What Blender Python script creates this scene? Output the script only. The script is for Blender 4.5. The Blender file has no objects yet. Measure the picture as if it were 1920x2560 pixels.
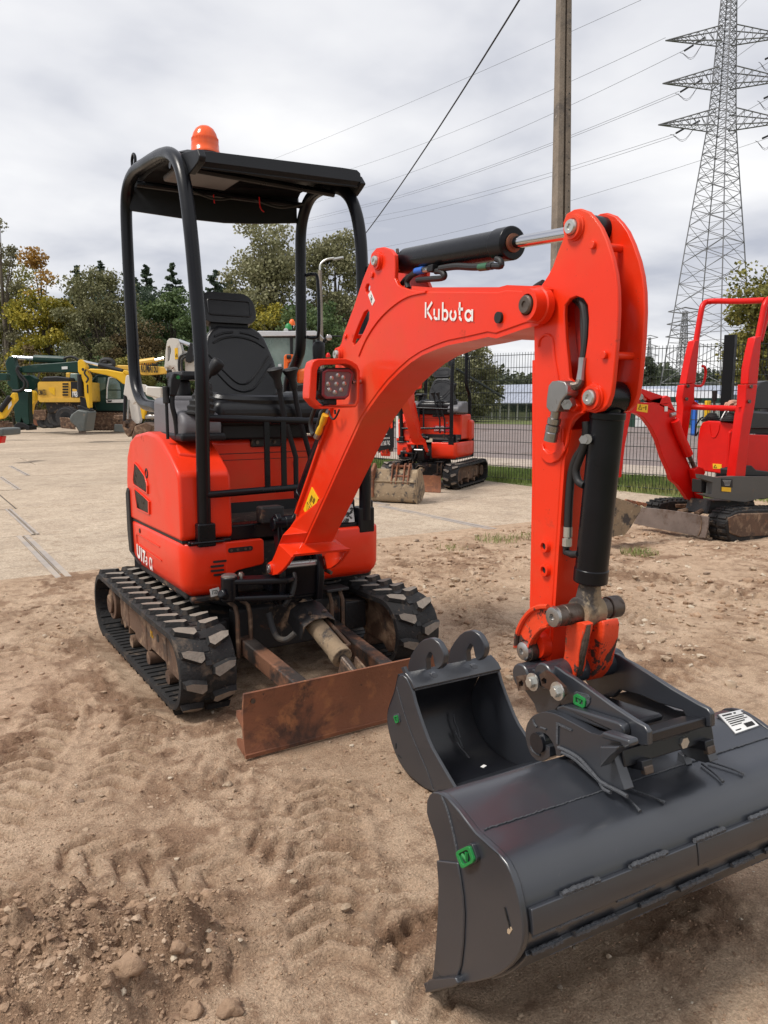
import bpy, bmesh, math, random
import numpy as np
from mathutils import Vector, Matrix, noise
from mathutils.geometry import tessellate_polygon
R = math.radians
sc = bpy.context.scene
col = sc.collection
rnd = random.Random(7)

# ------------------------------------------------------------------ camera
CAM = Vector((-1.486, -3.529, 1.257)); YAW = R(32.38); PITCH = R(8.06); FPX = 1923.0
cf = Vector((math.sin(YAW)*math.cos(PITCH), math.cos(YAW)*math.cos(PITCH), -math.sin(PITCH)))
cr = Vector((math.cos(YAW), -math.sin(YAW), 0.0))
cu = cr.cross(cf)
cd_ = bpy.data.cameras.new('camera'); cam = bpy.data.objects.new('camera', cd_); col.objects.link(cam)
cam.matrix_world = Matrix(((cr.x, cu.x, -cf.x, CAM.x), (cr.y, cu.y, -cf.y, CAM.y), (cr.z, cu.z, -cf.z, CAM.z), (0, 0, 0, 1)))
cd_.sensor_fit = 'VERTICAL'; cd_.sensor_height = 36.0; cd_.lens = FPX/2560*36.0
cd_.clip_start = 0.05; cd_.clip_end = 3000
sc.camera = cam

# ------------------------------------------------------------------ world, sun, exposure
SUN_EL, SUN_AZ = R(56), R(-80)      # azimuth measured from +Y towards +X
w = bpy.data.worlds.new("World"); sc.world = w; w.use_nodes = True
nt = w.node_tree; nt.nodes.clear()
def N(t, **k):
    n = nt.nodes.new(t)
    for a, b in k.items():
        if a.startswith('_'): n.inputs[a[1:]].default_value = b
        else: setattr(n, a, b)
    return n
L = lambda a, b: nt.links.new(a, b)
out = N('ShaderNodeOutputWorld'); bg = N('ShaderNodeBackground')
sky = N('ShaderNodeTexSky', sky_type='NISHITA', sun_disc=False, sun_elevation=SUN_EL, sun_rotation=SUN_AZ)
geo = N('ShaderNodeTexCoord'); sep = N('ShaderNodeSeparateXYZ'); L(geo.outputs['Generated'], sep.inputs[0])
mz = N('ShaderNodeMath', operation='MAXIMUM'); L(sep.outputs[2], mz.inputs[0]); mz.inputs[1].default_value = 0.0
mz2 = N('ShaderNodeMath', operation='ADD'); L(mz.outputs[0], mz2.inputs[0]); mz2.inputs[1].default_value = 0.16
dx = N('ShaderNodeMath', operation='DIVIDE'); L(sep.outputs[0], dx.inputs[0]); L(mz2.outputs[0], dx.inputs[1])
dy = N('ShaderNodeMath', operation='DIVIDE'); L(sep.outputs[1], dy.inputs[0]); L(mz2.outputs[0], dy.inputs[1])
cmb = N('ShaderNodeCombineXYZ'); L(dx.outputs[0], cmb.inputs[0]); L(dy.outputs[0], cmb.inputs[1])
cn = N('ShaderNodeTexNoise', _Scale=0.55, _Detail=5.0, _Roughness=0.45, _Distortion=0.25); L(cmb.outputs[0], cn.inputs['Vector'])
cn2 = N('ShaderNodeTexNoise', _Scale=1.7, _Detail=5.0, _Roughness=0.5, _Distortion=0.2); L(cmb.outputs[0], cn2.inputs['Vector'])
mixn = N('ShaderNodeMix', data_type='FLOAT'); mixn.inputs[0].default_value = 0.33
L(cn.outputs[0], mixn.inputs[2]); L(cn2.outputs[0], mixn.inputs[3])
rp = N('ShaderNodeValToRGB'); L(mixn.outputs[0], rp.inputs[0])
e = rp.color_ramp.elements
e[0].position = 0.41; e[0].color = (3.3, 3.45, 3.95, 1)
e[1].position = 0.64; e[1].color = (7.0, 6.95, 6.9, 1)
m = rp.color_ramp.elements.new(0.5); m.color = (5.15, 5.2, 5.45, 1)
mx = N('ShaderNodeMix', data_type='RGBA'); mx.inputs[0].default_value = 0.96
L(sky.outputs[0], mx.inputs[6]); L(rp.outputs[0], mx.inputs[7])
L(mx.outputs[2], bg.inputs[0]); bg.inputs[1].default_value = 0.1
L(bg.outputs[0], out.inputs[0])
sd = bpy.data.lights.new('sun', 'SUN'); sun = bpy.data.objects.new('sun', sd); col.objects.link(sun)
sd.energy = 2.1; sd.angle = R(16); sd.color = (1.0, 0.95, 0.88)
sv = Vector((math.sin(SUN_AZ)*math.cos(SUN_EL), math.cos(SUN_AZ)*math.cos(SUN_EL), math.sin(SUN_EL)))
sun.rotation_euler = sv.to_track_quat('Z', 'Y').to_euler()
vs = sc.view_settings; vs.view_transform = 'Standard'; vs.look = 'None'; vs.gamma = 1; vs.use_curve_mapping = False
vs.exposure = 0.68

# ------------------------------------------------------------------ helpers
def ray(u, v): return cf + cr*((u-960)/FPX) - cu*((v-1280)/FPX)
def onplane(u, v, n, c):
    d = ray(u, v); return CAM + d*((c-n.dot(CAM))/n.dot(d))
VX, VY, VZ = Vector((1, 0, 0)), Vector((0, 1, 0)), Vector((0, 0, 1))
def PX(u, v, c): return onplane(u, v, VX, c)
def PY(u, v, c): return onplane(u, v, VY, c)
def PZ(u, v, c=0.0): return onplane(u, v, VZ, c)
def PD(u, v, d): return CAM + ray(u, v)*d

class Frame:
    """vertical plane: s along d, z up, w sideways (away from the viewer's side)"""
    def __init__(s, o, d, l=None, n=None):
        s.o = Vector((o[0], o[1], 0)); s.d = Vector(d).normalized(); s.l = Vector(l).normalized() if l else Vector((-s.d.y, s.d.x, 0)); s.n = Vector(n).normalized() if n else s.l
    def at(s, u, v, w=0.0):
        q = s.o+s.l*w; p = onplane(u, v, s.n, s.n.dot(q)); return ((p-q).dot(s.d), p.z)
    def P(s, a, z, w=0.0): return s.o + s.d*a + s.l*w + Vector((0, 0, z))
def depth_frame(D, u=960):
    o = PD(u, 1008, D); o.z = 0
    h = Vector((math.sin(YAW), math.cos(YAW), 0))
    return Frame(o, cr, h)

def zc(ox, oy, s):
    return lambda pts: [(ox+a*s, oy+b*s) for a, b in pts]

class MB:
    def __init__(s): s.v = []; s.f = []; s.m = []; s.mi = 0
    def add(s, vs_, fs):
        b = len(s.v); s.v += [tuple(x) for x in vs_]; s.f += [tuple(i+b for i in f) for f in fs]; s.m += [s.mi]*len(fs); return s
    def box(s, c, size, rot=None):
        c = Vector(c); hx, hy, hz = size[0]/2, size[1]/2, size[2]/2
        vs_ = [Vector((x*hx, y*hy, z*hz)) for x in (-1, 1) for y in (-1, 1) for z in (-1, 1)]
        if rot is not None: vs_ = [rot @ v for v in vs_]
        return s.add([v+c for v in vs_], [(0, 1, 3, 2), (4, 6, 7, 5), (0, 4, 5, 1), (2, 3, 7, 6), (0, 2, 6, 4), (1, 5, 7, 3)])
    def bb(s, x0, x1, y0, y1, z0, z1): return s.box(((x0+x1)/2, (y0+y1)/2, (z0+z1)/2), (abs(x1-x0), abs(y1-y0), abs(z1-z0)))
    def cyl(s, a, b, r, r2=None, seg=20, caps=True):
        a, b = Vector(a), Vector(b); r2 = r if r2 is None else r2
        z = (b-a).normalized(); t = Vector((0, 0, 1)) if abs(z.z) < .9 else Vector((1, 0, 0))
        x = z.cross(t).normalized(); y = z.cross(x)
        vs_ = []
        for i in range(seg):
            an = 2*math.pi*i/seg; d = x*math.cos(an)+y*math.sin(an)
            vs_ += [a+d*r, b+d*r2]
        fs = [(2*i, 2*((i+1) % seg), 2*((i+1) % seg)+1, 2*i+1) for i in range(seg)]
        if caps: fs += [tuple(2*i for i in range(seg))[::-1], tuple(2*i+1 for i in range(seg))]
        return s.add(vs_, fs)
    def lathe(s, a, axis, prof, seg=24, sx=1, sy=1):
        a = Vector(a); z = Vector(axis).normalized(); t = Vector((0, 0, 1)) if abs(z.z) < .9 else Vector((1, 0, 0))
        x = z.cross(t).normalized(); y = z.cross(x); vs_ = []
        for r, h in prof:
            for i in range(seg):
                an = 2*math.pi*i/seg; vs_.append(a+z*h+x*(math.cos(an)*r*sx)+y*(math.sin(an)*r*sy))
        n = len(prof); fs = []
        for j in range(n-1):
            for i in range(seg):
                fs.append((j*seg+i, j*seg+(i+1) % seg, (j+1)*seg+(i+1) % seg, (j+1)*seg+i))
        fs.append(tuple(range(seg))[::-1]); fs.append(tuple((n-1)*seg+i for i in range(seg)))
        return s.add(vs_, fs)
    def tube(s, pts, r, seg=10, smooth=0, caps=True, sq=False):
        pts = [Vector(p) for p in pts]
        if smooth:
            q = []
            n = len(pts)
            for i in range(n-1):
                p0, p1, p2, p3 = pts[max(i-1, 0)], pts[i], pts[i+1], pts[min(i+2, n-1)]
                for k in range(smooth):
                    t = k/smooth
                    q.append(0.5*((2*p1)+(p2-p0)*t+(2*p0-5*p1+4*p2-p3)*t*t+(-p0+3*p1-3*p2+p3)*t**3))
            q.append(pts[-1]); pts = q
        rs = r if isinstance(r, (list, tuple)) else [r]*len(pts)
        if len(rs) != len(pts): rs = [rs[min(int(i*len(rs)/len(pts)), len(rs)-1)] for i in range(len(pts))]
        vs_ = []; up = None
        for i, p in enumerate(pts):
            t = (pts[min(i+1, len(pts)-1)]-pts[max(i-1, 0)]).normalized()
            if up is None:
                up = Vector((0, 0, 1)) if abs(t.z) < .9 else Vector((0, 1, 0))
            x = t.cross(up).normalized(); y = x.cross(t).normalized(); up = y
            for k in range(seg):
                an = 2*math.pi*(k+.5)/seg; vs_.append(p+(x*math.cos(an)+y*math.sin(an))*rs[i])
        n = len(pts)
        fs = [(j*seg+k, j*seg+(k+1) % seg, (j+1)*seg+(k+1) % seg, (j+1)*seg+k) for j in range(n-1) for k in range(seg)]
        if caps: fs += [tuple(range(seg))[::-1], tuple((n-1)*seg+k for k in range(seg))]
        return s.add(vs_, fs)
    def loops(s, A, B, holes=()):
        """solid between two matching outlines A,B (lists of 3D points); holes = [(Ah,Bh),...]"""
        A = [Vector(p) for p in A]; B = [Vector(p) for p in B]
        H = [([Vector(p) for p in a], [Vector(p) for p in b]) for a, b in holes]
        allA = [A]+[h[0] for h in H]; allB = [B]+[h[1] for h in H]
        tri = tessellate_polygon(allA)
        fa = [p for l_ in allA for p in l_]; fb = [p for l_ in allB for p in l_]
        n = len(fa); c = sum(A, Vector())/len(A); cb = sum(B, Vector())/len(B); dirn = c-cb
        fs = []
        for t in tri:
            nn = (fa[t[1]]-fa[t[0]]).cross(fa[t[2]]-fa[t[0]])
            t2 = t if nn.dot(dirn) > 0 else (t[0], t[2], t[1])
            fs.append(tuple(t2)); fs.append(tuple(i+n for i in (t2[0], t2[2], t2[1])))
        o = 0
        for l_ in allA:
            k = len(l_)
            for i in range(k):
                fs.append((o+i, o+(i+1) % k, n+o+(i+1) % k, n+o+i))
            o += k
        return s.add(fa+fb, fs)
    def plate(s, fr, pts, w0, w1, holes=(), atw=None):
        """outline given as photo points, read at the w0 side of frame fr"""
        aw = w0 if atw is None else atw
        sz = [fr.at(u, v, aw) for u, v in pts]
        hs = [[fr.at(u, v, aw) for u, v in h] for h in holes]
        return s.splate(fr, sz, w0, w1, hs)
    def splate(s, fr, sz, w0, w1, hs=()):
        f = lambda l_, w_: [fr.P(a, z, w_) for a, z in l_]
        return s.loops(f(sz, w0), f(sz, w1), [(f(h, w0), f(h, w1)) for h in hs])
    def ribbon(s, pts, width, o, x, y, nrm, t=.002):
        """flat stroke through 2D pts drawn in plane (x,y) at o"""
        n = len(pts); Lf = []; Rt = []
        for i in range(n):
            a = Vector(pts[max(i-1, 0)]); b = Vector(pts[min(i+1, n-1)]); d = (b-a).normalized(); q = Vector((-d.y, d.x))*width/2
            p = Vector(pts[i]); Lf.append(p+q); Rt.append(p-q)
        loop = Lf+Rt[::-1]
        A = [o+x*p.x+y*p.y+nrm*t for p in loop]; B = [o+x*p.x+y*p.y for p in loop]
        vs_ = A+B; fs = []
        for i in range(n-1): fs.append((i, i+1, 2*n-2-i, 2*n-1-i))
        k = 2*n
        for i in range(k): fs.append((i, (i+1) % k, k+(i+1) % k, k+i))
        return s.add(vs_, fs)

def finish(me, smooth_angle=35, recalc=True):
    bm = bmesh.new(); bm.from_mesh(me)
    if recalc: bmesh.ops.recalc_face_normals(bm, faces=bm.faces)
    ca = math.cos(R(smooth_angle))
    for f in bm.faces: f.smooth = True
    for ed in bm.edges:
        if len(ed.link_faces) == 2:
            ed.smooth = ed.link_faces[0].normal.dot(ed.link_faces[1].normal) > ca
        else: ed.smooth = False
    bm.to_mesh(me); bm.free()

def obj(name, mb, mat, parent=None, bevel=0, seg=2, smooth=35, sub=0, kind=None):
    me = bpy.data.meshes.new(name); me.from_pydata(mb.v, [], mb.f)
    mats = mat if isinstance(mat, (list, tuple)) else [mat]
    for m_ in mats: me.materials.append(m_)
    if len(mats) > 1: me.polygons.foreach_set('material_index', mb.m)
    finish(me, smooth)
    o = bpy.data.objects.new(name, me); col.objects.link(o)
    if parent is not None: o.parent = parent
    if bevel:
        b = o.modifiers.new('bevel', 'BEVEL'); b.width = bevel; b.segments = seg; b.limit_method = 'ANGLE'; b.angle_limit = R(40); b.harden_normals = False
        b.use_clamp_overlap = True
        if seg > 1:
            wn = o.modifiers.new('wn', 'WEIGHTED_NORMAL'); wn.keep_sharp = True
    if sub:
        b = o.modifiers.new('sub', 'SUBSURF'); b.levels = sub; b.render_levels = sub
    if kind: o['kind'] = kind
    return o
def thing(name, label, cat, loc=(0, 0, 0), group=None):
    o = bpy.data.objects.new(name, None); col.objects.link(o); o.location = loc; o.empty_display_size = .2
    o['label'] = label; o['category'] = cat
    if group: o['group'] = group
    return o
def tag(o, label, cat, group=None):
    o['label'] = label; o['category'] = cat
    if group: o['group'] = group
    return o
class TH:
    """a thing whose parts are written in world coordinates"""
    def __init__(s, name, label, cat, loc=(0, 0, 0), group=None):
        s.e = thing(name, label, cat, loc, group); s.loc = Vector(loc)
    def part(s, name, mb, mat, parent=None, **k):
        o = obj(name, mb, mat, None, **k)
        if parent is None:
            o.parent = s.e
            if s.loc.length > 0: o.data.transform(Matrix.Translation(-s.loc))
        else:
            o.parent = parent
            if s.loc.length > 0: o.data.transform(Matrix.Translation(-s.loc))
        return o

def text_mb(txt, o, x, y, h, bold=0.0, depth=.001, align='LEFT', stretch=1.0, spacing=1.0):
    cu_ = bpy.data.curves.new('t', 'FONT'); cu_.body = txt; cu_.size = 1; cu_.extrude = .01; cu_.offset = bold; cu_.align_x = align; cu_.resolution_u = 3; cu_.space_character = spacing
    ob = bpy.data.objects.new('t', cu_); col.objects.link(ob)
    dg = bpy.context.evaluated_depsgraph_get(); me = bpy.data.meshes.new_from_object(ob.evaluated_get(dg))
    bpy.data.objects.remove(ob); k = h/.7; n = x.cross(y)
    mb = MB(); mb.add([o+x*(v.co.x*k*stretch)+y*(v.co.y*k)+n*(v.co.z/.01*depth) for v in me.vertices], [tuple(p.vertices) for p in me.polygons])
    bpy.data.meshes.remove(me); bpy.data.curves.remove(cu_); return mb

# ------------------------------------------------------------------ materials
def material(name, base, rough=.5, metal=0.0, spots=None, bump=0.0, bscale=60, var=.08, vscale=6, coat=0.0, rvar=.15, spec=.5, alpha=1, trans=0, coord='Object'):
    """spots: list of (color, scale, threshold, softness[, detail]) : blotches of another colour (dirt, wear, rust)"""
    m_ = bpy.data.materials.new(name); m_.use_nodes = True; t = m_.node_tree; t.nodes.clear()
    def n(ty, **k):
        q = t.nodes.new(ty)
        for a, b in k.items():
            if a.startswith('_'): q.inputs[a[1:].replace('_', ' ')].default_value = b
            else: setattr(q, a, b)
        return q
    l_ = t.links.new
    o = n('ShaderNodeOutputMaterial'); p = n('ShaderNodeBsdfPrincipled'); l_(p.outputs[0], o.inputs[0])
    tc = n('ShaderNodeTexCoord'); cs = tc.outputs[coord]
    nz = n('ShaderNodeTexNoise', _Scale=vscale, _Detail=6.0, _Roughness=.6); l_(cs, nz.inputs['Vector'])
    mr = n('ShaderNodeMapRange'); l_(nz.outputs[0], mr.inputs[0]); mr.inputs[1].default_value = .3; mr.inputs[2].default_value = .7
    mr.inputs[3].default_value = 1-var; mr.inputs[4].default_value = 1+var
    mul = n('ShaderNodeMix', data_type='RGBA', blend_type='MULTIPLY'); mul.inputs[0].default_value = 1
    mul.inputs[6].default_value = (*base, 1)
    cc = n('ShaderNodeCombineColor'); [l_(mr.outputs[0], cc.inputs[i]) for i in range(3)]; l_(cc.outputs[0], mul.inputs[7])
    c = mul.outputs[2]; rv = None
    rm = n('ShaderNodeMapRange'); l_(nz.outputs[0], rm.inputs[0]); rm.inputs[1].default_value = .3; rm.inputs[2].default_value = .7
    rm.inputs[3].default_value = max(rough-rvar*.5, .02); rm.inputs[4].default_value = min(rough+rvar*.5, 1); rv = rm.outputs[0]
    for i, sp in enumerate(spots or []):
        colr, s_, th, so = sp[:4]; det = sp[4] if len(sp) > 4 else 8
        z = n('ShaderNodeTexNoise', _Scale=s_, _Detail=float(det), _Roughness=.65, _Distortion=.3)
        mp = n('ShaderNodeMapping'); mp.inputs[1].default_value = (3.1*i+1.7, 5.3*i, 2.2*i); l_(cs, mp.inputs[0]); l_(mp.outputs[0], z.inputs['Vector'])
        q = n('ShaderNodeMapRange'); l_(z.outputs[0], q.inputs[0]); q.inputs[1].default_value = th; q.inputs[2].default_value = th+so
        x = n('ShaderNodeMix', data_type='RGBA'); l_(q.outputs[0], x.inputs[0]); l_(c, x.inputs[6]); x.inputs[7].default_value = (*colr, 1); c = x.outputs[2]
        y = n('ShaderNodeMix', data_type='FLOAT'); l_(q.outputs[0], y.inputs[0]); l_(rv, y.inputs[2]); y.inputs[3].default_value = .85; rv = y.outputs[0]
    l_(c, p.inputs['Base Color']); l_(rv, p.inputs['Roughness'])
    p.inputs['Metallic'].default_value = metal; p.inputs['Specular IOR Level'].default_value = spec
    if coat: p.inputs['Coat Weight'].default_value = coat; p.inputs['Coat Roughness'].default_value = .10
    if trans: p.inputs['Transmission Weight'].default_value = trans
    if bump:
        b = n('ShaderNodeBump'); b.inputs['Strength'].default_value = bump; b.inputs['Distance'].default_value = .01
        z = n('ShaderNodeTexNoise', _Scale=bscale, _Detail=8.0, _Roughness=.6); l_(cs, z.inputs['Vector']); l_(z.outputs[0], b.inputs['Height']); l_(b.outputs[0], p.inputs['Normal'])
    return m_
DUST = (.33, .22, .14)
M = {}
M['orange'] = material('orange_paint', (.76, .030, .004), .38, coat=.14, spots=[((.66, .085, .03), 2.2, .5, .35, 4), ((.42, .04, .015), 9, .68, .1), ((.30, .05, .03), 130, .70, .03, 3), ((.20, .035, .02), 3.5, .66, .05, 9), ((.55, .16, .07), 30, .74, .04)], var=.07, vscale=3, spec=.35, bump=.04, bscale=25, rvar=.2)
M['orangew'] = material('worn_orange_paint', (.68, .05, .01), .45, spots=[((.05, .025, .018), 16, .56, .03), ((.16, .11, .07), 34, .62, .04)], var=.1, bump=.25, bscale=60)
M['black'] = material('black_paint', (.0045, .005, .0075), .30, spots=[((.018, .016, .015), 14, .68, .12)], var=.2, rvar=.16, bump=.03, spec=.28)
M['blackw'] = material('worn_black_frame_paint', (.014, .013, .014), .6, spots=[(DUST, 7, .55, .12), ((.10, .045, .025), 12, .6, .08), ((.26, .2, .14), 40, .68, .04)], var=.3, bump=.3, bscale=80)
M['bucket'] = material('new_anthracite_paint', (.026, .029, .036), .34, coat=.2, spec=.8, spots=[((.2, .16, .13), 25, .76, .03), ((.09, .085, .085), 8, .66, .1)], var=.15, rvar=.12, bump=.02, bscale=40, vscale=3)
M['bucketi'] = material('new_black_paint', (.012, .013, .017), .33, spec=.5, var=.15, rvar=.12, bump=.05, bscale=20, vscale=3)
M['weld'] = material('painted_weld_bead', (.06, .064, .073), .5, var=.3, bump=.6, bscale=180)
M['rubber'] = material('track_rubber', (.020, .0195, .020), .72, spec=.3, spots=[((.15, .11, .08), 9, .55, .18), ((.2, .15, .11), 45, .64, .1)], var=.3, bump=.5, bscale=90)
M['lugtop'] = material('worn_lug_face', (.25, .215, .18), .9, spots=[((.06, .05, .045), 38, .6, .08), ((.33, .28, .23), 14, .5, .2)], var=.2, bump=.5, bscale=120)
M['rust'] = material('rusty_steel', (.21, .080, .040), .72, spots=[((.07, .036, .026), 4, .53, .10), ((.34, .14, .06), 9, .54, .12), ((.36, .27, .2), 5, .66, .05), ((.03, .025, .025), 26, .66, .05), ((.3, .17, .1), 60, .66, .05)], var=.25, bump=.35, bscale=90, vscale=4)
M['rustf'] = material('dusty_rusty_frame', (.11, .062, .038), .8, spots=[((.03, .025, .022), 6, .55, .12), (DUST, 10, .5, .18), ((.2, .08, .04), 14, .6, .1)], var=.3, bump=.4, bscale=80)
M['muddy'] = material('mud_caked_steel', (.26, .19, .12), .88, spots=[((.06, .05, .045), 8, .52, .08), ((.42, .33, .22), 13, .56, .1)], var=.2, bump=.6, bscale=50)
M['steel'] = material('bare_steel', (.36, .35, .34), .34, metal=.9, spots=[((.12, .10, .09), 30, .6, .1)], var=.15)
M['dsteel'] = material('dark_worn_steel', (.12, .095, .08), .42, metal=.7, spots=[((.05, .03, .02), 14, .52, .1), ((.3, .26, .22), 24, .64, .1)], var=.25, bump=.2)
M['chrome'] = material('chrome_rod', (.62, .62, .64), .1, metal=1, var=.03)
M['zinc'] = material('zinc_bolt', (.55, .55, .52), .35, metal=.8, var=.1)
M['vinyl'] = material('black_vinyl_seat', (.006, .006, .008), .34, spec=.5, var=.2, bump=.12, bscale=260, vscale=8)
M['plastic'] = material('grey_plastic', (.13, .125, .135), .55, spots=[((.14, .12, .11), 12, .6, .2)], var=.08, bump=.1, bscale=300)
M['dplastic'] = material('dark_plastic', (.012, .012, .014), .5, spec=.3, var=.1, bump=.1, bscale=200)
M['rubberb'] = material('black_rubber', (.012, .012, .013), .6, var=.2)
M['roof'] = material('canopy_roof_plastic', (.010, .011, .014), .5, spec=.3, var=.12, bump=.15, bscale=180)
M['mesh'] = material('black_grille', (.012, .012, .012), .6)
M['mat'] = material('rubber_floor_mat', (.06, .05, .045), .8, spots=[(DUST, 20, .52, .2)], var=.2)
M['beacon'] = material('orange_beacon_lens', (.88, .10, .007), .22, coat=.2, var=.03)
M['lens'] = material('lamp_lens', (.35, .3, .3), .12, var=.05, coat=1)
M['led'] = material('led_reflector', (.42, .39, .38), .12, metal=.7, var=.02)
M['white'] = material('white_paint', (.75, .75, .73), .5, var=.04)
M['whitev'] = material('white_vinyl', (.8, .78, .76), .45, spots=[((.5, .3, .25), 60, .68, .05)], var=.04)
M['yellow'] = material('yellow_sticker', (.80, .46, .01), .45, spots=[((.5, .3, .1), 40, .7, .05)], var=.04)
M['ink'] = material('black_ink', (.015, .015, .015), .6)
M['green'] = material('green_badge', (.012, .20, .045), .45, var=.1)
M['ytape'] = material('yellow_tape', (.75, .42, .02), .5, var=.1)
M['blue'] = material('blue_band', (.02, .12, .5), .5)
M['red'] = material('red_paint', (.62, .006, .003), .36, spec=.3, spots=[((.42, .015, .012), 9, .66, .1)], var=.08, bump=.04, rvar=.15)
M['rgrey'] = material('grey_machine_body', (.075, .073, .07), .5, spots=[((.16, .12, .09), 10, .6, .15)], var=.12)
M['exY'] = material('excavator_yellow', (.66, .39, .05), .5, spots=[((.36, .2, .06), 2.4, .6, .12), ((.1, .06, .03), 6, .7, .05)], var=.12, vscale=1.5)
M['exY2'] = material('bright_yellow_paint', (.72, .42, .008), .45, spots=[((.4, .25, .04), 3, .64, .1)], var=.1, vscale=2)
M['exG'] = material('dark_green_paint', (.005, .034, .026), .42, spec=.35, spots=[((.03, .06, .05), 3, .6, .15)], var=.15, vscale=2)
M['exW'] = material('dirty_white_paint', (.6, .57, .52), .5, spots=[((.3, .22, .15), 4, .58, .12), ((.16, .07, .04), 9, .68, .05)], var=.1, vscale=3)
M['exO'] = material('bright_orange_paint', (.75, .13, .01), .45, var=.08)
M['glassd'] = material('cab_glass', (.10, .16, .14), .08, spots=[((.2, .27, .25), 1.4, .5, .2)], var=.2, spec=.8)
M['silver'] = material('silver_roof', (.55, .56, .58), .35, metal=.3, var=.06)
M['bgrey'] = material('grey_green_bucket', (.085, .095, .09), .5, spots=[((.18, .15, .12), 5, .6, .1)], var=.15)
M['tyre'] = material('tyre_rubber', (.03, .03, .032), .8, spots=[((.1, .08, .06), 4, .55, .2)], bump=.4, bscale=30)
# ------------------------------------------------------------------ ground
def vnoise(x, y, seed):
    rs = np.random.RandomState(seed); T = rs.rand(256, 256)
    xi = np.floor(x).astype(int); yi = np.floor(y).astype(int); fx = x-xi; fy = y-yi
    fx = fx*fx*(3-2*fx); fy = fy*fy*(3-2*fy)
    a = T[xi % 256, yi % 256]; b = T[(xi+1) % 256, yi % 256]; c = T[xi % 256, (yi+1) % 256]; d = T[(xi+1) % 256, (yi+1) % 256]
    return (a*(1-fx)+b*fx)*(1-fy)+(c*(1-fx)+d*fx)*fy-.5
def fbm(x, y, s, o=5, g=.5, seed=1):
    r = 0; a = 1; f = s
    for i in range(o): r = r+a*vnoise(x*f+i*17.3, y*f+i*9.1, seed+i); a *= g; f *= 2.03
    return r
def seg_coord(x, y, a, b):
    a = np.array(a[:2]); b = np.array(b[:2]); d = b-a; Ln = np.linalg.norm(d); d = d/Ln
    return (x-a[0])*d[0]+(y-a[1])*d[1], (x-a[0])*-d[1]+(y-a[1])*d[0], Ln
MOUND = PZ(175, 2440)
def sstep(x): x = np.clip(x, 0, 1); return x*x*(3-2*x)
STRIPS = [  # two ground points from the photo, half width, pitch, depth, slant, seed
    ((250, 2010), (455, 1660), .10, .085, .020, .5, 3), ((850, 2560), (810, 1950), .11, .075, .016, .6, 5), ((0, 2420), (60, 2180), .13, .10, .022, -.4, 6), ((-40, 2100), (190, 1700), .11, .085, .012, .6, 7),
    ((560, 2190), (150, 2130), .10, .09, .012, .8, 8), ((1290, 1640), (1080, 1420), .16, .08, .014, .7, 9), ((1500, 1420), (1900, 1500), .16, .09, .018, .5, 12), ((1650, 1560), (1420, 1470), .16, .08, .012, .8, 13),
    ((1250, 1480), (1000, 1400), .14, .08, .012, -.7, 14), ((1650, 1700), (1900, 1560), .12, .09, .010, .6, 15), ((60, 1640), (220, 1500), .14, .1, .010, .7, 16), ((700, 2050), (430, 1900), .10, .085, .012, -.8, 18), ((1050, 2330), (650, 2060), .11, .085, .009, .8, 21),
    ((1150, 2530), (1000, 2330), .10, .085, .012, .8, 23), ((620, 2420), (330, 2260), .11, .09, .008, .9, 24)]
_strips = [(PZ(*a), PZ(*b), *r) for a, b, *r in STRIPS]
PIT = (PZ(965, 2360), PZ(1085, 2300))
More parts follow.
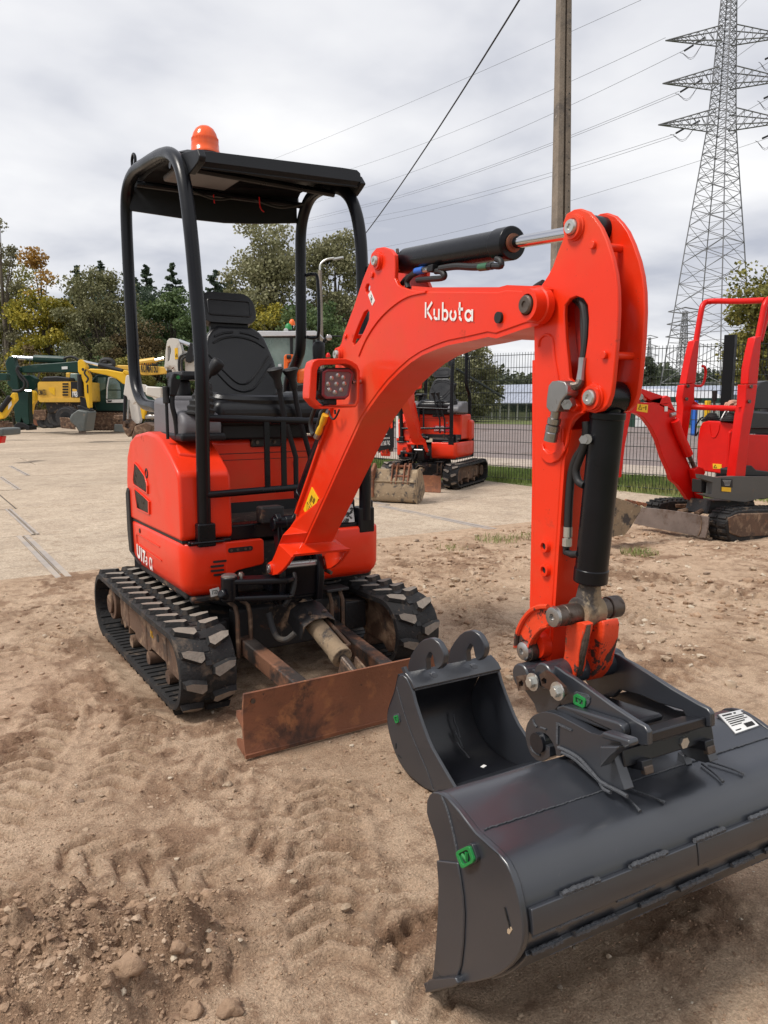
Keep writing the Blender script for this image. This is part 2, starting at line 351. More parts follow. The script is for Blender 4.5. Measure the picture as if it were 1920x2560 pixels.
def dirt_h(x, y):
    h = .012*fbm(x, y, 1.3, 4, .5, 11)+.012*fbm(x, y, 6, 4, .55, 21)+.004*fbm(x, y, 35, 3, .6, 31)+.0016*fbm(x, y, 110, 2, .6, 33)
    rough = sstep(fbm(x, y, 1.7, 3, .5, 77)*2.6+.35)
    cl = fbm(x, y, 16, 4, .6, 41); h = h+.024*rough*np.maximum(cl, -.08)
    for a, b, hw, pt, dp, sl, sd_ in _strips:
        u, v, Ln = seg_coord(x, y, a, b)
        v = v+.02*fbm(x, y, 3, 2, .5, sd_)
        mask = sstep((hw-np.abs(v))/.03)*sstep((u+.05)/.08)*sstep((Ln+.05-u)/.08)*sstep(.95+fbm(x, y, 2.6, 2, .5, sd_+50)*1.9)
        ph = (u+sl*np.abs(v))/pt+.15*fbm(x, y, 8, 2, .5, sd_+9)
        tri = np.abs((ph % 1)-.5)*2+.25*fbm(x, y, 30, 2, .6, sd_+31)
        h = h*(1-.6*mask)+mask*((.006+1.5*dp)*(sstep((tri-.34)/.22)-.6)+.006*fbm(x, y, 60, 2, .6, sd_))
        rim = np.exp(-((np.abs(v)-hw-.015)/.022)**2)*sstep((u+.05)/.08)*sstep((Ln+.05-u)/.08)
        h = h+rim*.012*np.maximum(0, .5+fbm(x, y, 20, 3, .6, sd_+4)*1.6)
    # lump of dug soil at the lower left
    d = np.hypot((x-MOUND.x)/.36, (y-MOUND.y)/.25)+.45*fbm(x, y, 5, 3, .5, 61)
    mk = sstep((1.15-d)/.7)
    h = h+mk*(.07+.13*np.maximum(fbm(x, y, 9, 4, .6, 62)+.1, 0)+.05*(.3-np.abs(fbm(x, y, 20, 4, .6, 66))))
    u, v, Ln = seg_coord(x, y, *PIT); v = v+.03*fbm(x, y, 12, 3, .5, 90)
    h = h-.05*sstep((.045-np.abs(v))/.02)*sstep((u)/.03)*sstep((Ln+.1-u)/.03)*(1+.8*fbm(x, y, 40, 2, .5, 91))
    # pressed flat under the machine's tracks and blade
    fl = np.ones_like(x)
    for x0, x1, y0, y1 in ((-.62, -.39, -.62, .8), (.39, .62, -.62, .8), (-.52, .52, -1.13, -1.02), (-.5, .6, -2.4, -2.15), (-.2, .42, -1.78, -1.2)):
        dd = np.maximum(np.maximum(x0-x, x-x1), np.maximum(y0-y, y-y1)); fl = fl*sstep(dd/.09)
    h = h*(.15+.85*fl)
    h = h*sstep((2.42+.06*fbm(x, y, 4, 2, .5, 5)-y)/.25+0.15)
    return h-.012*(1-fl)
def axis(pts):
    r = [pts[0][0]]
    for (a, st), (b, _) in zip(pts[:-1], pts[1:]):
        n = max(int(round((b-a)/st)), 1); r += [a+(b-a)*(i+1)/n for i in range(n)]
    return np.array(r)
xs = axis([(-7, .15), (-2.6, .04), (-1.9, .008), (.9, .014), (1.6, .02), (3.0, .028), (7.6, .12), (9.0, 0)])
ys = axis([(-5, .1), (-3.0, .008), (-1.3, .012), (-.3, .022), (2.5, 0)])
gx, gy = np.meshgrid(xs, ys, indexing='ij')
ang = 0.0
gz = dirt_h(gx, gy)
def grid_mesh(name, gx, gy, gz):
    n, m_ = gx.shape; v = np.stack([gx, gy, gz], -1).reshape(-1, 3).astype(np.float32)
    i = np.arange(n-1)[:, None]*m_+np.arange(m_-1)[None]; i = i.ravel()
    f = np.stack([i, i+m_, i+m_+1, i+1], 1).astype(np.int32)
    me = bpy.data.meshes.new(name); me.vertices.add(len(v)); me.vertices.foreach_set('co', v.ravel())
    me.loops.add(f.size); me.loops.foreach_set('vertex_index', f.ravel())
    me.polygons.add(len(f)); me.polygons.foreach_set('loop_start', np.arange(0, f.size, 4, dtype=np.int32)); me.polygons.foreach_set('use_smooth', np.ones(len(f), bool))
    me.update(calc_edges=True); me.validate(); return me
def ground_mat(name, c1, c2, c3, s1=2.0, bump=.6, fine=140, dark=(.12, .075, .05)):
    m_ = bpy.data.materials.new(name); m_.use_nodes = True; t = m_.node_tree; t.nodes.clear(); l_ = t.links.new
    def n(ty, **k):
        q = t.nodes.new(ty)
        for a, b in k.items():
            if a.startswith('_'): q.inputs[a[1:].replace('_', ' ')].default_value = b
            else: setattr(q, a, b)
        return q
    o = n('ShaderNodeOutputMaterial'); p = n('ShaderNodeBsdfPrincipled', _Roughness=.92); l_(p.outputs[0], o.inputs[0]); p.inputs['Specular IOR Level'].default_value = .2
    tc = n('ShaderNodeTexCoord').outputs['Object']
    a = n('ShaderNodeTexNoise', _Scale=s1, _Detail=8.0, _Roughness=.65); b = n('ShaderNodeTexNoise', _Scale=s1*7, _Detail=8.0, _Roughness=.7); c = n('ShaderNodeTexNoise', _Scale=float(fine), _Detail=4.0, _Roughness=.7)
    for q in (a, b, c): l_(tc, q.inputs['Vector'])
    r = n('ShaderNodeValToRGB'); l_(a.outputs[0], r.inputs[0]); e = r.color_ramp.elements; e[0].position = .36; e[0].color = (*c1, 1); e[1].position = .64; e[1].color = (*c2, 1)
    r2 = n('ShaderNodeMapRange'); l_(b.outputs[0], r2.inputs[0]); r2.inputs[1].default_value = .5; r2.inputs[2].default_value = .68
    x = n('ShaderNodeMix', data_type='RGBA'); l_(r2.outputs[0], x.inputs[0]); l_(r.outputs[0], x.inputs[6]); x.inputs[7].default_value = (*c3, 1)
    r3 = n('ShaderNodeMapRange'); l_(c.outputs[0], r3.inputs[0]); r3.inputs[1].default_value = .3; r3.inputs[2].default_value = .7; r3.inputs[3].default_value = .62; r3.inputs[4].default_value = 1.38
    cc = n('ShaderNodeCombineColor'); [l_(r3.outputs[0], cc.inputs[i]) for i in range(3)]
    y = n('ShaderNodeMix', data_type='RGBA', blend_type='MULTIPLY'); y.inputs[0].default_value = 1; l_(x.outputs[2], y.inputs[6]); l_(cc.outputs[0], y.inputs[7])
    vo = n('ShaderNodeTexVoronoi', _Scale=float(fine)*.45); l_(tc, vo.inputs['Vector']); rv = n('ShaderNodeMapRange'); l_(vo.outputs[0], rv.inputs[0]); rv.inputs[1].default_value = .1; rv.inputs[2].default_value = .22; rv.inputs[3].default_value = .55; rv.inputs[4].default_value = 0
    z = n('ShaderNodeMix', data_type='RGBA'); l_(rv.outputs[0], z.inputs[0]); l_(y.outputs[2], z.inputs[6]); z.inputs[7].default_value = (*[min(q*1.5, .8) for q in c2], 1)
    w_ = n('ShaderNodeTexNoise', _Scale=s1*2.7, _Detail=9.0, _Roughness=.7, _Distortion=.6); l_(tc, w_.inputs['Vector']); rw = n('ShaderNodeMapRange'); l_(w_.outputs[0], rw.inputs[0]); rw.inputs[1].default_value = .55; rw.inputs[2].default_value = .66; rw.inputs[4].default_value = .55
    z2 = n('ShaderNodeMix', data_type='RGBA'); l_(rw.outputs[0], z2.inputs[0]); l_(z.outputs[2], z2.inputs[6]); z2.inputs[7].default_value = (*dark, 1)
    fin = z2.outputs[2]
    if name == 'sandy_dirt':
        at = n('ShaderNodeAttribute'); at.attribute_name = 'loose'; z3 = n('ShaderNodeMix', data_type='RGBA', blend_type='MULTIPLY'); l_(at.outputs['Fac'], z3.inputs[0]); l_(fin, z3.inputs[6]); z3.inputs[7].default_value = (.56, .49, .45, 1); fin = z3.outputs[2]
    l_(fin, p.inputs['Base Color'])
    bp_ = n('ShaderNodeBump'); bp_.inputs['Strength'].default_value = bump; bp_.inputs['Distance'].default_value = .012
    ad = n('ShaderNodeMath', operation='ADD'); l_(c.outputs[0], ad.inputs[0]); l_(b.outputs[0], ad.inputs[1]); l_(ad.outputs[0], bp_.inputs['Height']); l_(bp_.outputs[0], p.inputs['Normal'])
    return m_
MG = ground_mat('sandy_dirt', (.44, .305, .205), (.60, .44, .31), (.31, .20, .13), dark=(.17, .10, .062), bump=1.0, fine=170)
me = grid_mesh('dirt_ground', gx, gy, gz); me.materials.append(MG)
def loose_soil(x, y):
    q = sstep(fbm(x, y, 1.7, 3, .5, 77)*2.6+.35)*sstep(fbm(x, y, 9, 4, .6, 88)*3+.35)*.9
    for a, b, hw, pt, dp, sl, sd_ in _strips:
        u, v, Ln = seg_coord(x, y, a, b); v = v+.02*fbm(x, y, 3, 2, .5, sd_)
        k_ = sstep((hw*1.25-np.abs(v))/.05)*sstep((u+.05)/.08)*sstep((Ln+.05-u)/.08)
        ph = (u+sl*np.abs(v))/pt+.15*fbm(x, y, 8, 2, .5, sd_+9); tri = np.abs((ph % 1)-.5)*2
        q = np.maximum(q, k_*sstep(.8-tri)*(.55+fbm(x, y, 14, 3, .6, sd_+3)))
    d = np.hypot((x-MOUND.x)/.36, (y-MOUND.y)/.25)+.45*fbm(x, y, 5, 3, .5, 61)
    q = np.maximum(q, sstep((1.3-d)/.3)*(.75+.5*fbm(x, y, 12, 3, .6, 99)))
    u, v, Ln = seg_coord(x, y, *PIT); q = np.maximum(q, sstep((.07-np.abs(v))/.03)*sstep((u+.02)/.03)*sstep((Ln+.1-u)/.03))
    return np.clip(q, 0, 1)
at_ = me.attributes.new('loose', 'FLOAT', 'POINT'); at_.data.foreach_set('value', loose_soil(gx, gy).ravel().astype(np.float32))
dirt = bpy.data.objects.new('dirt_ground', me); col.objects.link(dirt); dirt['kind'] = 'structure'

# wide land out to the horizon, slightly lower than everything that lies on it
gm = ground_mat('distant_grassland', (.10, .13, .045), (.17, .16, .07), (.075, .10, .035), s1=.08, fine=9, bump=.2)
o = obj('land', MB().add([(-900, -400, -.06), (1500, -400, -.06), (1500, 1500, -.06), (-900, 1500, -.06)], [(0, 1, 2, 3)]), gm); o['kind'] = 'structure'

# concrete slab yard: rows 2.17 m deep, every slab its own piece
CO = Vector((0, 0, 0))
mc = [ground_mat('concrete_%s' % 'abc'[i], tuple(q*k for q in (.36, .285, .215)), tuple(q*k for q in (.46, .375, .285)), tuple(q*k for q in (.30, .225, .16)), s1=1.1+.3*i, fine=70, bump=.12, dark=(.24*k, .19*k, .15*k)) for i, k in enumerate((1.0, .93, 1.06))]
msteel = material('blue_grey_steel_edge', (.33, .29, .26), .7, spots=[((.44, .36, .28), 3, .48, .2)], var=.15)
yard = bpy.data.objects.new('concrete_yard', None); col.objects.link(yard); yard['kind'] = 'structure'
slabcache = {}
rows = [2.33, 4.48, 6.62, 8.82, 11.2, 13.68, 16.1, 18.4, 20.7, 23.0, 25.3, 27.6, 29.9, 32.2, 34.5, 36.8, 39.1, 41.4]
jx = [-.52, -.40, -.30, .0, .45, .95, .2, .6, -.2, .9, .3, -.4, .6, 0, .5, -.3, .2]
for r_, y0 in enumerate(rows[:-1]):
    y1 = rows[r_+1]
    for k in range(-4, 6):
        x0 = jx[r_]+4.06*k; x1 = x0+4.06
        ym = (y0+y1)/2
        fx_ = 6.55-.33*(ym-5.7) if ym < 13 else -1.486+(ym+3.53)*.60
        if x0 > fx_ and r_ < 3: continue
        if x1 > fx_+.2: x1 = max(fx_+.1, x0+.3)
        if x0 > fx_+.1 or x0 < -3-.62*y0-4 or x1 < -4-.1*y0: continue
        z = -.004+rnd.uniform(-.004, .004)
        mb = MB(); g = .009
        a0 = y0-(.0 if r_ else .02+.05*k/3 if k >= 1 else 0)
        mb.bb(x0+g, x1-g, a0+g, y1-g, -.11, z)
        o = obj('slab', mb, mc[rnd.randrange(3)], yard, bevel=.012, seg=1)
    if r_ in (0, 1, 3, 4):
        for k in (0, 1):
            xx = jx[r_]+4.06*k
            for sgn in (-1, 1):
                mb = MB(); mb.bb(xx+sgn*.012, xx+sgn*(.055 if r_ < 1 else .035), y0+.02, y1-.02, -.05, .002)
                obj('steel_edge', mb, msteel, yard)
mb = MB().add([(-16, 2.36, -.018), (6.9, 2.36, -.018), (4.3, 13, -.018), (8.4, 13.2, -.018), (25.5, 42, -.018), (-16, 42, -.018)], [(0, 1, 2, 5), (2, 3, 4, 5)])
obj('joint_bed', mb, material('dark_joint_dirt', (.085, .07, .055), .9), yard)
# scattered dirt on the first slabs
def pebbles(name, pts, mat, kind='stuff'):
    """many small irregular stones as one mesh"""
    bm = bmesh.new(); bmesh.ops.create_icosphere(bm, subdivisions=1, radius=1); base = np.array([v.co for v in bm.verts]); F = np.array([[v.index for v in f.verts] for f in bm.faces]); bm.free()
    rs = np.random.RandomState(5); n = len(pts); V = np.zeros((n, len(base), 3)); 
    for i, (x, y, z, s_) in enumerate(pts):
        j = base*(1+rs.uniform(-.42, .35, (len(base), 1)))*np.array([rs.uniform(.7, 1.3), rs.uniform(.7, 1.3), rs.uniform(.45, .8)])*s_
        a = rs.uniform(0, 6.28); c_, s2 = math.cos(a), math.sin(a); j = np.stack([j[:, 0]*c_-j[:, 1]*s2, j[:, 0]*s2+j[:, 1]*c_, j[:, 2]], 1)
        V[i] = j+np.array([x, y, z+s_*.2])
    FF = (F[None]+(np.arange(n)*len(base))[:, None, None]).reshape(-1, 3).astype(np.int32); V = V.reshape(-1, 3).astype(np.float32)
    me = bpy.data.meshes.new(name); me.vertices.add(len(V)); me.vertices.foreach_set('co', V.ravel()); me.loops.add(FF.size); me.loops.foreach_set('vertex_index', FF.ravel())
    me.polygons.add(len(FF)); me.polygons.foreach_set('loop_start', np.arange(0, FF.size, 3, dtype=np.int32)); me.update(calc_edges=True); me.polygons.foreach_set('use_smooth', np.zeros(len(FF), bool))
    me.materials.append(mat); o = bpy.data.objects.new(name, me); col.objects.link(o); o['kind'] = kind
    return o
def hz(x, y): return float(dirt_h(np.array([x]), np.array([y]))[0])
rs = np.random.RandomState(3)
def scatter(n, x0, x1, y0, y1, s0, s1, sd_, thr=-.1, pw=3):
    x = rs.uniform(x0, x1, n*3); y = rs.uniform(y0, y1, n*3); k = fbm(x, y, 1.6, 3, .5, sd_) > thr
    x, y = x[k][:n], y[k][:n]; h = dirt_h(x, y); s_ = s0+(s1-s0)*rs.rand(len(x))**pw
    return [(a, b, c, d) for a, b, c, d in zip(x, y, h, s_)]
mst = material('pale_pebbles', (.34, .25, .17), .8, spots=[((.5, .42, .32), 9, .56, .03, 2), ((.2, .14, .1), 7, .6, .03, 2)], var=.3, vscale=25)
mcl = material('soil_clods', (.34, .225, .145), .95, spots=[((.20, .125, .08), 9, .5, .2), ((.46, .34, .24), 5, .55, .1)], var=.2, bump=.6, bscale=120)
pb = scatter(1500, -2.2, 1.4, -3.1, -.5, .002, .011, 100, .0, 5)+scatter(1300, .5, 6.5, -1.6, 2.2, .006, .03, 104, .02, 4)+scatter(250, -3, -.7, -.6, 2.3, .005, .018, 106, .02)
pebbles('pebbles', pb, mst)
cl = scatter(9000, -1.9, 1.0, -3.0, -.9, .0012, .0045, 113, -.05, 2)+scatter(1900, -2.2, 1.4, -3.1, -.5, .003, .009, 110, .08, 4)+scatter(3000, -.9, 3.5, -1.3, 1.6, .002, .008, 114, -.02, 3)+scatter(1700, .6, 6.8, -1.8, 2.3, .006, .03, 111, .05, 3)+scatter(600, -3, -.7, -.6, 2.3, .004, .018, 112, .0)
n = 900; a = rs.uniform(0, 6.28, n); r_ = rs.rand(n)**.7; x = MOUND.x+np.cos(a)*r_*.38; y = MOUND.y+np.sin(a)*r_*.27-.02
cl += [(p, q, c-.002, s_) for p, q, c, s_ in zip(x, y, dirt_h(x, y), .003+.013*rs.rand(n)**5)]
n = 3500; a = rs.uniform(0, 6.28, n); r_ = rs.rand(n)**.6; x = MOUND.x+np.cos(a)*r_*.38; y = MOUND.y+np.sin(a)*r_*.27-.02
cl += [(p, q, c-.001, s_) for p, q, c, s_ in zip(x, y, dirt_h(x, y), .0014+.004*rs.rand(n)**2)]
pebbles('soil_clods', cl, mcl)
# big lumps lying on the mound, each a stone of its own
def rock(p, s_, sd_, mat, name, label, group):
    bm = bmesh.new(); bmesh.ops.create_icosphere(bm, subdivisions=3, radius=1)
    for v in bm.verts:
        q = v.co*1.3+Vector((sd_*3.1, sd_, 0)); v.co = Vector((v.co.x*s_[0], v.co.y*s_[1], v.co.z*s_[2]))*(1+.45*noise.noise(q)+.22*noise.noise(q*3)+.1*noise.noise(q*8))
    me = bpy.data.meshes.new(name); bm.to_mesh(me); bm.free(); me.materials.append(mat); finish(me, 60)
    o = bpy.data.objects.new(name, me); col.objects.link(o); o.location = p; o['group'] = group; return tag(o, label, 'clod', group)
for u, v, s_, lb in ((320, 2495, .034, 'largest pale lump of dry soil on the dug mound at the lower left'), (480, 2515, .022, 'rounded soil lump low on the right slope of the dug mound'), (575, 2515, .026, 'pale crumbly soil lump right of the dug mound at the bottom edge'), (235, 2330, .014, 'small pale soil lump at the top right rim of the dug mound'), (445, 2430, .018, 'knobbly soil clod beside the right edge of the dug mound')):
    p = PZ(u, v, .02); p.z = hz(p.x, p.y)+s_*.3
    rock(p, (s_, s_*.9, s_*.75), u*.01, mcl, 'soil_clod', lb, 'lumps of dry soil on the dug mound')
for u, v, s_, lb in ((865, 2282, .011, 'brown stone standing alone on the sand left of the grading bucket lip'), (570, 1967, .012, 'pale stone left of centre on the open sand'), (795, 1962, .010, 'grey stone on the sand near the small bucket'), (440, 2258, .009, 'whitish stone above the dug mound'), (345, 1878, .012, 'flat whitish stone in front of the left track')):
    p = PZ(u, v, 0.0); p.z = hz(p.x, p.y)+s_*.4
    o = rock(p, (s_*1.2, s_*.9, s_*.7), u*.013, mst, 'stone', lb, 'loose stones on the sand'); o['category'] = 'stone'

# grass strip, pavement and asphalt beyond the fence
FX = lambda y: 6.95-.33*(y-5.7)
def strip(name, d0, d1, z, mat, y0=-14, y1=70):
    nn = Vector((1, .33, 0)).normalized(); v = []
    ysr = np.linspace(y0, y1, 40)
    for y_ in ysr:
        xl = -1.486+(y_+3.53)*.60; xa, xb = FX(y_)+d0*1.05, FX(y_)+d1*1.05
        xa, xb = max(xa, xl), max(xb, xl); v += [(xa, y_, z), (xb, y_, z)]
    f = [(2*i, 2*i+1, 2*i+3, 2*i+2) for i in range(39)]
    o = obj(name, MB().add(v, f), mat); o['kind'] = 'structure'; return o
mgr = ground_mat('grass_soil', (.10, .13, .04), (.15, .17, .06), (.08, .10, .03), s1=1.5, fine=60, bump=.4)
masp = ground_mat('grey_asphalt', (.20, .16, .15), (.235, .195, .185), (.17, .14, .13), s1=.35, fine=40, bump=.15)
mpav = ground_mat('pale_pavement', (.36, .30, .25), (.43, .36, .30), (.30, .24, .2), s1=.6, fine=40, bump=.1)
strip('grass_verge_ground', -1.0, 2.1, -.015, mgr)
strip('pavement', 2.1, 4.2, .03, mpav)
strip('asphalt', 4.2, 30, -.01, masp)
strip('far_grass', 30, 36, .0, mgr)
def blades(name, pts, h0, h1, mat, wd=.006, lean=.35):
    rs = np.random.RandomState(9); n = len(pts); P_ = np.array(pts); a = rs.uniform(0, 6.28, n); h = rs.uniform(h0, h1, n); le = rs.uniform(0, lean, n)*h; b = rs.uniform(0, 6.28, n)
    w_ = np.stack([np.cos(a), np.sin(a), 0*a], 1)*(wd*(.6+.8*rs.rand(n)))[:, None]; tp = P_+np.stack([np.cos(b)*le, np.sin(b)*le, h], 1); md = P_+np.stack([np.cos(b)*le*.3, np.sin(b)*le*.3, h*.55], 1)
    V = np.stack([P_-w_, P_+w_, md+w_*.7, md-w_*.7, tp], 1).reshape(-1, 3).astype(np.float32)
    me = bpy.data.meshes.new(name); k = np.arange(n)*5; me.vertices.add(len(V)); me.vertices.foreach_set('co', V.ravel())
    F4 = np.stack([k, k+1, k+2, k+3], 1); F3 = np.stack([k+3, k+2, k+4], 1); li = np.concatenate([F4.ravel(), F3.ravel()]).astype(np.int32)
    st = np.concatenate([np.arange(n)*4, n*4+np.arange(n)*3]).astype(np.int32)
    me.loops.add(len(li)); me.loops.foreach_set('vertex_index', li); me.polygons.add(2*n); me.polygons.foreach_set('loop_start', st); me.update(calc_edges=True)
    me.materials.append(mat); o = bpy.data.objects.new(name, me); col.objects.link(o); o['kind'] = 'stuff'; return o
mgb = material('grass_blades', (.16, .22, .05), .6, spots=[((.30, .27, .10), .9, .52, .15), ((.09, .15, .03), 2, .5, .2)], var=.3, vscale=3)
n = 42000; y_ = -1+rs.rand(n)**1.0*13; d_ = rs.uniform(-.25, 1.75, n); k = (d_ > .0) | (rs.rand(n) < .4)
y_, d_ = y_[k], d_[k]; g = np.stack([6.95-.33*(y_-5.7)+d_*.95, y_+.31*d_, -.015+0*y_], 1)
blades('verge_grass', g, .04, .15, mgb, wd=.006)
# sparse weeds on the dirt
wp = []
for u, v, n_, r0 in ((1600, 1385, 240, .16), (1245, 1350, 220, .22), (1340, 1345, 160, .2), (1630, 1275, 500, .45), (1480, 1340, 60, .3), (1130, 1372, 50, .15)):
    c_ = PZ(u, v); 
    for i in range(n_):
        a = rs.uniform(0, 6.28); q = r0*rs.rand()**.6; wp.append((c_.x+math.cos(a)*q, c_.y+math.sin(a)*q, 0))
blades('weeds', wp, .015, .06, material('weed_blades', (.20, .22, .07), .7, var=.3, vscale=8), wd=.003, lean=1.0)
# ------------------------------------------------------------------ the orange mini excavator
EX = TH('mini_excavator', 'large orange mini excavator with black canopy and orange beacon in the foreground', 'excavator', group=None)
def rrect(a0, a1, b0, b1, r, n=4):
    o = []
    for cx, cy, s in ((a1-r, b1-r, 0), (a0+r, b1-r, 90), (a0+r, b0+r, 180), (a1-r, b0+r, 270)):
        for k in range(n+1):
            t = R(s+90*k/n); o.append((cx+r*math.cos(t), cy+r*math.sin(t)))
    return o
# ---- tracks
FY, RY, FR_, RR_ = -.535, .655, .185, .19       # idler and sprocket centres, outer radii of the belt
def track_path(off, n=18):
    """closed side outline (y,z) at distance off outside the belt surface"""
    p = []
    r1, r2 = FR_-.022+off, RR_-.022+off
    c1, c2 = (FY, FR_), (RY, RR_)
    for k in range(n+1): t = R(90+180*k/n); p.append((c1[0]+r1*math.cos(t), c1[1]+r1*math.sin(t)))
    m_ = 10
    for k in range(1, m_): p.append((c1[0]+(c2[0]-c1[0])*k/m_, c1[1]-r1+(c2[1]-r2-c1[1]+r1)*k/m_))
    for k in range(n+1): t = R(-90+180*k/n); p.append((c2[0]+r2*math.cos(t), c2[1]+r2*math.sin(t)))
    for k in range(1, m_):
        s_ = k/m_; p.append((c2[0]+(c1[0]-c2[0])*s_, (c2[1]+r2)*(1-s_)+(c1[1]+r1)*s_-.006*math.sin(math.pi*s_)))
    return p
def arc_param(path):
    P_ = [Vector((0, a, b)) for a, b in path]; n = len(P_); ln = [0]
    for i in range(n): ln.append(ln[-1]+(P_[(i+1) % n]-P_[i]).length)
    return P_, ln
lug_me = {}
def lug_mesh(side):
    # local: x across (0 centre -> 0.112 edge), y along belt, z out
    o_ = [(.010, -.018), (.034, -.034), (.106, .002), (.113, .034), (.078, .036), (.012, .018)]
    i_ = [(.017, -.013), (.034, -.026), (.100, .006), (.105, .028), (.077, .030), (.018, .013)]
    if side < 0: o_ = [(-a, b) for a, b in o_]; i_ = [(-a, b) for a, b in i_]
    mb = MB(); n = 6
    vs_ = [(a, b, -.002) for a, b in o_]+[(a, b, .021) for a, b in i_]
    mb.mi = 0; mb.add(vs_, [(i, (i+1) % n, n+(i+1) % n, n+i) for i in range(n)]); mb.mi = 1
    mb.add(vs_, [tuple(range(n, 2*n))]); 
    me = bpy.data.meshes.new('tread_lug'); me.from_pydata(vs_, [], [(i, (i+1) % n, n+(i+1) % n, n+i) for i in range(n)]+[tuple(range(n, 2*n))])
    me.materials.append(M['rubber']); me.materials.append(M['lugtop']); me.polygons.foreach_set('material_index', [0]*n+[1])
    bm = bmesh.new(); bm.from_mesh(me); bmesh.ops.recalc_face_normals(bm, faces=bm.faces)
    for f in bm.faces:
        if f.material_index == 1 and f.normal.z < 0: bmesh.ops.reverse_faces(bm, faces=bm.faces); break
    bm.to_mesh(me); bm.free(); return me
LUG = {1: lug_mesh(1), -1: lug_mesh(-1)}
def build_track(xc):
    po, pi = track_path(0), track_path(-.028); n = len(po)
    mb = MB(); prof = [(-.115, -.004), (-.108, 0), (.108, 0), (.115, -.004)]
    vs_ = []
    cx = sum(a for a, b in po)/n; cz = sum(b for a, b in po)/n
    p2 = track_path(-.005)
    for i in range(n):
        vs_ += [(xc-.115, *p2[i]), (xc-.106, *po[i]), (xc+.106, *po[i]), (xc+.115, *p2[i]), (xc+.115, *pi[i]), (xc-.115, *pi[i])]
    fs = [(i*6+k, i*6+(k+1) % 6, ((i+1) % n)*6+(k+1) % 6, ((i+1) % n)*6+k) for i in range(n) for k in range(6)]
    mb.add(vs_, fs)
    tr = EX.part('track', mb, M['rubber'])
    P_, ln = arc_param(track_path(0)); tot = ln[-1]; cnt = 30; pitch = tot/cnt
    slots = MB()
    def at(s_):
        s_ %= tot
        i = max(k for k in range(len(P_)) if ln[k] <= s_); a, b = P_[i], P_[(i+1) % len(P_)]; t = (s_-ln[i])/(ln[i+1]-ln[i])
        return a.lerp(b, t), (b-a).normalized()
    for k in range(cnt):
        for sd_ in (1, -1):
            p, t = at(k*pitch+(0 if sd_ > 0 else pitch*.5)); nrm = Vector((0, t.z, -t.y)) ; nrm = Vector((0, -t.z, t.y)) if False else nrm
            c0 = Vector((0, .06, .19)); 
            if nrm.dot(p-c0) < 0: nrm = -nrm
            o = bpy.data.objects.new('tread_lug', LUG[sd_]); col.objects.link(o); o.parent = tr
            X_ = VX; Y_ = nrm.cross(X_)
            o.matrix_local = Matrix(((X_.x, Y_.x, nrm.x, xc), (X_.y, Y_.y, nrm.y, p.y), (X_.z, Y_.z, nrm.z, p.z), (0, 0, 0, 1)))
        p, t = at(k*pitch+pitch*.25); p2_, _ = at(k*pitch+pitch*.75)
        for q in (p, p2_):
            nn = Vector((0, t.z, -t.y)); nn = nn if nn.dot(q-Vector((0, .06, .19))) > 0 else -nn
            rot = Matrix((VX, nn.cross(VX), nn)).transposed()
            slots.box(Vector((xc, q.y, q.z))+nn*.001, (.024, .02, .004), rot)
    obj('drive_slots', slots, M['mesh'], tr, kind='stuff')
    g = MB()                                           # inner ribs of the belt
    Pi, li = arc_param(track_path(-.028))
    for k in range(60):
        s_ = li[-1]*k/60; i = max(j for j in range(len(Pi)) if li[j] <= s_); a, b = Pi[i], Pi[(i+1) % len(Pi)]; t = (b-a).normalized(); p = a.lerp(b, (s_-li[i])/(li[i+1]-li[i]))
        nn = Vector((0, t.z, -t.y)); nn = -nn if nn.dot(p-Vector((0, .06, .19))) > 0 else nn
        rot = Matrix((VX, nn.cross(VX), nn)).transposed()
        g.box(Vector((xc, p.y, p.z))+nn*.002, (.2, .004, .006), rot)
    obj('cleat_ribs', g, M['mesh'], tr, kind='stuff')
    s = -1 if xc < 0 else 1
    fr = MB()
    out = [(-.60, .10), (-.50, .06), (-.45, .10), (-.30, .105), (-.25, .13), (-.05, .13), (0, .10), (.2, .10), (.25, .13), (.38, .13), (.45, .10), (.52, .16), (.52, .28), (.1, .30), (-.35, .30), (-.54, .30), (-.62, .25), (-.655, .18)]
    fr.loops([(xc-.048, a, b) for a, b in out], [(xc+.048, a, b) for a, b in out])
    for y0 in (-.30, .02, .34): fr.bb(xc-.052, xc+.052, y0, y0+.012, .10, .305)
    frm = EX.part('track_frame', fr, M['rustf'], bevel=.006)
    obj('frame_hole', MB().cyl((xc-.050, -.16, .21), (xc-.0475, -.16, .21), .018), M['mesh'], frm)
    for y0 in (-.32, -.02, .28):
        obj('track_roller', MB().cyl((xc-.058, y0, .078), (xc+.058, y0, .078), .032), M['rustf'], frm)
    obj('carrier_roller', MB().cyl((xc-.07, .05, .315), (xc+.07, .05, .315), .02), M['rustf'], frm)
    idl = MB().cyl((xc-.035, FY, FR_), (xc+.035, FY, FR_), .125, seg=30).cyl((xc-.05, FY, FR_), (xc+.05, FY, FR_), .05)
    EX.part('idler', idl, M['rustf'])
    sp = MB(); c_ = Vector((xc, RY, RR_)); sp.cyl(c_-VX*.06, c_+VX*.06, .085, seg=24).cyl(c_-VX*.075, c_-VX*.06, .05)
    for k in range(9):
        a = 2*math.pi*k/9; sp.box(c_+Vector((0, math.cos(a), math.sin(a)))*.105, (.022, .03, .05), Matrix.Rotation(a+math.pi/2, 3, 'X'))
    EX.part('sprocket', sp, M['rustf'], bevel=.004)
TRK = [build_track(-.505), build_track(.505)]
mk = MB(); o0 = Vector((-.5535, -.05, .19)); 
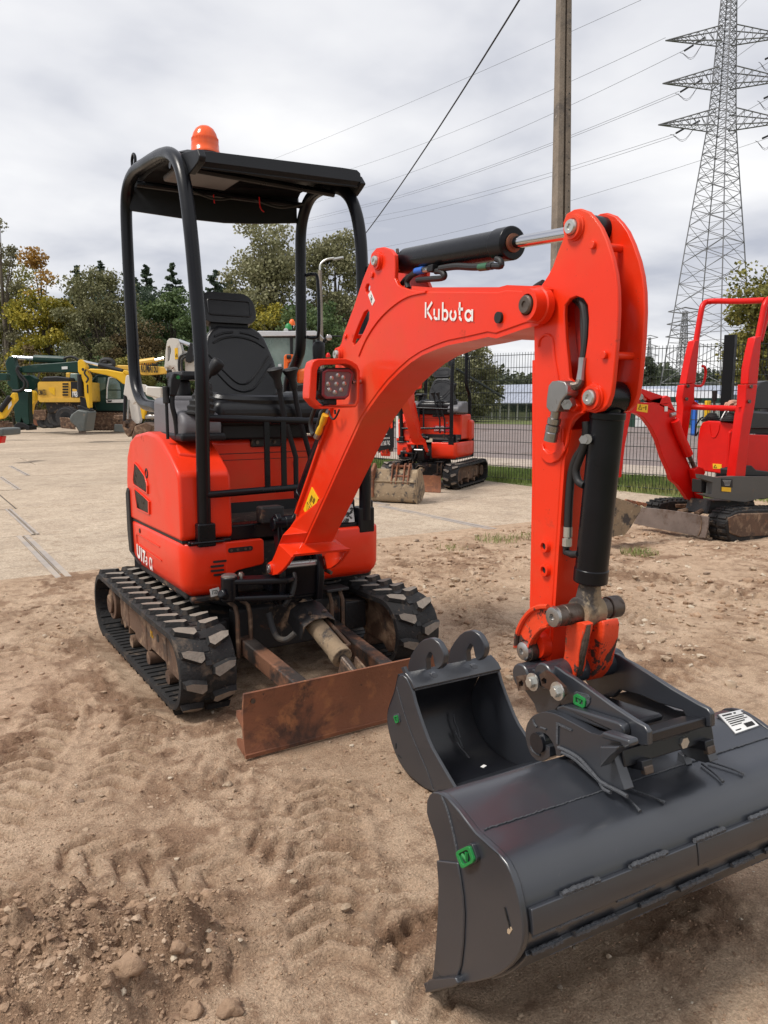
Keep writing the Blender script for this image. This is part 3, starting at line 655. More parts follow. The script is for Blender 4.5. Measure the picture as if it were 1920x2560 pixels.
mk.ribbon([(0, 0), (0, .03), (.01, .02), (.02, .03), (.02, 0)], .005, o0, Vector((0, -1, 0)), VZ, -VX).ribbon([(.034, 0), (.034, .012)], .005, o0, Vector((0, -1, 0)), VZ, -VX)
EX.part('yellow_chalk_mark', mk, M['ytape'])
# ---- undercarriage centre
mb = MB(); mb.bb(-.40, .40, -.30, .32, .17, .30).bb(-.42, -.30, -.36, -.26, .16, .30).bb(.30, .42, -.36, -.26, .16, .30).bb(-.27, .27, -.37, -.30, .14, .34)
mb.cyl((0, 0, .30), (0, 0, .37), .26, seg=32)
EX.part('centre_frame', mb, M['blackw'], bevel=.008)
for x in (-.27, -.21, .2, .26):
    mb = MB().tube([(x, -.30, .37), (x, -.38, .365), (x, -.405, .33), (x, -.41, .14)], .010, seg=6); EX.part('frame_rib', mb, M['rustf'])
EX.part('frame_cap', MB().bb(.17, .29, -.42, -.32, .375, .39), M['blackw'], bevel=.004)
# slew cover plate seen under the right panel
EX.part('slew_ring', MB().cyl((.26, -.22, .385), (.26, -.22, .4), .085, seg=28).cyl((0, 0, .37), (0, 0, .42), .22, seg=28), M['blackw'], bevel=.004)
# ---- blade
mb = MB(); yb = -1.072
prof = [(yb, .0), (yb+.010, .035), (yb+.017, .10), (yb+.015, .17), (yb+.003, .238)]
X0, X1 = -.512, .50
A = [(X0, y, z) for y, z in prof]; T_ = .012
vs_ = []
for x in (X0, X1):
    vs_ += [(x, y, z) for y, z in prof]+[(x, y+T_, z) for y, z in prof[::-1]]
n = 10; mb.add(vs_, [(i, (i+1) % n, n+(i+1) % n, n+i) for i in range(n)]+[tuple(range(n))[::-1], tuple(range(n, 2*n))])
bl = EX.part('blade', mb, M['rust'], smooth=25)
obj('cutting_edge', MB().bb(X0, X1, yb-.001, yb+.012, -.004, .012), M['rust'], bl, bevel=.002)
obj('blade_hole', MB().cyl((X0+.035, yb+.003, .205), (X0+.035, yb+.02, .205), .009), M['dsteel'], bl)
mb = MB()
mb.loops([(X0+.002, yb+.03, .165), (X0+.002, yb+.085, .15), (X0+.002, yb+.09, .125), (X0+.002, yb+.03, .10)], [(X0+.014, yb+.03, .165), (X0+.014, yb+.085, .15), (X0+.014, yb+.09, .125), (X0+.014, yb+.03, .10)])
mb.loops([(X0+.002, yb+.025, .055), (X0+.002, yb+.09, .04), (X0+.002, yb+.085, .015), (X0+.002, yb+.025, .0)], [(X0+.014, yb+.025, .055), (X0+.014, yb+.09, .04), (X0+.014, yb+.085, .015), (X0+.014, yb+.025, .0)])
obj('side_gusset', mb, M['rust'], bl)
for s in (-1, 1):
    xc = .18*s+.0
    a, b = Vector((xc*1.25, -.36, .185)), Vector((xc*1.1, yb+.055, .12))
    d = (b-a).normalized(); rot = d.to_track_quat('Y', 'Z').to_matrix()
    EX.part('blade_arm', MB().box((a+b)/2, (.062, (b-a).length, .075), rot), M['rustf'] if False else material('arm_paint_%d' % (s+1), (.03, .024, .022), .6, spots=[((.17, .075, .04), 4, .46, .12), ((.28, .12, .06), 9, .56, .1)], var=.3, bump=.3), bevel=.006)
# blade cylinder with guard
a, b = Vector((.02, -.37, .36)), Vector((.03, -.965, .15)); d = (b-a).normalized()
cyl_ = EX.part('blade_cylinder', MB().cyl(a+d*.18, a+d*.46, .042, seg=20).cyl(a+d*.43, a+d*.475, .046), M['muddy'], bevel=.003)
obj('rod', MB().cyl(a, a+d*.2, .013).cyl(a+d*.46, b, .018), M['dsteel'], cyl_)
rot = d.to_track_quat('Y', 'Z').to_matrix()
g = MB(); c_ = a+d*.2
sec = [(-.085, -.035), (-.07, .045), (-.03, .068), (.04, .068), (.085, .035), (.09, -.03)]
def gp(t, q, off=0): return c_+rot@Vector((q[0]*(1+off), t, q[1]*(1+off)+.0))
vs_ = [gp(-.07, q) for q in sec]+[gp(.07, q) for q in sec]+[gp(-.07, q, -.09) for q in sec]+[gp(.07, q, -.09) for q in sec]; n = 6
fs = [(i, i+1, n+i+1, n+i) for i in range(n-1)]+[(2*n+i, 2*n+i+1, 3*n+i+1, 3*n+i) for i in range(n-1)]+[(i, i+1, 2*n+i+1, 2*n+i) for i in range(n-1)]+[(n+i, n+i+1, 3*n+i+1, 3*n+i) for i in range(n-1)]+[(0, n, 3*n, 2*n), (n-1, 2*n-1, 4*n-1, 3*n-1)]
obj('cylinder_guard', MB().add(vs_, fs), M['blackw'], cyl_, bevel=.003)
obj('guard_bolt', MB().cyl(gp(.03, (-.03, .068)), gp(.03, (-.032, .076)), .009, seg=8).cyl(gp(.03, (.04, .068)), gp(.03, (.042, .076)), .009, seg=8), M['dsteel'], cyl_)
lug = MB()
for s in (-1, 1): lug.box(b-d*.045+Vector((.034*s, .01, 0)), (.010, .12, .07), rot)
obj('rod_lug', lug, M['rustf'], cyl_, bevel=.004)
obj('side_pipe', MB().tube([a+d*.2+Vector((.05, 0, .02)), a+d*.43+Vector((.058, 0, .02)), a+d*.45+Vector((.02, 0, .03))], .009), M['rustf'], cyl_)
EX.part('blade_hose', MB().tube([PY(775, 1480, -.48), PY(*(560+.3617*310, 1380+.3617*420), -.5), PY(560+.3617*335, 1380+.3617*520, -.52), PY(560+.3617*370, 1380+.3617*590, -.56), PY(560+.3617*430, 1380+.3617*605, -.6), PY(560+.3617*490, 1380+.3617*560, -.62)][1:], .013, smooth=6), M['tyre'])

# ---- revolving body
def wall(name, path, z0, z1, mat, inset=.0, taper=.05, th=.02, parent=None, bevel=.012, crown=.012):
    """bodywork panel following a plan path, with the lower edge drawn in"""
    mb = MB(); n = len(path); P_ = [Vector((x, y, 0)) for x, y in path]; nr = []
    for i in range(n):
        t = (P_[min(i+1, n-1)]-P_[max(i-1, 0)]).normalized(); nr.append(Vector((t.y, -t.x, 0)))
    c_ = Vector((0, .05, 0)); nr = [q if q.dot(P_[i]-c_) > 0 else -q for i, q in enumerate(nr)]
    zs = [(z1, -.012), (z1-.006, -.003), (z1-.014, 0), (z1-(z1-z0)*.35, 0), (z0+taper*1.1, -.001), (z0+taper*.55, -taper*.22), (z0, -taper*.7)]
    zin = [(z0, -taper*.7-th), (z1, -th-.012)]
    prof = [(z, o) for z, o in zs]+zin; k = len(prof)
    vs_ = [P_[i]+nr[i]*o+Vector((0, 0, z)) for i in range(n) for z, o in prof]
    fs = [(i*k+j, i*k+(j+1) % k, (i+1)*k+(j+1) % k, (i+1)*k+j) for i in range(n-1) for j in range(k)]
    fs += [tuple(range(k))[::-1], tuple((n-1)*k+j for j in range(k))]
    mb.add(vs_, fs)
    return EX.part(name, mb, mat, parent, smooth=50)
def arcp(cx, cy, r, a0, a1, n): return [(cx+r*math.cos(R(a0+(a1-a0)*k/n)), cy+r*math.sin(R(a0+(a1-a0)*k/n))) for k in range(n+1)]
lp = [(-.485, .48), (-.495, .40), (-.496, .2), (-.496, 0), (-.496, -.24)]+arcp(-.425, -.315, .071, 180, 262, 6)+[(-.37, -.390), (-.312, -.393)]
pnl = wall('side_panel', lp, .43, .665, M['orange'])
mb = MB(); pts = [(-.314, .66), (-.14, .66), (-.13, .65), (-.13, .552), (-.138, .543), (-.26, .528), (-.290, .505), (-.302, .46), (-.314, .44)]
mb.loops([(x, -.3935, z) for x, z in pts], [(x, -.365, z) for x, z in pts]); 
fp = EX.part('front_panel', mb, M['orange'], bevel=.008, seg=3)
mb = MB()
for k, (dx_, z) in enumerate(((0, .575), (-.012, .5555), (-.012, .536), (0, .517))):
    mb.loops([(x-.368+dx_, -.3965, z2+z) for x, z2 in rrect(0, .06, 0, .009, .0044, 3)], [(x-.368+dx_, -.38, z2+z) for x, z2 in rrect(0, .06, 0, .009, .0044, 3)])
obj('vent_slot', mb, M['mesh'], fp)
mb = MB(); q = rrect(-.30, -.185, .612, .633, .010, 4); mb.loops([(x, -.3955, z) for x, z in q], [(x, -.38, z) for x, z in q]); obj('bracket_slot', mb, M['mesh'], fp)
mb = MB()
for x in (-.285, -.255, -.22, -.198): mb.cyl((x, -.398, .6225), (x, -.394, .6225), .006, seg=10)
obj('slot_bolt', mb, M['dsteel'], fp)
# pressed swage lines on the side panel
mb = MB().ribbon([(0, 0), (.0, -.03), (.008, -.04), (.42, -.055)], .006, Vector((-.4965, .35, .598)), Vector((0, -1, 0)), VZ, -VX, .003).ribbon([(0, 0), (.006, .012), (.40, .006)], .005, Vector((-.4965, .35, .598)), Vector((0, -1, 0)), VZ, -VX, .003)
obj('pressed_rib', mb, M['orange'], pnl)
obj('panel_hole', MB().cyl((-.4985, .285, .632), (-.49, .285, .632), .012), M['mesh'], pnl)
ty = text_mb('U17', Vector((-.4995, .345, .495)), Vector((0, -1, -.10)).normalized(), VZ, .062, bold=.03, stretch=1.0)
ty2 = text_mb('-3', Vector((-.4995, .205, .482)), Vector((0, -1, -.1)).normalized(), VZ, .042, bold=.01, stretch=.95)
obj('model_lettering', ty, M['whitev'], pnl); obj('model_lettering', ty2, M['whitev'], pnl)
obj('model_lettering', text_mb('\u03b1', Vector((-.4995, .128, .474)), Vector((0, -1, -.1)).normalized(), VZ, .074, bold=.0, stretch=.8), M['whitev'], pnl)
s0 = Vector((-.365, -.3955, .447)); mb = MB().box(s0, (.042, .002, .034), Matrix.Rotation(R(-8), 3, 'Y')); obj('round_arrow_sticker', mb, M['white'], pnl)
obj('sticker_print', MB().ribbon([(-.011, -.008), (-.011, .008), (.008, .008), (.010, 0), (.004, -.008), (-.004, -.004), (.004, .002)], .0025, s0+Vector((0, -.0015, 0)), VX, VZ, -VY, .001), M['ink'], pnl)
# right hand panel (image right)
rp_ = [(.10, -.393), (.25, -.395), (.40, -.392)]+arcp(.42, -.32, .072, -82, -5, 6)+[(.494, -.2), (.495, 0), (.495, .25), (.485, .48)]
wall('side_panel', rp_, .43, .672, M['orange'])
# rear counterweight
cw = [(-.478, .47), (-.47, .52)]+arcp(0, .08, .56, 138, 42, 12)+[(.47, .52), (.478, .47)]
wall('counterweight', cw, .42, .80, M['dplastic'], th=.06)
mb = MB(); mb.splate(Frame((-.505, 0, 0), (0, 1, 0), (1, 0, 0)), [(.30, .46), (.48, .50), (.50, .60), (.50, .80), (.47, .83), (.44, .82), (.44, .68), (.43, .50)], 0, .02)
EX.part('rubber_corner_guard', mb, M['rubberb'], bevel=.004)
EX.part('body_floor', MB().bb(-.47, .47, -.33, .48, .41, .64).bb(-.46, -.33, -.375, -.33, .40, .43), M['blackw'], bevel=.01)
EX.part('front_beam', MB().bb(-.44, .45, -.355, -.27, .655, .725).bb(-.47, -.28, -.385, -.20, .655, .676).bb(.26, .46, -.375, -.2, .655, .69), M['black'], bevel=.006)
EX.part('floor_mat', MB().bb(-.27, .43, -.27, .0, .70, .727), M['mat'])
mb = MB()
for k in range(17): mb.bb(-.26, .42, -.262+.0155*k, -.256+.0155*k, .727, .731)
EX.part('mat_ribs', mb, M['mat'], kind='stuff')
# hood at the image left: rounded engine/tank cover
prof = [(.50, .675), (.50, .86), (.47, .99), (.40, 1.07), (.30, 1.105), (.10, 1.125), (-.05, 1.115), (-.13, 1.09), (-.24, 1.035), (-.335, .975), (-.362, .94), (-.368, .70), (-.360, .675)]
def hood(name, x0, x1, pf, mat, bev=.045, sg=6):
    mb = MB(); mb.loops([(x0, y, z) for y, z in pf], [(x1, y, z) for y, z in pf]); return EX.part(name, mb, mat, bevel=bev, seg=sg, smooth=60)
hd = hood('hood', -.496, -.265, prof, M['orange'], .05, 6)
EX.part('hood_seam', MB().bb(-.488, -.27, -.355, .49, .664, .676), M['mesh'])
# raised service lid
lidm = MB(); lid = [(-.455, -.245), (-.335, -.275), (-.30, -.22), (-.30, .02), (-.36, .06), (-.425, -.02)]
def hz_(y):
    ys_ = [q[0] for q in prof[3:11]][::-1]; zs_ = [q[1] for q in prof[3:11]][::-1]; return float(np.interp(y, ys_, zs_))
lidm.loops([(x, y, hz_(y)+.012) for x, y in lid], [(x, y, hz_(y)-.02) for x, y in lid])
ld = obj('service_lid', lidm, M['orange'], hd, bevel=.008, seg=3, smooth=60)
obj('lid_lock', MB().lathe((-.365, -.10, hz_(-.1)+.010), (0, -.25, 1), [(.022, 0), (.022, .004), (.016, .006), (.014, .004)], 20), M['mesh'], ld)
# side openings with black grille
F_ = Frame((-.4975, 0, 0), (0, -1, 0), (1, 0, 0))
zq = zc(300, 1000, .2411)
for nm, q in (('upper', [(160, 660), (190, 690), (260, 790), (282, 880), (282, 960), (150, 870), (145, 830)]), ('lower', [(160, 925), (270, 1020), (300, 1050), (302, 1175), (185, 1120), (168, 1000)])):
    src = zq(q); sz = [F_.at(u, v, 0) for u, v in src]; c_ = (sum(a for a, b in sz)/len(sz), sum(b for a, b in sz)/len(sz))
    g = obj('grille_opening', MB().splate(F_, sz, -.001, .012), M['mesh'], hd)
    big = [(c_[0]+(a-c_[0])*1.14, c_[1]+(b-c_[1])*1.1) for a, b in sz]
    obj('grille_rim', MB().splate(F_, big, -.006, .002, [sz]), M['orange'], hd, bevel=.002)
    mb = MB(); a0, a1 = min(a for a, b in sz), max(a for a, b in sz); b0, b1 = min(b for a, b in sz), max(b for a, b in sz)
    def inside(x, y):
        r = False; n = len(sz)
        for i in range(n):
            (xa, ya), (xb, yb_) = sz[i], sz[(i+1) % n]
            if (ya > y) != (yb_ > y) and x < (xb-xa)*(y-ya)/(yb_-ya)+xa: r = not r
        return r
    st = .0085
    for k in range(60):
        for dr in (1, -1):
            run = []
            for j in range(80):
                x = a0+j*.003; y = b0-.25+k*st+dr*(x-a0)*1.1+(.12 if dr > 0 else .35)
                if inside(x, y): run.append(F_.P(x, y, -.0035))
                elif run: break
            if len(run) > 1: mb.tube([run[0], run[-1]], .0013, seg=4)
    obj('wire_grille', mb, M['dsteel'], hd, kind='stuff')
obj('hood_lock', MB().lathe((-.492, .12, .93), (-1, 0, 0), [(.024, 0), (.024, .006), (.017, .008), (.015, .002)], 20), M['mesh'], hd)
# seat pedestal
pd = EX.part('seat_pedestal', MB().bb(-.262, .44, -.02, .45, .70, 1.085), M['orange'], bevel=.025, seg=4, smooth=60)
EX.part('rear_cover', MB().bb(-.262, .49, .30, .50, .68, 1.0), M['orange'], bevel=.05, seg=5, smooth=60)
obj('pedestal_seam', MB().bb(-.24, .43, -.0225, -.01, 1.015, 1.018).bb(-.24, .43, -.0225, -.01, .985, .987), M['mesh'], pd)
obj('pedestal_lock', MB().cyl((.21, -.026, .955), (.21, -.018, .955), .013), M['steel'], pd)
mb = MB().bb(-.03, .13, -.035, .0, 1.045, 1.095); obj('latch_box', mb, M['blackw'], pd, bevel=.006)
obj('latch_bolt', MB().cyl((.0, -.04, 1.068), (.0, -.034, 1.068), .009).cyl((.09, -.04, 1.068), (.09, -.034, 1.068), .009).tube([(-.02, -.045, 1.09), (.11, -.045, 1.09)], .004), M['dsteel'], pd)
EX.part('round_decal', MB().cyl((.30, -.024, 1.03), (.30, -.0205, 1.03), .022).bb(.285, .315, -.0245, -.0205, .99, 1.02), M['red'])
EX.part('floor_panel_black', MB().bb(-.262, .44, -.035, -.018, .70, .78), M['rubberb'])
# ---- console (grey) with joystick each side
cs = MB(); pf = [(-.23, 1.11), (-.235, 1.17), (-.20, 1.215), (-.08, 1.235), (-.05, 1.27), (.20, 1.285), (.22, 1.10)]
cs.loops([(-.43, y, z) for y, z in pf], [(-.245, y, z) for y, z in pf])
con = EX.part('control_console', cs, M['plastic'], bevel=.03, seg=4, smooth=60)
obj('console_skirt', MB().bb(-.44, -.235, -.245, .2, 1.09, 1.125), M['dplastic'], con, bevel=.012, seg=3)
obj('console_rear_box', MB().bb(-.41, -.27, -.04, .12, 1.12, 1.29), M['plastic'], con, bevel=.02, seg=3)
obj('armrest', MB().bb(-.35, -.22, .02, .26, 1.365, 1.405).bb(-.33, -.27, .1, .2, 1.28, 1.37), M['dplastic'], con, bevel=.02, seg=3)
cs = MB(); cs.loops([(.28, y, z) for y, z in pf], [(.47, y, z) for y, z in pf]); EX.part('control_console', cs, M['plastic'], bevel=.03, seg=4, smooth=60)
def bellows(p, top, r0, r1, n=6):
    p, top = Vector(p), Vector(top); d = top-p; Ln = d.length; pr = []
    for k in range(n):
        t0 = k/n; ra = r0+(r1-r0)*t0; pr += [(ra, Ln*t0), (ra*1.02, Ln*(t0+.3/n)), (ra*.86, Ln*(t0+.6/n)), (ra*.86, Ln*(t0+.8/n))]
    pr.append((r1*.8, Ln)); return MB().lathe(p, d, pr, 18)
def joystick(p, tip, lean):
    js = EX.part('joystick', bellows(p, Vector(p)+Vector((lean*.2, 0, .15)), .068, .028, 6), M['rubberb'], smooth=50)
    q = Vector(p)+Vector((lean*.2, 0, .15)); tip = Vector(tip)
    mb = MB().lathe(q, tip-q, [(.011, 0), (.013, (tip-q).length*.35), (.027, (tip-q).length*.5), (.034, (tip-q).length*.75), (.038, (tip-q).length*.95), (.033, (tip-q).length*1.08), (.014, (tip-q).length*1.14)], 16, sx=1, sy=.8)
    obj('grip', mb, M['dplastic'], js, smooth=60)
joystick((-.335, -.19, 1.20), (-.250, -.21, 1.435), .15)
joystick((.325, -.06, 1.23), (.335, -.05, 1.54), -.05)
# auxiliary levers (far left of console)
lv = EX.part('dozer_lever', MB().tube([(-.43, -.16, 1.10), (-.435, -.16, 1.18), (-.448, -.16, 1.25), (-.442, -.16, 1.31)], .011, smooth=5), M['dplastic'])
obj('grip', MB().loops(*[[(x, -.16+w_, z) for x, z in [(-.462, 1.29), (-.436, 1.285), (-.415, 1.34), (-.408, 1.372), (-.42, 1.382), (-.445, 1.385), (-.455, 1.36)]] for w_ in (-.022, .022)]), M['dplastic'], lv, bevel=.008, seg=3, smooth=60)
obj('green_button', MB().cyl((-.4245, -.184, 1.368), (-.4245, -.180, 1.368), .008), M['green'], lv)
lv = EX.part('throttle_lever', MB().tube([(-.47, -.15, 1.10), (-.47, -.15, 1.27)], .007), M['dplastic'])
obj('grip', MB().cyl((-.47, -.15, 1.255), (-.472, -.15, 1.33), .015, .013), M['rubberb'], lv, bevel=.004)
# travel levers
for dx_ in (0, .078):
    tl = EX.part('travel_lever', MB().tube([(.145+dx_, -.16, .80), (.143+dx_, -.165, 1.0), (.105+dx_, -.17, 1.12), (.072+dx_, -.175, 1.24), (.052+dx_, -.18, 1.345)], .0125, seg=12), M['dplastic'])
    obj('grip', MB().lathe((.055+dx_, -.18, 1.325), (-.25, -.05, 1), [(.015, 0), (.018, .01), (.018, .045), (.034, .082), (.038, .09), (.030, .097)], 20, sx=1.25), M['rubberb'], tl, smooth=50)
# ---- seat
st_ = EX.part('seat_cushion', MB().bb(-.245, .335, -.14, .30, 1.165, 1.272), M['vinyl'], bevel=.045, seg=6, smooth=60)
obj('seat_bolster', MB().tube([(-.20, .22, 1.285), (-.205, 0, 1.282), (-.17, -.085, 1.27), (.02, -.105, 1.265), (.24, -.09, 1.27), (.285, 0, 1.284), (.28, .22, 1.288)], .030, smooth=5, seg=10), M['vinyl'], st_)
EX.part('seat_base', MB().bb(-.19, .25, -.06, .27, 1.085, 1.19).bb(-.21, .26, -.08, .0, 1.15, 1.185), M['dplastic'], bevel=.01)
br = MB()
bo = [(-.17, 0), (.19, 0), (.215, .06), (.205, .17), (.165, .28), (.14, .31), (.10, .33), (-.08, .33), (-.12, .31), (-.145, .28), (-.185, .17), (-.195, .06)]
bo = [(a+.012, b*1.10) for a, b in bo]
b0 = Vector((0, .20, 1.285)); bu = Vector((0, .26, .966)).normalized(); bn = VX.cross(bu)
bk = [b0+VX*a+bu*b for a, b in bo]
if bn.y > 0: bn = -bn
bko = br.loops([p+bn*.035 for p in bk], [p-bn*.035 for p in bk]); bkk = EX.part('seat_backrest', br, M['vinyl'], bevel=.033, seg=6, smooth=60)
def bp(a, b, t=.034): return b0+VX*(a+.012)+bu*b*1.10+bn*t
mb = MB()
for pts in ([(-.15, .19), (-.09, .125), (-.03, .068), (.01, .055), (.05, .068), (.11, .125), (.17, .19)], [(-.14, .13), (-.06, .045), (-.01, .022), (.03, .022), (.08, .045), (.18, .15)], [(-.12, .245), (-.06, .27), (.02, .278), (.1, .262), (.155, .232)], [(.03, .30), (.08, .293), (.13, .275)], [(-.01, .30), (-.06, .293), (-.11, .275)]):
    mb.tube([bp(a, b, .036) for a, b in pts], .006, seg=8, smooth=6)
obj('moulded_ribs', mb, M['vinyl'], bkk)
hr = MB(); h0 = b0+bu*.378; hh = rrect(-.155, .155, 0, .16, .062, 6)
hh = [(a*(1-.10*b/.16), b) for a, b in hh]
hr.loops([h0+VX*(a-.005)+bu*b+bn*.035 for a, b in hh], [h0+VX*(a-.005)+bu*b-bn*.03 for a, b in hh]); hrr = EX.part('headrest', hr, M['vinyl'], bevel=.022, seg=5, smooth=60)
mb = MB(); q = [h0+VX*a+bu*b+bn*.036 for a, b in rrect(-.11, .115, .04, .12, .014, 4)]; mb.tube(q+[q[0]], .005, seg=8); obj('moulded_ribs', mb, M['vinyl'], hrr)
obj('headrest_stem', MB().box(h0-bu*.004+VX*.0, (.20, .03, .07)), M['dplastic'], hrr)
# ---- canopy
def post(name, pts, r=.032): return EX.part(name, MB().tube(pts, r, seg=16, smooth=6, sq=False), M['black'])
fr_l = [(-.395, -.372, .70), (-.40, -.40, 1.05), (-.402, -.425, 1.40), (-.402, -.385, 1.73), (-.402, -.335, 2.0), (-.402, -.27, 2.19), (-.402, -.16, 2.29), (-.402, 0, 2.335), (-.402, .26, 2.36), (-.402, .44, 2.37), (-.402, .57, 2.335), (-.402, .63, 2.24), (-.402, .64, 2.0), (-.402, .625, 1.6), (-.402, .60, 1.37), (-.402, .47, 1.26), (-.402, .22, 1.235), (-.39, .1, 1.18)]
cf_l = post('canopy_frame', fr_l, .029)
yr = [(-.375, .70), (-.38, 1.2), (-.365, 1.7), (-.345, 2.0), (-.29, 2.16), (-.2, 2.25), (-.06, 2.30), (.1, 2.31), (.20, 2.27), (.265, 2.17), (.28, 2.0), (.29, 1.6), (.34, 1.49), (.45, 1.38), (.47, 1.2), (.47, 1.0)]
fr_r = [(.405, y, z) for y, z in yr]
cf_r = post('canopy_frame', fr_r, .029)
EX.part('post_foot', MB().box((-.395, -.365, .70), (.078, .085, .10)).box((-.39, -.36, .67), (.15, .10, .012)), M['black'], bevel=.006)
EX.part('post_foot', MB().box((.405, -.35, .70), (.085, .09, .12)), M['black'], bevel=.006)
mb = MB().splate(Frame((0, -.345, 0), (1, 0, 0), (0, 1, 0)), [(-.36, .66), (-.16, .66), (-.16, .722), (-.30, .722), (-.335, .74), (-.36, .80)], 0, .012); EX.part('post_gusset', mb, M['black'], bevel=.003)
mb = MB().splate(Frame((0, -.345, 0), (1, 0, 0), (0, 1, 0)), [(.37, .66), (.25, .66), (.25, .71), (.33, .735), (.365, .80)], 0, .012); EX.part('post_gusset', mb, M['black'], bevel=.003)
EX.part('post_stub', MB().bb(.43, .47, -.35, -.28, .67, .79), M['black'], bevel=.01)
obj('frame_eye', MB().tube([(-.402, .44, 2.37), (-.402, .425, 2.43), (-.402, .455, 2.455), (-.402, .485, 2.43), (-.402, .475, 2.37)], .007, smooth=5), M['black'], cf_l)
rl = EX.part('front_rail', MB().tube([(-.39, -.40, 1.195), (.405, -.38, 1.165)], .0155, seg=12).tube([(-.39, -.40, .872), (.30, -.40, .885), (.405, -.375, .89)], .0155, seg=12), M['black'])
for x in (-.11, -.03): obj('rail_bar', MB().bb(x-.012, x+.012, -.405, -.395, .88, 1.18), M['black'], rl)
gh = obj('grab_handle', MB().tube([(.43, .27, 1.93), (.46, .245, 1.935), (.475, .22, 1.90), (.478, .22, 1.64), (.462, .245, 1.605), (.43, .27, 1.61)], .009, smooth=4), M['black'], cf_r)
obj('grab_handle', MB().tube([(.41, -.36, 1.86), (.43, -.42, 1.875), (.435, -.45, 1.85), (.435, -.45, 1.78)], .012, smooth=4), M['black'], cf_r)
# roof
HR = zc(290, 300, .3858)
def roof_sec(x):
    t = (x+.365)/.775; zt = 2.280+.04*t; zb = 2.228+.03*t; yr_ = .615-.31*t
    return [(yr_, 2.30), (yr_+.005, 2.352), (yr_-.03, 2.375), (yr_*.5, 2.378), (0, 2.355), (-.20, 2.315+.01*t), (-.295, zt+.008), (-.332, zt-.004), (-.343, zb+.004), (-.335, zb)]
mb = MB(); vs_ = []; xsec = [(-.368, .012), (-.355, .002), (-.30, 0), (0, 0), (.34, 0), (.395, .002), (.412, .014)]
for x, dz in xsec:
    for j_, (y, z) in enumerate(roof_sec(x)): vs_.append((x, y, z-(dz if 1 <= j_ <= 7 else 0)))
k = 10; nS = len(xsec)
fs = [(i*k+j, (i+1)*k+j, (i+1)*k+j+1, i*k+j+1) for i in range(nS-1) for j in range(k-1)]
inner = [(x*.97, y-.016*(1 if y > 0 else -1), z-.02) for x, y, z in vs_]
b_ = len(vs_)
fs2 = [(b_+a, b_+d_, b_+c_, b_+b2) for a, b2, c_, d_ in fs]
edge = [i*k for i in range(nS)]+[(nS-1)*k+j for j in range(1, k)]+[i*k+k-1 for i in range(nS-2, -1, -1)]+[j for j in range(k-2, 0, -1)]
fs3 = [(edge[i], edge[(i+1) % len(edge)], b_+edge[(i+1) % len(edge)], b_+edge[i]) for i in range(len(edge))]
rf = EX.part('canopy_roof', MB().add(vs_+inner, fs+fs2+fs3), M['roof'], smooth=32)
obj('roof_ridge', MB().tube([(-.31, -.275, 2.288), (.36, -.275, 2.322)], .006, seg=6), M['roof'], rf)
for x0, th_, q in ((-.384, .03, [(380, 235), (440, 205), (525, 186), (540, 230), (535, 262), (510, 300), (470, 352), (440, 290)]), (.405, .03, [(1440, 400), (1560, 360), (1586, 408), (1560, 450), (1530, 492), (1490, 470), (1465, 445)])):
    A = [PX(u, v, x0) for u, v in HR(q)]; obj('roof_cheek', MB().loops(A, [p+VX*th_ for p in A]), M['roof'], rf, bevel=.005)
rv = MB(); top = [(-.395, .62, 2.34), (-.154, .517, 2.33), (.042, .434, 2.32), (.188, .372, 2.31), (.39, .287, 2.30)]
bot = [(-.385, .614, 2.224), (-.154, .515, 2.196), (.042, .432, 2.181), (.188, .370, 2.182), (.39, .285, 2.194)]
dn_ = Vector((.40, .92, 0)).normalized()*.014
vs_ = [Vector(p) for p in top+bot]; vs_ += [p-dn_ for p in vs_]; n = 5
fs = [(i, i+1, n+i+1, n+i) for i in range(n-1)]+[(2*n+i, 2*n+i+1, 3*n+i+1, 3*n+i) for i in range(n-1)]+[(n+i, n+i+1, 3*n+i+1, 3*n+i) for i in range(n-1)]+[(i, i+1, 2*n+i+1, 2*n+i) for i in range(n-1)]+[(0, n, 3*n, 2*n), (n-1, 2*n-1, 4*n-1, 3*n-1)]
obj('rear_valance', MB().add(vs_, fs), M['roof'], rf)
sb = MB(); sb.tube([(-.40, -.10, 2.27), (.40, -.10, 2.26)], .016).tube([(-.40, .42, 2.31), (.40, .22, 2.27)], .016)
EX.part('roof_crossbar', sb, M['black'])
obj('roof_liner', MB().bb(-.31, .0, -.05, .30, 2.305, 2.335), M['plastic'], rf, bevel=.01)
obj('cabin_light', MB().bb(-.03, .12, -.27, -.20, 2.262, 2.29).bb(.20, .25, -.25, -.20, 2.265, 2.29), material('pale_light_cover', (.45, .36, .28), .5), rf, bevel=.004)
obj('roof_cable', MB().tube([(-.2, .35, 2.31), (-.05, .3, 2.26), (.1, .3, 2.29), (.25, .2, 2.24), (.36, .15, 2.26)], .006, smooth=6), M['rubberb'], rf)
obj('red_tie', MB().tube([(.15, .22, 2.28), (.155, .22, 2.23), (.17, .21, 2.21)], .003, smooth=3).tube([(-.06, .3, 2.28), (-.055, .3, 2.24)], .003), M['red'], rf)
# beacon
bc = Vector((-.240, -.10, 2.338))
be = EX.part('beacon', MB().lathe(bc, VZ, [(.064, 0), (.064, .010), (.061, .012), (.060, .035), (.057, .062), (.050, .085), (.039, .103), (.024, .114), (.008, .118)], 36), M['beacon'], smooth=60)
mb = MB()
for k in range(48):
    a = 2*math.pi*k/48; mb.box(bc+Vector((math.cos(a)*.0575, math.sin(a)*.0575, .038)), (.0025, .0035, .05), Matrix.Rotation(a, 3, 'Z'))
obj('lens_fluting', mb, M['beacon'], be, kind='stuff')
obj('beacon_base', MB().cyl(bc-VZ*.02, bc+VZ*.003, .063, seg=30), M['rubberb'], be)
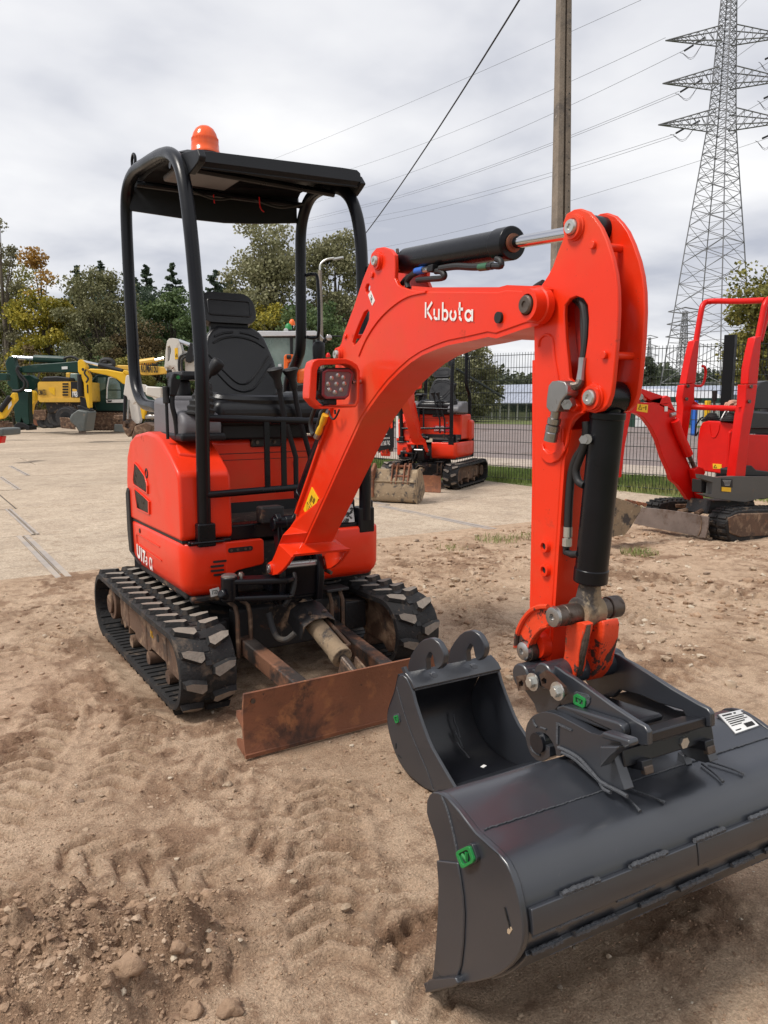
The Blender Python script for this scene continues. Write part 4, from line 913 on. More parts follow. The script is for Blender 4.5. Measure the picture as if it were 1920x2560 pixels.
# engine plate and bits at the right hand foot
EX.part('data_plate', MB().box((.29, -.37, .735), (.11, .004, .085), Matrix.Rotation(R(-12), 3, 'X')), material('scratched_plate', (.42, .42, .42), .5, spots=[((.02, .02, .02), 22, .5, .02)], var=.3), bevel=.001)
EX.part('cap_stub', MB().cyl((.27, -.33, .70), (.27, -.33, .79), .018).cyl((.27, -.33, .79), (.27, -.33, .80), .021), M['dsteel'])

# ------------------------------------------------------------------ swing post, boom, arm
BD = Vector((math.cos(R(-93.5)), math.sin(R(-93.5)), 0)); BL = Vector((-BD.y, BD.x, 0))
BF = Frame((-.04, -.55, 0), BD, BL)
K3 = zc(700, 500, .57264); K4 = zc(600, 1100, .2411); K5 = zc(1200, 900, .3844); K7 = zc(1280, 1460, .31344)
def sz(K, pts, w): return [BF.at(u, v, w) for u, v in K(pts)]
def B(s, z, w=0): return BF.P(s, z, w)
# swing bracket
mb = MB()
br_o = [(-.17, .40), (-.17, .47), (-.08, .475), (-.04, .50), (-.03, .60), (.02, .61), (.045, .57), (.05, .50), (.03, .40), (-.02, .385)]
for w_ in (-.105, .075): mb.splate(BF, br_o, w_, w_+.03)
mb.splate(BF, [(-.12, .405), (.0, .405), (.0, .44), (-.12, .44)], -.10, .10)
mb.splate(BF, [(-.02, .42), (.01, .42), (.03, .56), (.0, .56)], -.09, .09)
sw = EX.part('swing_post', mb, M['black'], bevel=.008, seg=3)
obj('swing_pin', MB().cyl(B(-.10, .38), B(-.10, .56), .055, seg=24), M['black'], sw)
# swing arm towards the left with cylinder lug
Lx = -.335
mb = MB()
for z0, z1 in ((.497, .521), (.427, .449)):
    o1 = [(-.345, -.50), (-.29, -.535), (-.14, -.60), (-.10, -.62), (-.06, -.60), (-.06, -.48), (-.14, -.50), (-.28, -.445), (-.33, -.45)]
    mb.loops([(x-.02, y, z1) for x, y in o1], [(x-.02, y, z0) for x, y in o1])
mb.cyl((-.335, -.49, .425), (-.335, -.49, .532), .036).cyl((-.335, -.49, .44), (-.385, -.52, .47), .02)
obj('swing_arm', mb, M['black'], sw, bevel=.008, seg=3, smooth=50)
obj('arm_pin', MB().lathe((-.335, -.49, .53), VZ, [(.033, 0), (.033, .006), (.025, .011)], 20).cyl((-.285, -.50, .521), (-.285, -.50, .545), .009, seg=8).cyl((-.285, -.50, .53), (-.285, -.50, .538), .014, seg=6), M['steel'], sw)
obj('foot_pin', MB().cyl(B(.008, .558, -.142), B(.008, .558, .14), .02, seg=20), M['steel'], sw)
obj('corrugated_hose', MB().tube([B(.02, .53, -.03), B(.04, .50, -.035), B(.05, .45, -.05), B(.045, .41, -.075), B(.035, .395, -.08)], [.011, .012]*16, seg=10, smooth=8), M['rubberb'], sw)
obj('pin_bolt', MB().cyl(B(-.002, .522, .13), B(.03, .512, .145), .009, seg=8), M['dsteel'], sw)
# boom cylinder: foot on the swing post, head on the boom (behind lamp)
foot = PY(600+.2411*480, 1100+.2411*650, -.50); foot = B(-.045, .74, 0); head = B(*BF.at(850, 886.5, -.065), 0); d = (head-foot).normalized()
bc_ = EX.part('boom_cylinder', MB().cyl(foot+d*.17, foot+d*.60, .036, seg=24).cyl(foot+d*.165, foot+d*.20, .039, seg=24), M['black'], bevel=.003)
obj('rod', MB().cyl(foot, foot+d*.2, .017, seg=16), M['chrome'], bc_)
obj('rod_eye', MB().cyl(foot-BL*.045, foot+BL*.045, .034, seg=20), M['black'], bc_, bevel=.003)
obj('top_eye', MB().cyl(head-d*.05-BL*.0, head, .03).cyl(head-BL*.05, head+BL*.05, .03), M['black'], bc_)
mb = MB(); lg = [(-.09, .52), (-.03, .52), (-.005, .62), (-.015, .70), (-.02, .765), (-.045, .785), (-.08, .77), (-.075, .70), (-.055, .62)]
for w_ in (-.085, .06): mb.splate(BF, lg, w_, w_+.022)
mb.cyl(B(-.045, .74, -.1), B(-.045, .74, .14), .03)
obj('cylinder_lug', mb, M['black'], sw, bevel=.005, seg=3)
EX.part('valve_box', MB().bb(-.14, -.03, -.40, -.33, .725, .80), M['blackw'], bevel=.008)
# --- boom plates
wf, wm, KN, KB = .13, .064, .0641, .0642
def bpts():
    L_ = []
    def a(K, pts, w):
        for u, v in K(pts): s_, z = BF.at(u, v, -w); L_.append((s_, z, w))
    a(K4, [(290, 1310), (300, 1270), (330, 1250), (362, 1180), (400, 1080), (440, 985)], wf)
    a(K4, [(520, 900)], .085)
    a(K4, [(575, 820), (588, 750)], .0645)
    a(K4, [(720, 380), (850, 0)], wm)
    a(zc(640, 840, .1808), [(900, 1490), (1010, 1180), (1060, 900)], wm)
    a(zc(640, 840, .1808), [(1100, 330), (1100, 270), (1110, 200), (1150, 150), (1180, 90)], wm)
    a(K3, [(275, 590), (320, 470), (360, 350), (392, 270), (398, 235), (420, 210), (450, 205), (480, 215), (500, 240), (502, 290), (500, 340), (512, 368), (530, 380), (570, 393), (640, 400), (800, 401), (950, 402)], wm)
    a(K3, [(985, 393), (1090, 398), (1120, 396)], KN)
    a(K3, [(1160, 410), (1178, 440), (1180, 480), (1160, 510), (1125, 523)], KB)
    a(K3, [(1060, 540), (940, 583)], KN)
    a(K3, [(905, 577)], wm)
    a(zc(900, 850, .217), [(1230, -36), (1000, 10), (850, 65), (700, 130), (570, 215), (450, 320), (320, 450), (200, 600), (100, 740), (0, 895)], wm)
    a(K4, [(1050, 190), (870, 590), (700, 960)], wm)
    a(K4, [(655, 1060)], .0645)
    a(K4, [(615, 1130)], .085)
    a(K4, [(540, 1210), (490, 1290), (440, 1350), (385, 1395), (335, 1405), (300, 1380)], wf)
    return L_
BP = bpts()
def bplate(side, th):
    f = lambda w_off: [B(s_, z, side*(w+w_off)) for s_, z, w in BP]
    return f
cut = []
def hole(K, pts): return sz(K, pts, -wm)
HO = [hole(K3, [(372, 385), (378, 368), (388, 366), (393, 378), (390, 398), (383, 410), (374, 402)]),
      hole(K3, [(368, 488), (382, 478), (390, 490), (388, 520), (372, 560), (352, 600), (330, 628), (320, 636), (316, 620), (325, 590), (342, 545)])]
def boomplate(side):
    mb = MB(); A = [B(s_, z, side*w) for s_, z, w in BP]; Bp = [B(s_, z, side*(w-.014)) for s_, z, w in BP]
    hs = [([B(s_, z, side*wm) for s_, z in h], [B(s_, z, side*(wm-.014)) for s_, z in h]) for h in HO]
    return mb.loops(A, Bp, hs)
boom = EX.part('boom', boomplate(-1), M['orange'], bevel=.0025, seg=2)
obj('boom_side_plate', boomplate(1), M['orange'], boom, bevel=.0025, seg=2)
# under and top skins between the plates
def skin(i0, i1, inset=.0, nm='boom_underside'):
    mb = MB(); q = BP[i0:i1]; vs_ = []
    for s_, z, w in q: vs_ += [B(s_, z, -w+.003), B(s_, z, w-.003)]
    n = len(q)
    # inner copy for thickness
    c_ = [B(s_, z, 0) for s_, z, w in q]
    k = len(vs_); 
    for j, (s_, z, w) in enumerate(q):
        a = B(*q[max(j-1, 0)][:2]); b = B(*q[min(j+1, n-1)][:2]); t = (b-a).normalized(); nn = t.cross(BL).normalized()*.012
        if inset < 0: nn = -nn
        vs_ += [B(s_, z, -w+.003)+nn, B(s_, z, w-.003)+nn]
    fs = []
    for j in range(n-1):
        a, b = 2*j, 2*j+2
        fs += [(a, a+1, b+1, b), (k+a, k+b, k+b+1, k+a+1), (a, b, k+b, k+a), (a+1, k+a+1, k+b+1, b+1)]
    fs += [(0, k, k+1, 1), (2*n-2, 2*n-1, k+2*n-1, k+2*n-2)]
    return obj(nm, mb.add(vs_, fs), M['orange'], boom, smooth=50)
N_ = len(BP)
# indices: underside runs from the knuckle's lower edge to the foot
i_top0 = next(i for i in range(N_) if BP[i][2] == .0645)+1
cnt_upper = [i for i in range(N_) if BP[i][2] == KB]
skin(cnt_upper[-1], N_-5, 1, 'boom_underside')
# top skin of the lower straight part and behind-lamp part, then the horizontal top after the cylinder lug
tops = [i for i in range(N_) if BP[i][2] == KN and i < cnt_upper[0]]
skin(tops[0]-4, cnt_upper[1], 1, 'boom_topside')
# inner arched top skin (the line running under the lug plates)
arch = sz(K3, [(640, 401), (560, 420), (490, 465), (430, 525), (380, 600), (345, 680), (330, 760), (290, 900), (250, 1000)], -wm)
mb = MB(); vs_ = []
for s_, z in arch: vs_ += [B(s_, z, -wm+.004), B(s_, z, wm-.004)]
mb.add(vs_, [(2*i, 2*i+1, 2*i+3, 2*i+2) for i in range(len(arch)-1)]); vs2 = [v+Vector((0, 0, -.012)) for v in vs_]
mb.add(vs2, [(2*i, 2*i+2, 2*i+3, 2*i+1) for i in range(len(arch)-1)])
obj('boom_inner_web', mb, M['orange'], boom, smooth=60)
lowtop = [(s_, z) for s_, z, w in BP[i_top0:i_top0+6]]
mb = MB(); vs_ = []
for s_, z in lowtop: vs_ += [B(s_, z, -wm-.012), B(s_, z, wm+.012), B(s_+.012, z-.006, wm+.012), B(s_+.012, z-.006, -wm-.012)]
n = len(lowtop); mb.add(vs_, [(4*i+k, 4*i+(k+1) % 4, 4*i+4+(k+1) % 4, 4*i+4+k) for i in range(n-1) for k in range(4)]+[(0, 3, 2, 1), (4*n-4, 4*n-3, 4*n-2, 4*n-1)])
obj('boom_top_flange', mb, M['orange'], boom, bevel=.002)
# weld seam along the arch on the near plate
mb = MB(); mb.tube([B(s_, z, -wm-.001) for s_, z in arch[:6]], .004, seg=6, smooth=4); obj('weld_seam', mb, M['orange'], boom)
def boss(p, w, r, h, name='boss', parent=None, mat='orange', pinr=.018, pin='zinc', side=-1, recess=True):
    s_, z = p; par = parent or boom
    a = B(s_, z, side*w); b = B(s_, z, side*(w+h)); ax = (b-a).normalized()
    obj(name, MB().lathe(a, ax, [(r*1.12, 0), (r*1.1, h*.35), (r, h*.4), (r*.97, h), (pinr*1.15, h), (pinr*1.1, h*.8)], 28), M[mat], par, smooth=30)
    if pinr: obj('pin_head', MB().lathe(a, ax, [(pinr, 0), (pinr, h+.004), (pinr*.86, h+.008), (pinr*.4, h+.0078), (pinr*.36, h+.0045)], 24), M[pin], par, smooth=30)
for side in (-1, 1):
    boss(BF.at(*K3([(430, 267)])[0], -wm), wm, .026, .012, side=side, pinr=.0155)
    boss(BF.at(850, 886.5, -wm), wm, .024, .014, side=side, pinr=.0155)
    boss(BF.at(*K3([(1110, 460)])[0], -.08), .055, .0375, .048, side=side, pinr=.0215, pin='dsteel')
    boss(BF.at(*K4([(318, 1330)])[0], -.13), wf-.006, .026, .012, side=side, pinr=.015, pin='steel')
    fs_ = BF.at(*K3([(952, 513)])[0], -.07)
obj('knuckle_hole', MB().cyl(B(*fs_, -.072), B(*fs_, -.06), .014), M['mesh'], boom)
obj('rivet_boss', MB().cyl(B(*BF.at(*K3([(404, 327)])[0], -wm), -wm), B(*BF.at(*K3([(404, 327)])[0], -wm), -wm-.006), .009).cyl(B(*BF.at(*K3([(288, 595)])[0], -wm), -wm), B(*BF.at(*K3([(288, 595)])[0], -wm), -wm-.006), .008).cyl(B(*BF.at(*K3([(356, 788)])[0], -wm), -wm), B(*BF.at(*K3([(356, 788)])[0], -wm), -wm-.012), .012), M['orange'], boom, bevel=.002)
obj('spacer_rod', MB().cyl(B(*BF.at(*K3([(318, 594)])[0], -wm), -wm), B(*BF.at(*K3([(318, 594)])[0], -wm), wm), .008), M['orange'], boom)
# knuckle casting (bigger end block)
# lettering on the boom
def on_boom(u, v, off=.0022): p = B(*BF.at(u, v, -wm), -wm); return p-BL*off
def logo_letters():
    o0 = on_boom(*K3([(634, 522)])[0]); x1 = on_boom(*K3([(848, 530)])[0]); yv = on_boom(*K3([(634, 445)])[0])
    xd = (x1-o0); Wd = xd.length; xd.normalize(); h = (yv-o0).length; yd = VZ
    t = h*.155; mb = MB(); W_ = Wd
    def rb(pts): mb.ribbon([(a*W_, b*h) for a, b in pts], t, o0, xd, yd, -BL, .0006)
    def arc(cx, cy, rx_, ry, a0, a1, n=10): rb([(cx+rx_*math.cos(R(a0+(a1-a0)*k/n)), cy+ry*math.sin(R(a0+(a1-a0)*k/n))) for k in range(n+1)])
    rb([(.025, .10), (.025, .98)]); rb([(.06, .52), (.165, .98)]); rb([(.065, .44), (.165, 0.02)])   # K
    rb([(.215, .62), (.215, .25)]); arc(.262, .25, .047, .19, 200, 300, 6); rb([(.315, .62), (.315, .0)])   # u
    rb([(.395, .98), (.395, .0)]); arc(.445, .29, .052, .25, 125, -120, 12)                               # b
    arc(.605, .29, .055, .25, 120, 265, 8); arc(.605, .29, .055, .25, 60, -85, 8)                       # o
    rb([(.735, .98), (.735, .30)]); arc(.775, .26, .04, .2, 185, 275, 5); rb([(.71, .62), (.80, .62)])        # t
    arc(.905, .29, .058, .25, 20, 340, 12); rb([(.975, .62), (.975, 0)])                                 # a
    return mb
obj('logo_lettering', logo_letters(), M['whitev'], boom)
def sticker(K, quad, mat, name='sticker', w=None, fr=BF, par=None, off=.0012):
    ww = -wm if w is None else w
    sq = [fr.at(u, v, ww) for u, v in K(quad)]; return obj(name, MB().splate(fr, sq, ww-off, ww), M[mat], par or boom), sq
def quadmap(sq, fr, w):
    P4 = [fr.P(a, b, w) for a, b in sq]
    return lambda s_, t: (P4[0]*(1-s_)+P4[1]*s_)*(1-t)+(P4[3]*(1-s_)+P4[2]*s_)*t
def drawn(qm, strokes, width, n):
    mb = MB()
    for st in strokes:
        pts = [qm(a, b) for a, b in st]; mb.tube(pts, width, seg=4)
    return mb
WARN = [[(.1, .75), (.9, .75), (.5, .56), (.1, .75)]]
o, sq = sticker(K4, [(750, 488), (818, 608), (728, 842), (665, 720)], 'yellow', 'warning_sticker', off=.003); qm = quadmap(sq, BF, -wm-.0034)
st = [[(.12, .60), (.88, .60), (.5, .95), (.12, .60)], [(.45, .68), (.5, .8), (.62, .7)], [(.4, .64), (.55, .64)], [(.3, .2), (.3, .45)], [(.38, .2), (.38, .45)], [(.46, .2), (.46, .45)], [(.6, .15), (.6, .35)], [(.68, .15), (.68, .35)], [(.76, .15), (.76, .35)], [(.25, .5), (.8, .5)]]
obj('sticker_print', drawn(qm, st, .0012, 4), M['ink'], boom)
o, sq = sticker(K3, [(397, 395), (415, 440), (403, 462), (386, 415)], 'white', 'hook_sticker'); qm = quadmap(sq, BF, -wm-.0014)
obj('sticker_print', drawn(qm, [[(.3, .25), (.6, .3), (.7, .5), (.4, .6)], [(.5, .7), (.8, .8)]], .0014, 4), M['ink'], boom)
# --- work lamp and guard
Kl = zc(640, 840, .1808)
# facing direction of lamp = roughly along the machine front, turned slightly to image left
LF = Frame(B(*BF.at(*Kl([(1400, 700)])[0], -wm), -wm), Vector((-1, -.10, 0)), Vector((-.10, 1, 0)))
LF = Frame(LF.o, Vector((1, -.12, 0)), Vector((.12, 1, 0)))
wl = MB(); og = [(760, 440), (790, 350), (860, 315), (1240, 310), (1330, 345), (1405, 400), (1440, 480), (1430, 900), (1385, 985), (900, 1010), (830, 965), (740, 860), (735, 790)]
ig = [(850, 480), (870, 430), (930, 400), (1240, 385), (1300, 400), (1380, 460), (1400, 520), (1395, 870), (1370, 945), (930, 965), (880, 925), (828, 870), (835, 800)]
wl.plate(LF, Kl(og), -.065, .0, [Kl(ig)])
wg = EX.part('lamp_guard', wl, M['orange'], bevel=.003)
lo = [(880, 520), (960, 440), (1280, 440), (1330, 500), (1270, 830), (1215, 880), (940, 880), (880, 820)]
li = [(930, 500), (960, 480), (1270, 485), (1315, 520), (1255, 820), (1215, 855), (950, 860), (900, 815)]
wlamp = EX.part('work_lamp', MB().plate(LF, Kl(lo), -.060, -.005, atw=-.05), M['dplastic'], bevel=.004)
obj('lamp_bezel', MB().plate(LF, Kl([(900, 500), (960, 465), (1275, 465), (1325, 510), (1262, 832), (1215, 868), (945, 870), (890, 820)]), -.064, -.058, [Kl([(940, 515), (970, 495), (1260, 500), (1295, 530), (1240, 808), (1205, 835), (965, 838), (925, 805)])], atw=-.05), material('lamp_bezel_red', (.2, .02, .03), .3), wlamp, bevel=.002)
obj('lamp_reflector', MB().plate(LF, Kl(li), -.061, -.059, atw=-.05), material('lamp_face', (.16, .12, .13), .25, metal=.3, var=.1), wlamp)
for u, v in [(1115, 545), (1190, 575), (1205, 660), (1160, 745), (1075, 780), (1000, 745), (980, 665), (1030, 585), (1095, 665)]:
    a, b = LF.at(*Kl([(u, v)])[0], -.05); p = LF.P(a, b, -.061)
    obj('led', MB().lathe(p, -LF.l, [(.0085, 0), (.0075, .002), (.005, .0035), (.002, .0045)], 14), M['led'], wlamp, smooth=60)
mb = MB()
for k in range(13):
    a, b = LF.at(*Kl([(880-k*2.5, 480+k*22)])[0], -.05); mb.box(LF.P(a, b, -.03), (.006, .05, .0035))
obj('cooling_fins', mb, M['dsteel'], wlamp, kind='stuff')
a, b = LF.at(*Kl([(1040, 915)])[0], -.05); obj('lamp_foot', MB().box(LF.P(a, b, -.04), (.035, .03, .018)), M['dplastic'], wlamp, bevel=.003)
a, b = LF.at(*Kl([(1335, 640)])[0], -.05); obj('guard_screw', MB().cyl(LF.P(a, b, -.05), LF.P(a+.03, b+.003, -.05), .006), M['steel'], wg)
# hoses under the lamp
def Lp(u, v, w=-.09): a, b = BF.at(*Kl([(u, v)])[0], w); return B(a, b, w)
EX.part('hydraulic_hose', MB().tube([Lp(870, 900), Lp(800, 1040), Lp(755, 1200), Lp(770, 1330), Lp(800, 1370)], .008, smooth=6).tube([Lp(960, 990), Lp(900, 1100), Lp(850, 1260), Lp(845, 1330)], .008, smooth=6), M['rubberb'])
EX.part('taped_hose', MB().tube([Lp(960, 1090), Lp(930, 1180), Lp(905, 1240), Lp(885, 1290), Lp(860, 1350)], [.0125, .013, .009, .012, .012], smooth=0, seg=12), M['ytape'])
EX.part('hose_fitting', MB().tube([Lp(865, 1340), Lp(835, 1400)], .012), M['steel'])
EX.part('cable', MB().tube([Lp(1010, 1030), Lp(1030, 1110), Lp(1070, 1150), Lp(1110, 1110), Lp(1150, 1020)], .0035, smooth=5).tube([Lp(1090, 1020), Lp(1095, 1080)], .004), M['rubberb'])
# --- arm cylinder
ca = BF.at(*K3([(430, 267)])[0], -wm); cb = BF.at(*K3([(1275, 118)])[0], -.055)
a = B(*ca); b = B(*cb); d = (b-a).normalized(); Lc = (b-a).length
e0 = BF.at(*K3([(512, 262)])[0], -.035); e1 = BF.at(*K3([(960, 192)])[0], -.035)
t0 = (B(*e0)-a).dot(d); t1 = (B(*e1)-a).dot(d)
ac = EX.part('arm_cylinder', MB().cyl(a+d*t0, a+d*t1, .0385, seg=32).cyl(a+d*(t1-.05), a+d*(t1+.008), .042, seg=32).cyl(a, a+d*(t0+.01), .025), M['black'], bevel=.004)
obj('rod', MB().cyl(a+d*t1, b, .0155, seg=20), M['chrome'], ac)
obj('wiper_seal', MB().cyl(a+d*(t1+.006), a+d*(t1+.013), .023), M['rust'], ac)
obj('base_eye', MB().cyl(a-BL*.05, a+BL*.05, .03), M['black'], ac)
obj('rod_eye', MB().cyl(b-BL*.045, b+BL*.045, .031, seg=24), M['black'], ac, bevel=.003)
def K3p(u, v, w=-.03): return B(*BF.at(*K3([(u, v)])[0], w), w)
pp = MB().tube([K3p(560, 385), K3p(555, 355), K3p(585, 320), K3p(620, 308), K3p(660, 300)], .0085, smooth=6).tube([K3p(600, 350), K3p(660, 345), K3p(710, 340), K3p(718, 325), K3p(700, 312), K3p(680, 312)], .0085, smooth=5).tube([K3p(700, 300), K3p(770, 290), K3p(850, 293), K3p(930, 288)], .0095, smooth=6).tube([K3p(930, 288), K3p(965, 288), K3p(962, 265), K3p(945, 258)], .008, smooth=4).tube([K3p(530, 370), K3p(555, 340), K3p(600, 318)], .008, smooth=4)
obj('hose_pipes', pp, M['rubberb'], ac)
obj('blue_sleeve', MB().tube([K3p(594, 312), K3p(628, 305)], .0105, seg=12), M['blue'], ac)
obj('pipe_block', MB().box(K3p(672, 300), (.03, .025, .02)), M['dplastic'], ac, bevel=.003)
obj('pipe_fitting', MB().tube([K3p(628, 306), K3p(650, 303)], .0085), M['zinc'], ac)
obj('green_sleeve', MB().tube([K3p(872, 294), K3p(910, 290)], .0102, seg=12), material('green_sleeve', (.03, .12, .06), .5), ac)
obj('grease_nipple', MB().cyl(K3p(514, 235), K3p(512, 214), .005), M['dsteel'], ac)

# --- arm
wa = .045
apt = sz(K3, [(1240, 150), (1235, 100), (1250, 60), (1280, 42), (1310, 37), (1345, 50), (1372, 78), (1400, 118), (1425, 175), (1450, 250), (1465, 320), (1473, 390), (1475, 480), (1470, 600), (1462, 700), (1452, 800), (1445, 850), (1430, 895), (1405, 920), (1370, 930), (1335, 922)], -wa)
aright = sz(K5, [(640, 362), (600, 400), (575, 450), (562, 520), (548, 590), (530, 640), (515, 870), (500, 1100), (487, 1300), (475, 1500), (455, 1800), (440, 1960)], -wa)
aleft = sz(K5, [(330, 1965), (328, 1900), (335, 1600), (343, 1200), (350, 800), (351, 400), (352, 0)], -wa)
atl = sz(K3, [(1108, 540), (1108, 460), (1125, 395), (1150, 360), (1172, 325), (1190, 290), (1215, 220), (1232, 180)], -wa)
AP = apt+aright+aleft+atl
big_slot = sz(K3, [(1240, 500), (1243, 460), (1265, 432), (1295, 420), (1322, 430), (1342, 460), (1347, 520), (1343, 600), (1335, 660), (1322, 730), (1310, 790), (1285, 800), (1262, 780), (1255, 700), (1245, 600)], -wa)
arm = EX.part('arm', MB().splate(BF, AP, -wa, -wa+.012, [big_slot]), M['orange'], bevel=.0025)
mbf = MB().splate(BF, AP, wa-.012, wa)
obj('arm_side_plate', mbf, M['orange'], arm, bevel=.0025)
# box of the arm: front and rear faces between plates (below the plates' lobe), upper webs
def strip_between(pts, w0, w1, th, mat, name, par):
    mb = MB(); n = len(pts); vs_ = []
    for j, (s_, z) in enumerate(pts):
        a = Vector((pts[max(j-1, 0)][0], 0, pts[max(j-1, 0)][1])); b = Vector((pts[min(j+1, n-1)][0], 0, pts[min(j+1, n-1)][1])); t = (b-a).normalized(); nn = (-t.z*th, t.x*th)
        vs_ += [B(s_, z, w0), B(s_, z, w1), B(s_+nn[0], z+nn[1], w1), B(s_+nn[0], z+nn[1], w0)]
    mb.add(vs_, [(4*i+k, 4*i+(k+1) % 4, 4*i+4+(k+1) % 4, 4*i+4+k) for i in range(n-1) for k in range(4)]+[(0, 3, 2, 1), (4*n-4, 4*n-3, 4*n-2, 4*n-1)])
    return obj(name, mb, M[mat], par, smooth=50)
strip_between([(s_-.001, z) for s_, z in aright[2:]], -wa+.002, wa-.002, .010, 'orange', 'arm_front_face', arm)
strip_between([(s_+.001, z) for s_, z in aleft[1:]], -wa+.002, wa-.002, .010, 'orange', 'arm_rear_face', arm)
# inner sheet seen through the big slot
ins = [(a, b) for a, b in big_slot]; c_ = (sum(a for a, b in ins)/len(ins), sum(b for a, b in ins)/len(ins))
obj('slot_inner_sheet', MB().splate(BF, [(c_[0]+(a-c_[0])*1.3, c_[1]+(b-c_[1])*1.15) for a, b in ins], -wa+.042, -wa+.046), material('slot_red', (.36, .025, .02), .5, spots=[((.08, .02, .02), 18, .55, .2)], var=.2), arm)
# long teardrop stiffener on the near side
tear = sz(K3, [(1130, 640), (1135, 610), (1155, 590), (1178, 592), (1190, 615), (1200, 700), (1215, 790), (1225, 900), (1235, 1000), (1232, 1070), (1215, 1100), (1185, 1105), (1160, 1090), (1150, 1040), (1152, 900), (1145, 780)], -wa)
# (the outline of the recess is drawn by a raised lip)
tl_ = [B(s_, z, -wa-.001) for s_, z in tear]
obj('pressed_lip', MB().tube(tl_[:8], .0035, seg=6, smooth=4).tube(tl_[8:13]+[], .0035, seg=6, smooth=4), M['orange'], arm)
obj('lower_pad', MB().splate(BF, sz(K3, [(1150, 1060), (1158, 1085), (1180, 1106), (1205, 1104), (1225, 1090), (1240, 1050), (1250, 1095), (1225, 1135), (1195, 1150), (1165, 1145), (1145, 1125)], -wa), -wa-.006, -wa), M['orange'], arm, bevel=.0025)
obj('lobe_edge_weld', MB().tube([B(s_, z, -wa-.001) for s_, z in sz(K3, [(1330, 925), (1300, 935), (1275, 965), (1262, 1010), (1255, 1060), (1240, 1095)], -wa)], .0035, seg=6, smooth=4), M['orange'], arm)
for side in (-1, 1):
    boss(cb, wa, .026, .012, parent=arm, side=side, pinr=.0165)
    boss(BF.at(*K3([(1356, 863)])[0], -.055), wa, .027, .012, parent=arm, side=side, pinr=.017)
for u, v in ((1370, 197), (1420, 677)):
    p = BF.at(*K3([(u, v)])[0], -wa); obj('cross_rod', MB().cyl(B(*p, -wa-.008), B(*p, wa+.004), .0085, seg=16), M['orange'], arm, bevel=.001)
for v in (1210, 1365):
    p = BF.at(*K5([(432, v)])[0], -wa)
    obj('threaded_boss', MB().lathe(B(*p, -wa), -BL, [(.016, 0), (.0145, .010), (.009, .0105), (.008, .004)], 18), M['orange'], arm); obj('boss_hole', MB().cyl(B(*p, -wa-.0045), B(*p, -wa-.005), .0085), M['mesh'], arm)
p = BF.at(*K5([(410, 1850)])[0], -wa); obj('link_hub', MB().lathe(B(*p, -wa), -BL, [(.034, 0), (.030, .022), (.012, .024)], 24), M['orange'], arm)
p = BF.at(*K5([(380, 1985)])[0], -wa); obj('tip_hub', MB().cyl(B(p[0], p[1]-.005, -.055), B(p[0], p[1]-.005, .055), .036, seg=24), M['orange'], arm)
# hoses in the slot
def K3q(u, v, w): return B(*BF.at(*K3([(u, v)])[0], w), w)
obj('arm_hose', MB().tube([K3q(1295, 425, -.02), K3q(1320, 450, -.03), K3q(1332, 520, -.035), K3q(1332, 600, -.04), K3q(1322, 690, -.045)], .0075, smooth=6).tube([K3q(1280, 430, -.01), K3q(1318, 470, -.022), K3q(1322, 540, -.025), K3q(1325, 640, -.03)], .0065, smooth=6), M['rubberb'], arm)
obj('hose_coupling', MB().tube([K3q(1322, 690, -.047), K3q(1316, 740, -.05), K3q(1310, 790, -.055)], [.0095, .008, .0095], seg=10), M['steel'], arm)
obj('upper_hose', MB().tube([K3q(1100, 398, 0.0), K3q(1120, 380, 0.0), K3q(1150, 362, 0)], .0085, smooth=4), M['rubberb'], arm)
# quick coupling and tap
qv = EX.part('hydraulic_tap', MB().splate(BF, sz(K3, [(1190, 810), (1205, 792), (1240, 788), (1262, 795), (1272, 815), (1270, 850), (1245, 880), (1228, 925), (1195, 925), (1180, 905), (1182, 870)], -.075), -.088, -.052), M['steel'], bevel=.008, seg=4, smooth=60)
p1 = K3q(1205, 922, -.07); p2 = K3q(1180, 1052, -.07)
dd = p2-p1; Lq = dd.length
obj('quick_coupling', MB().lathe(p1, dd, [(.011, 0), (.011, Lq*.22), (.0155, Lq*.24), (.0155, Lq*.42), (.012, Lq*.44), (.0165, Lq*.48), (.0165, Lq*.66), (.014, Lq*.68), (.0155, Lq*.72), (.0155, Lq), (.010, Lq), (.009, Lq*.9)], 20), M['steel'], qv, smooth=25)
obj('tap_bolt', MB().cyl(K3q(1252, 893, -.095), K3q(1252, 893, -.05), .012, seg=6).cyl(K3q(1276, 882, -.07), K3q(1240, 890, -.07), .010), M['steel'], qv)
obj('tap_elbow', MB().tube([K3q(1262, 815, -.07), K3q(1300, 810, -.06), K3q(1310, 790, -.055)], .010, smooth=4), M['dsteel'], qv)
obj('tap_bracket', MB().splate(BF, sz(K3, [(1235, 870), (1300, 868), (1320, 900), (1300, 925), (1250, 900)], -wa), -wa-.014, -wa), M['orange'], qv, bevel=.002)
obj('tap_screw', MB().cyl(K3q(1178, 880, -.07), K3q(1190, 880, -.07), .006), M['dsteel'], qv)
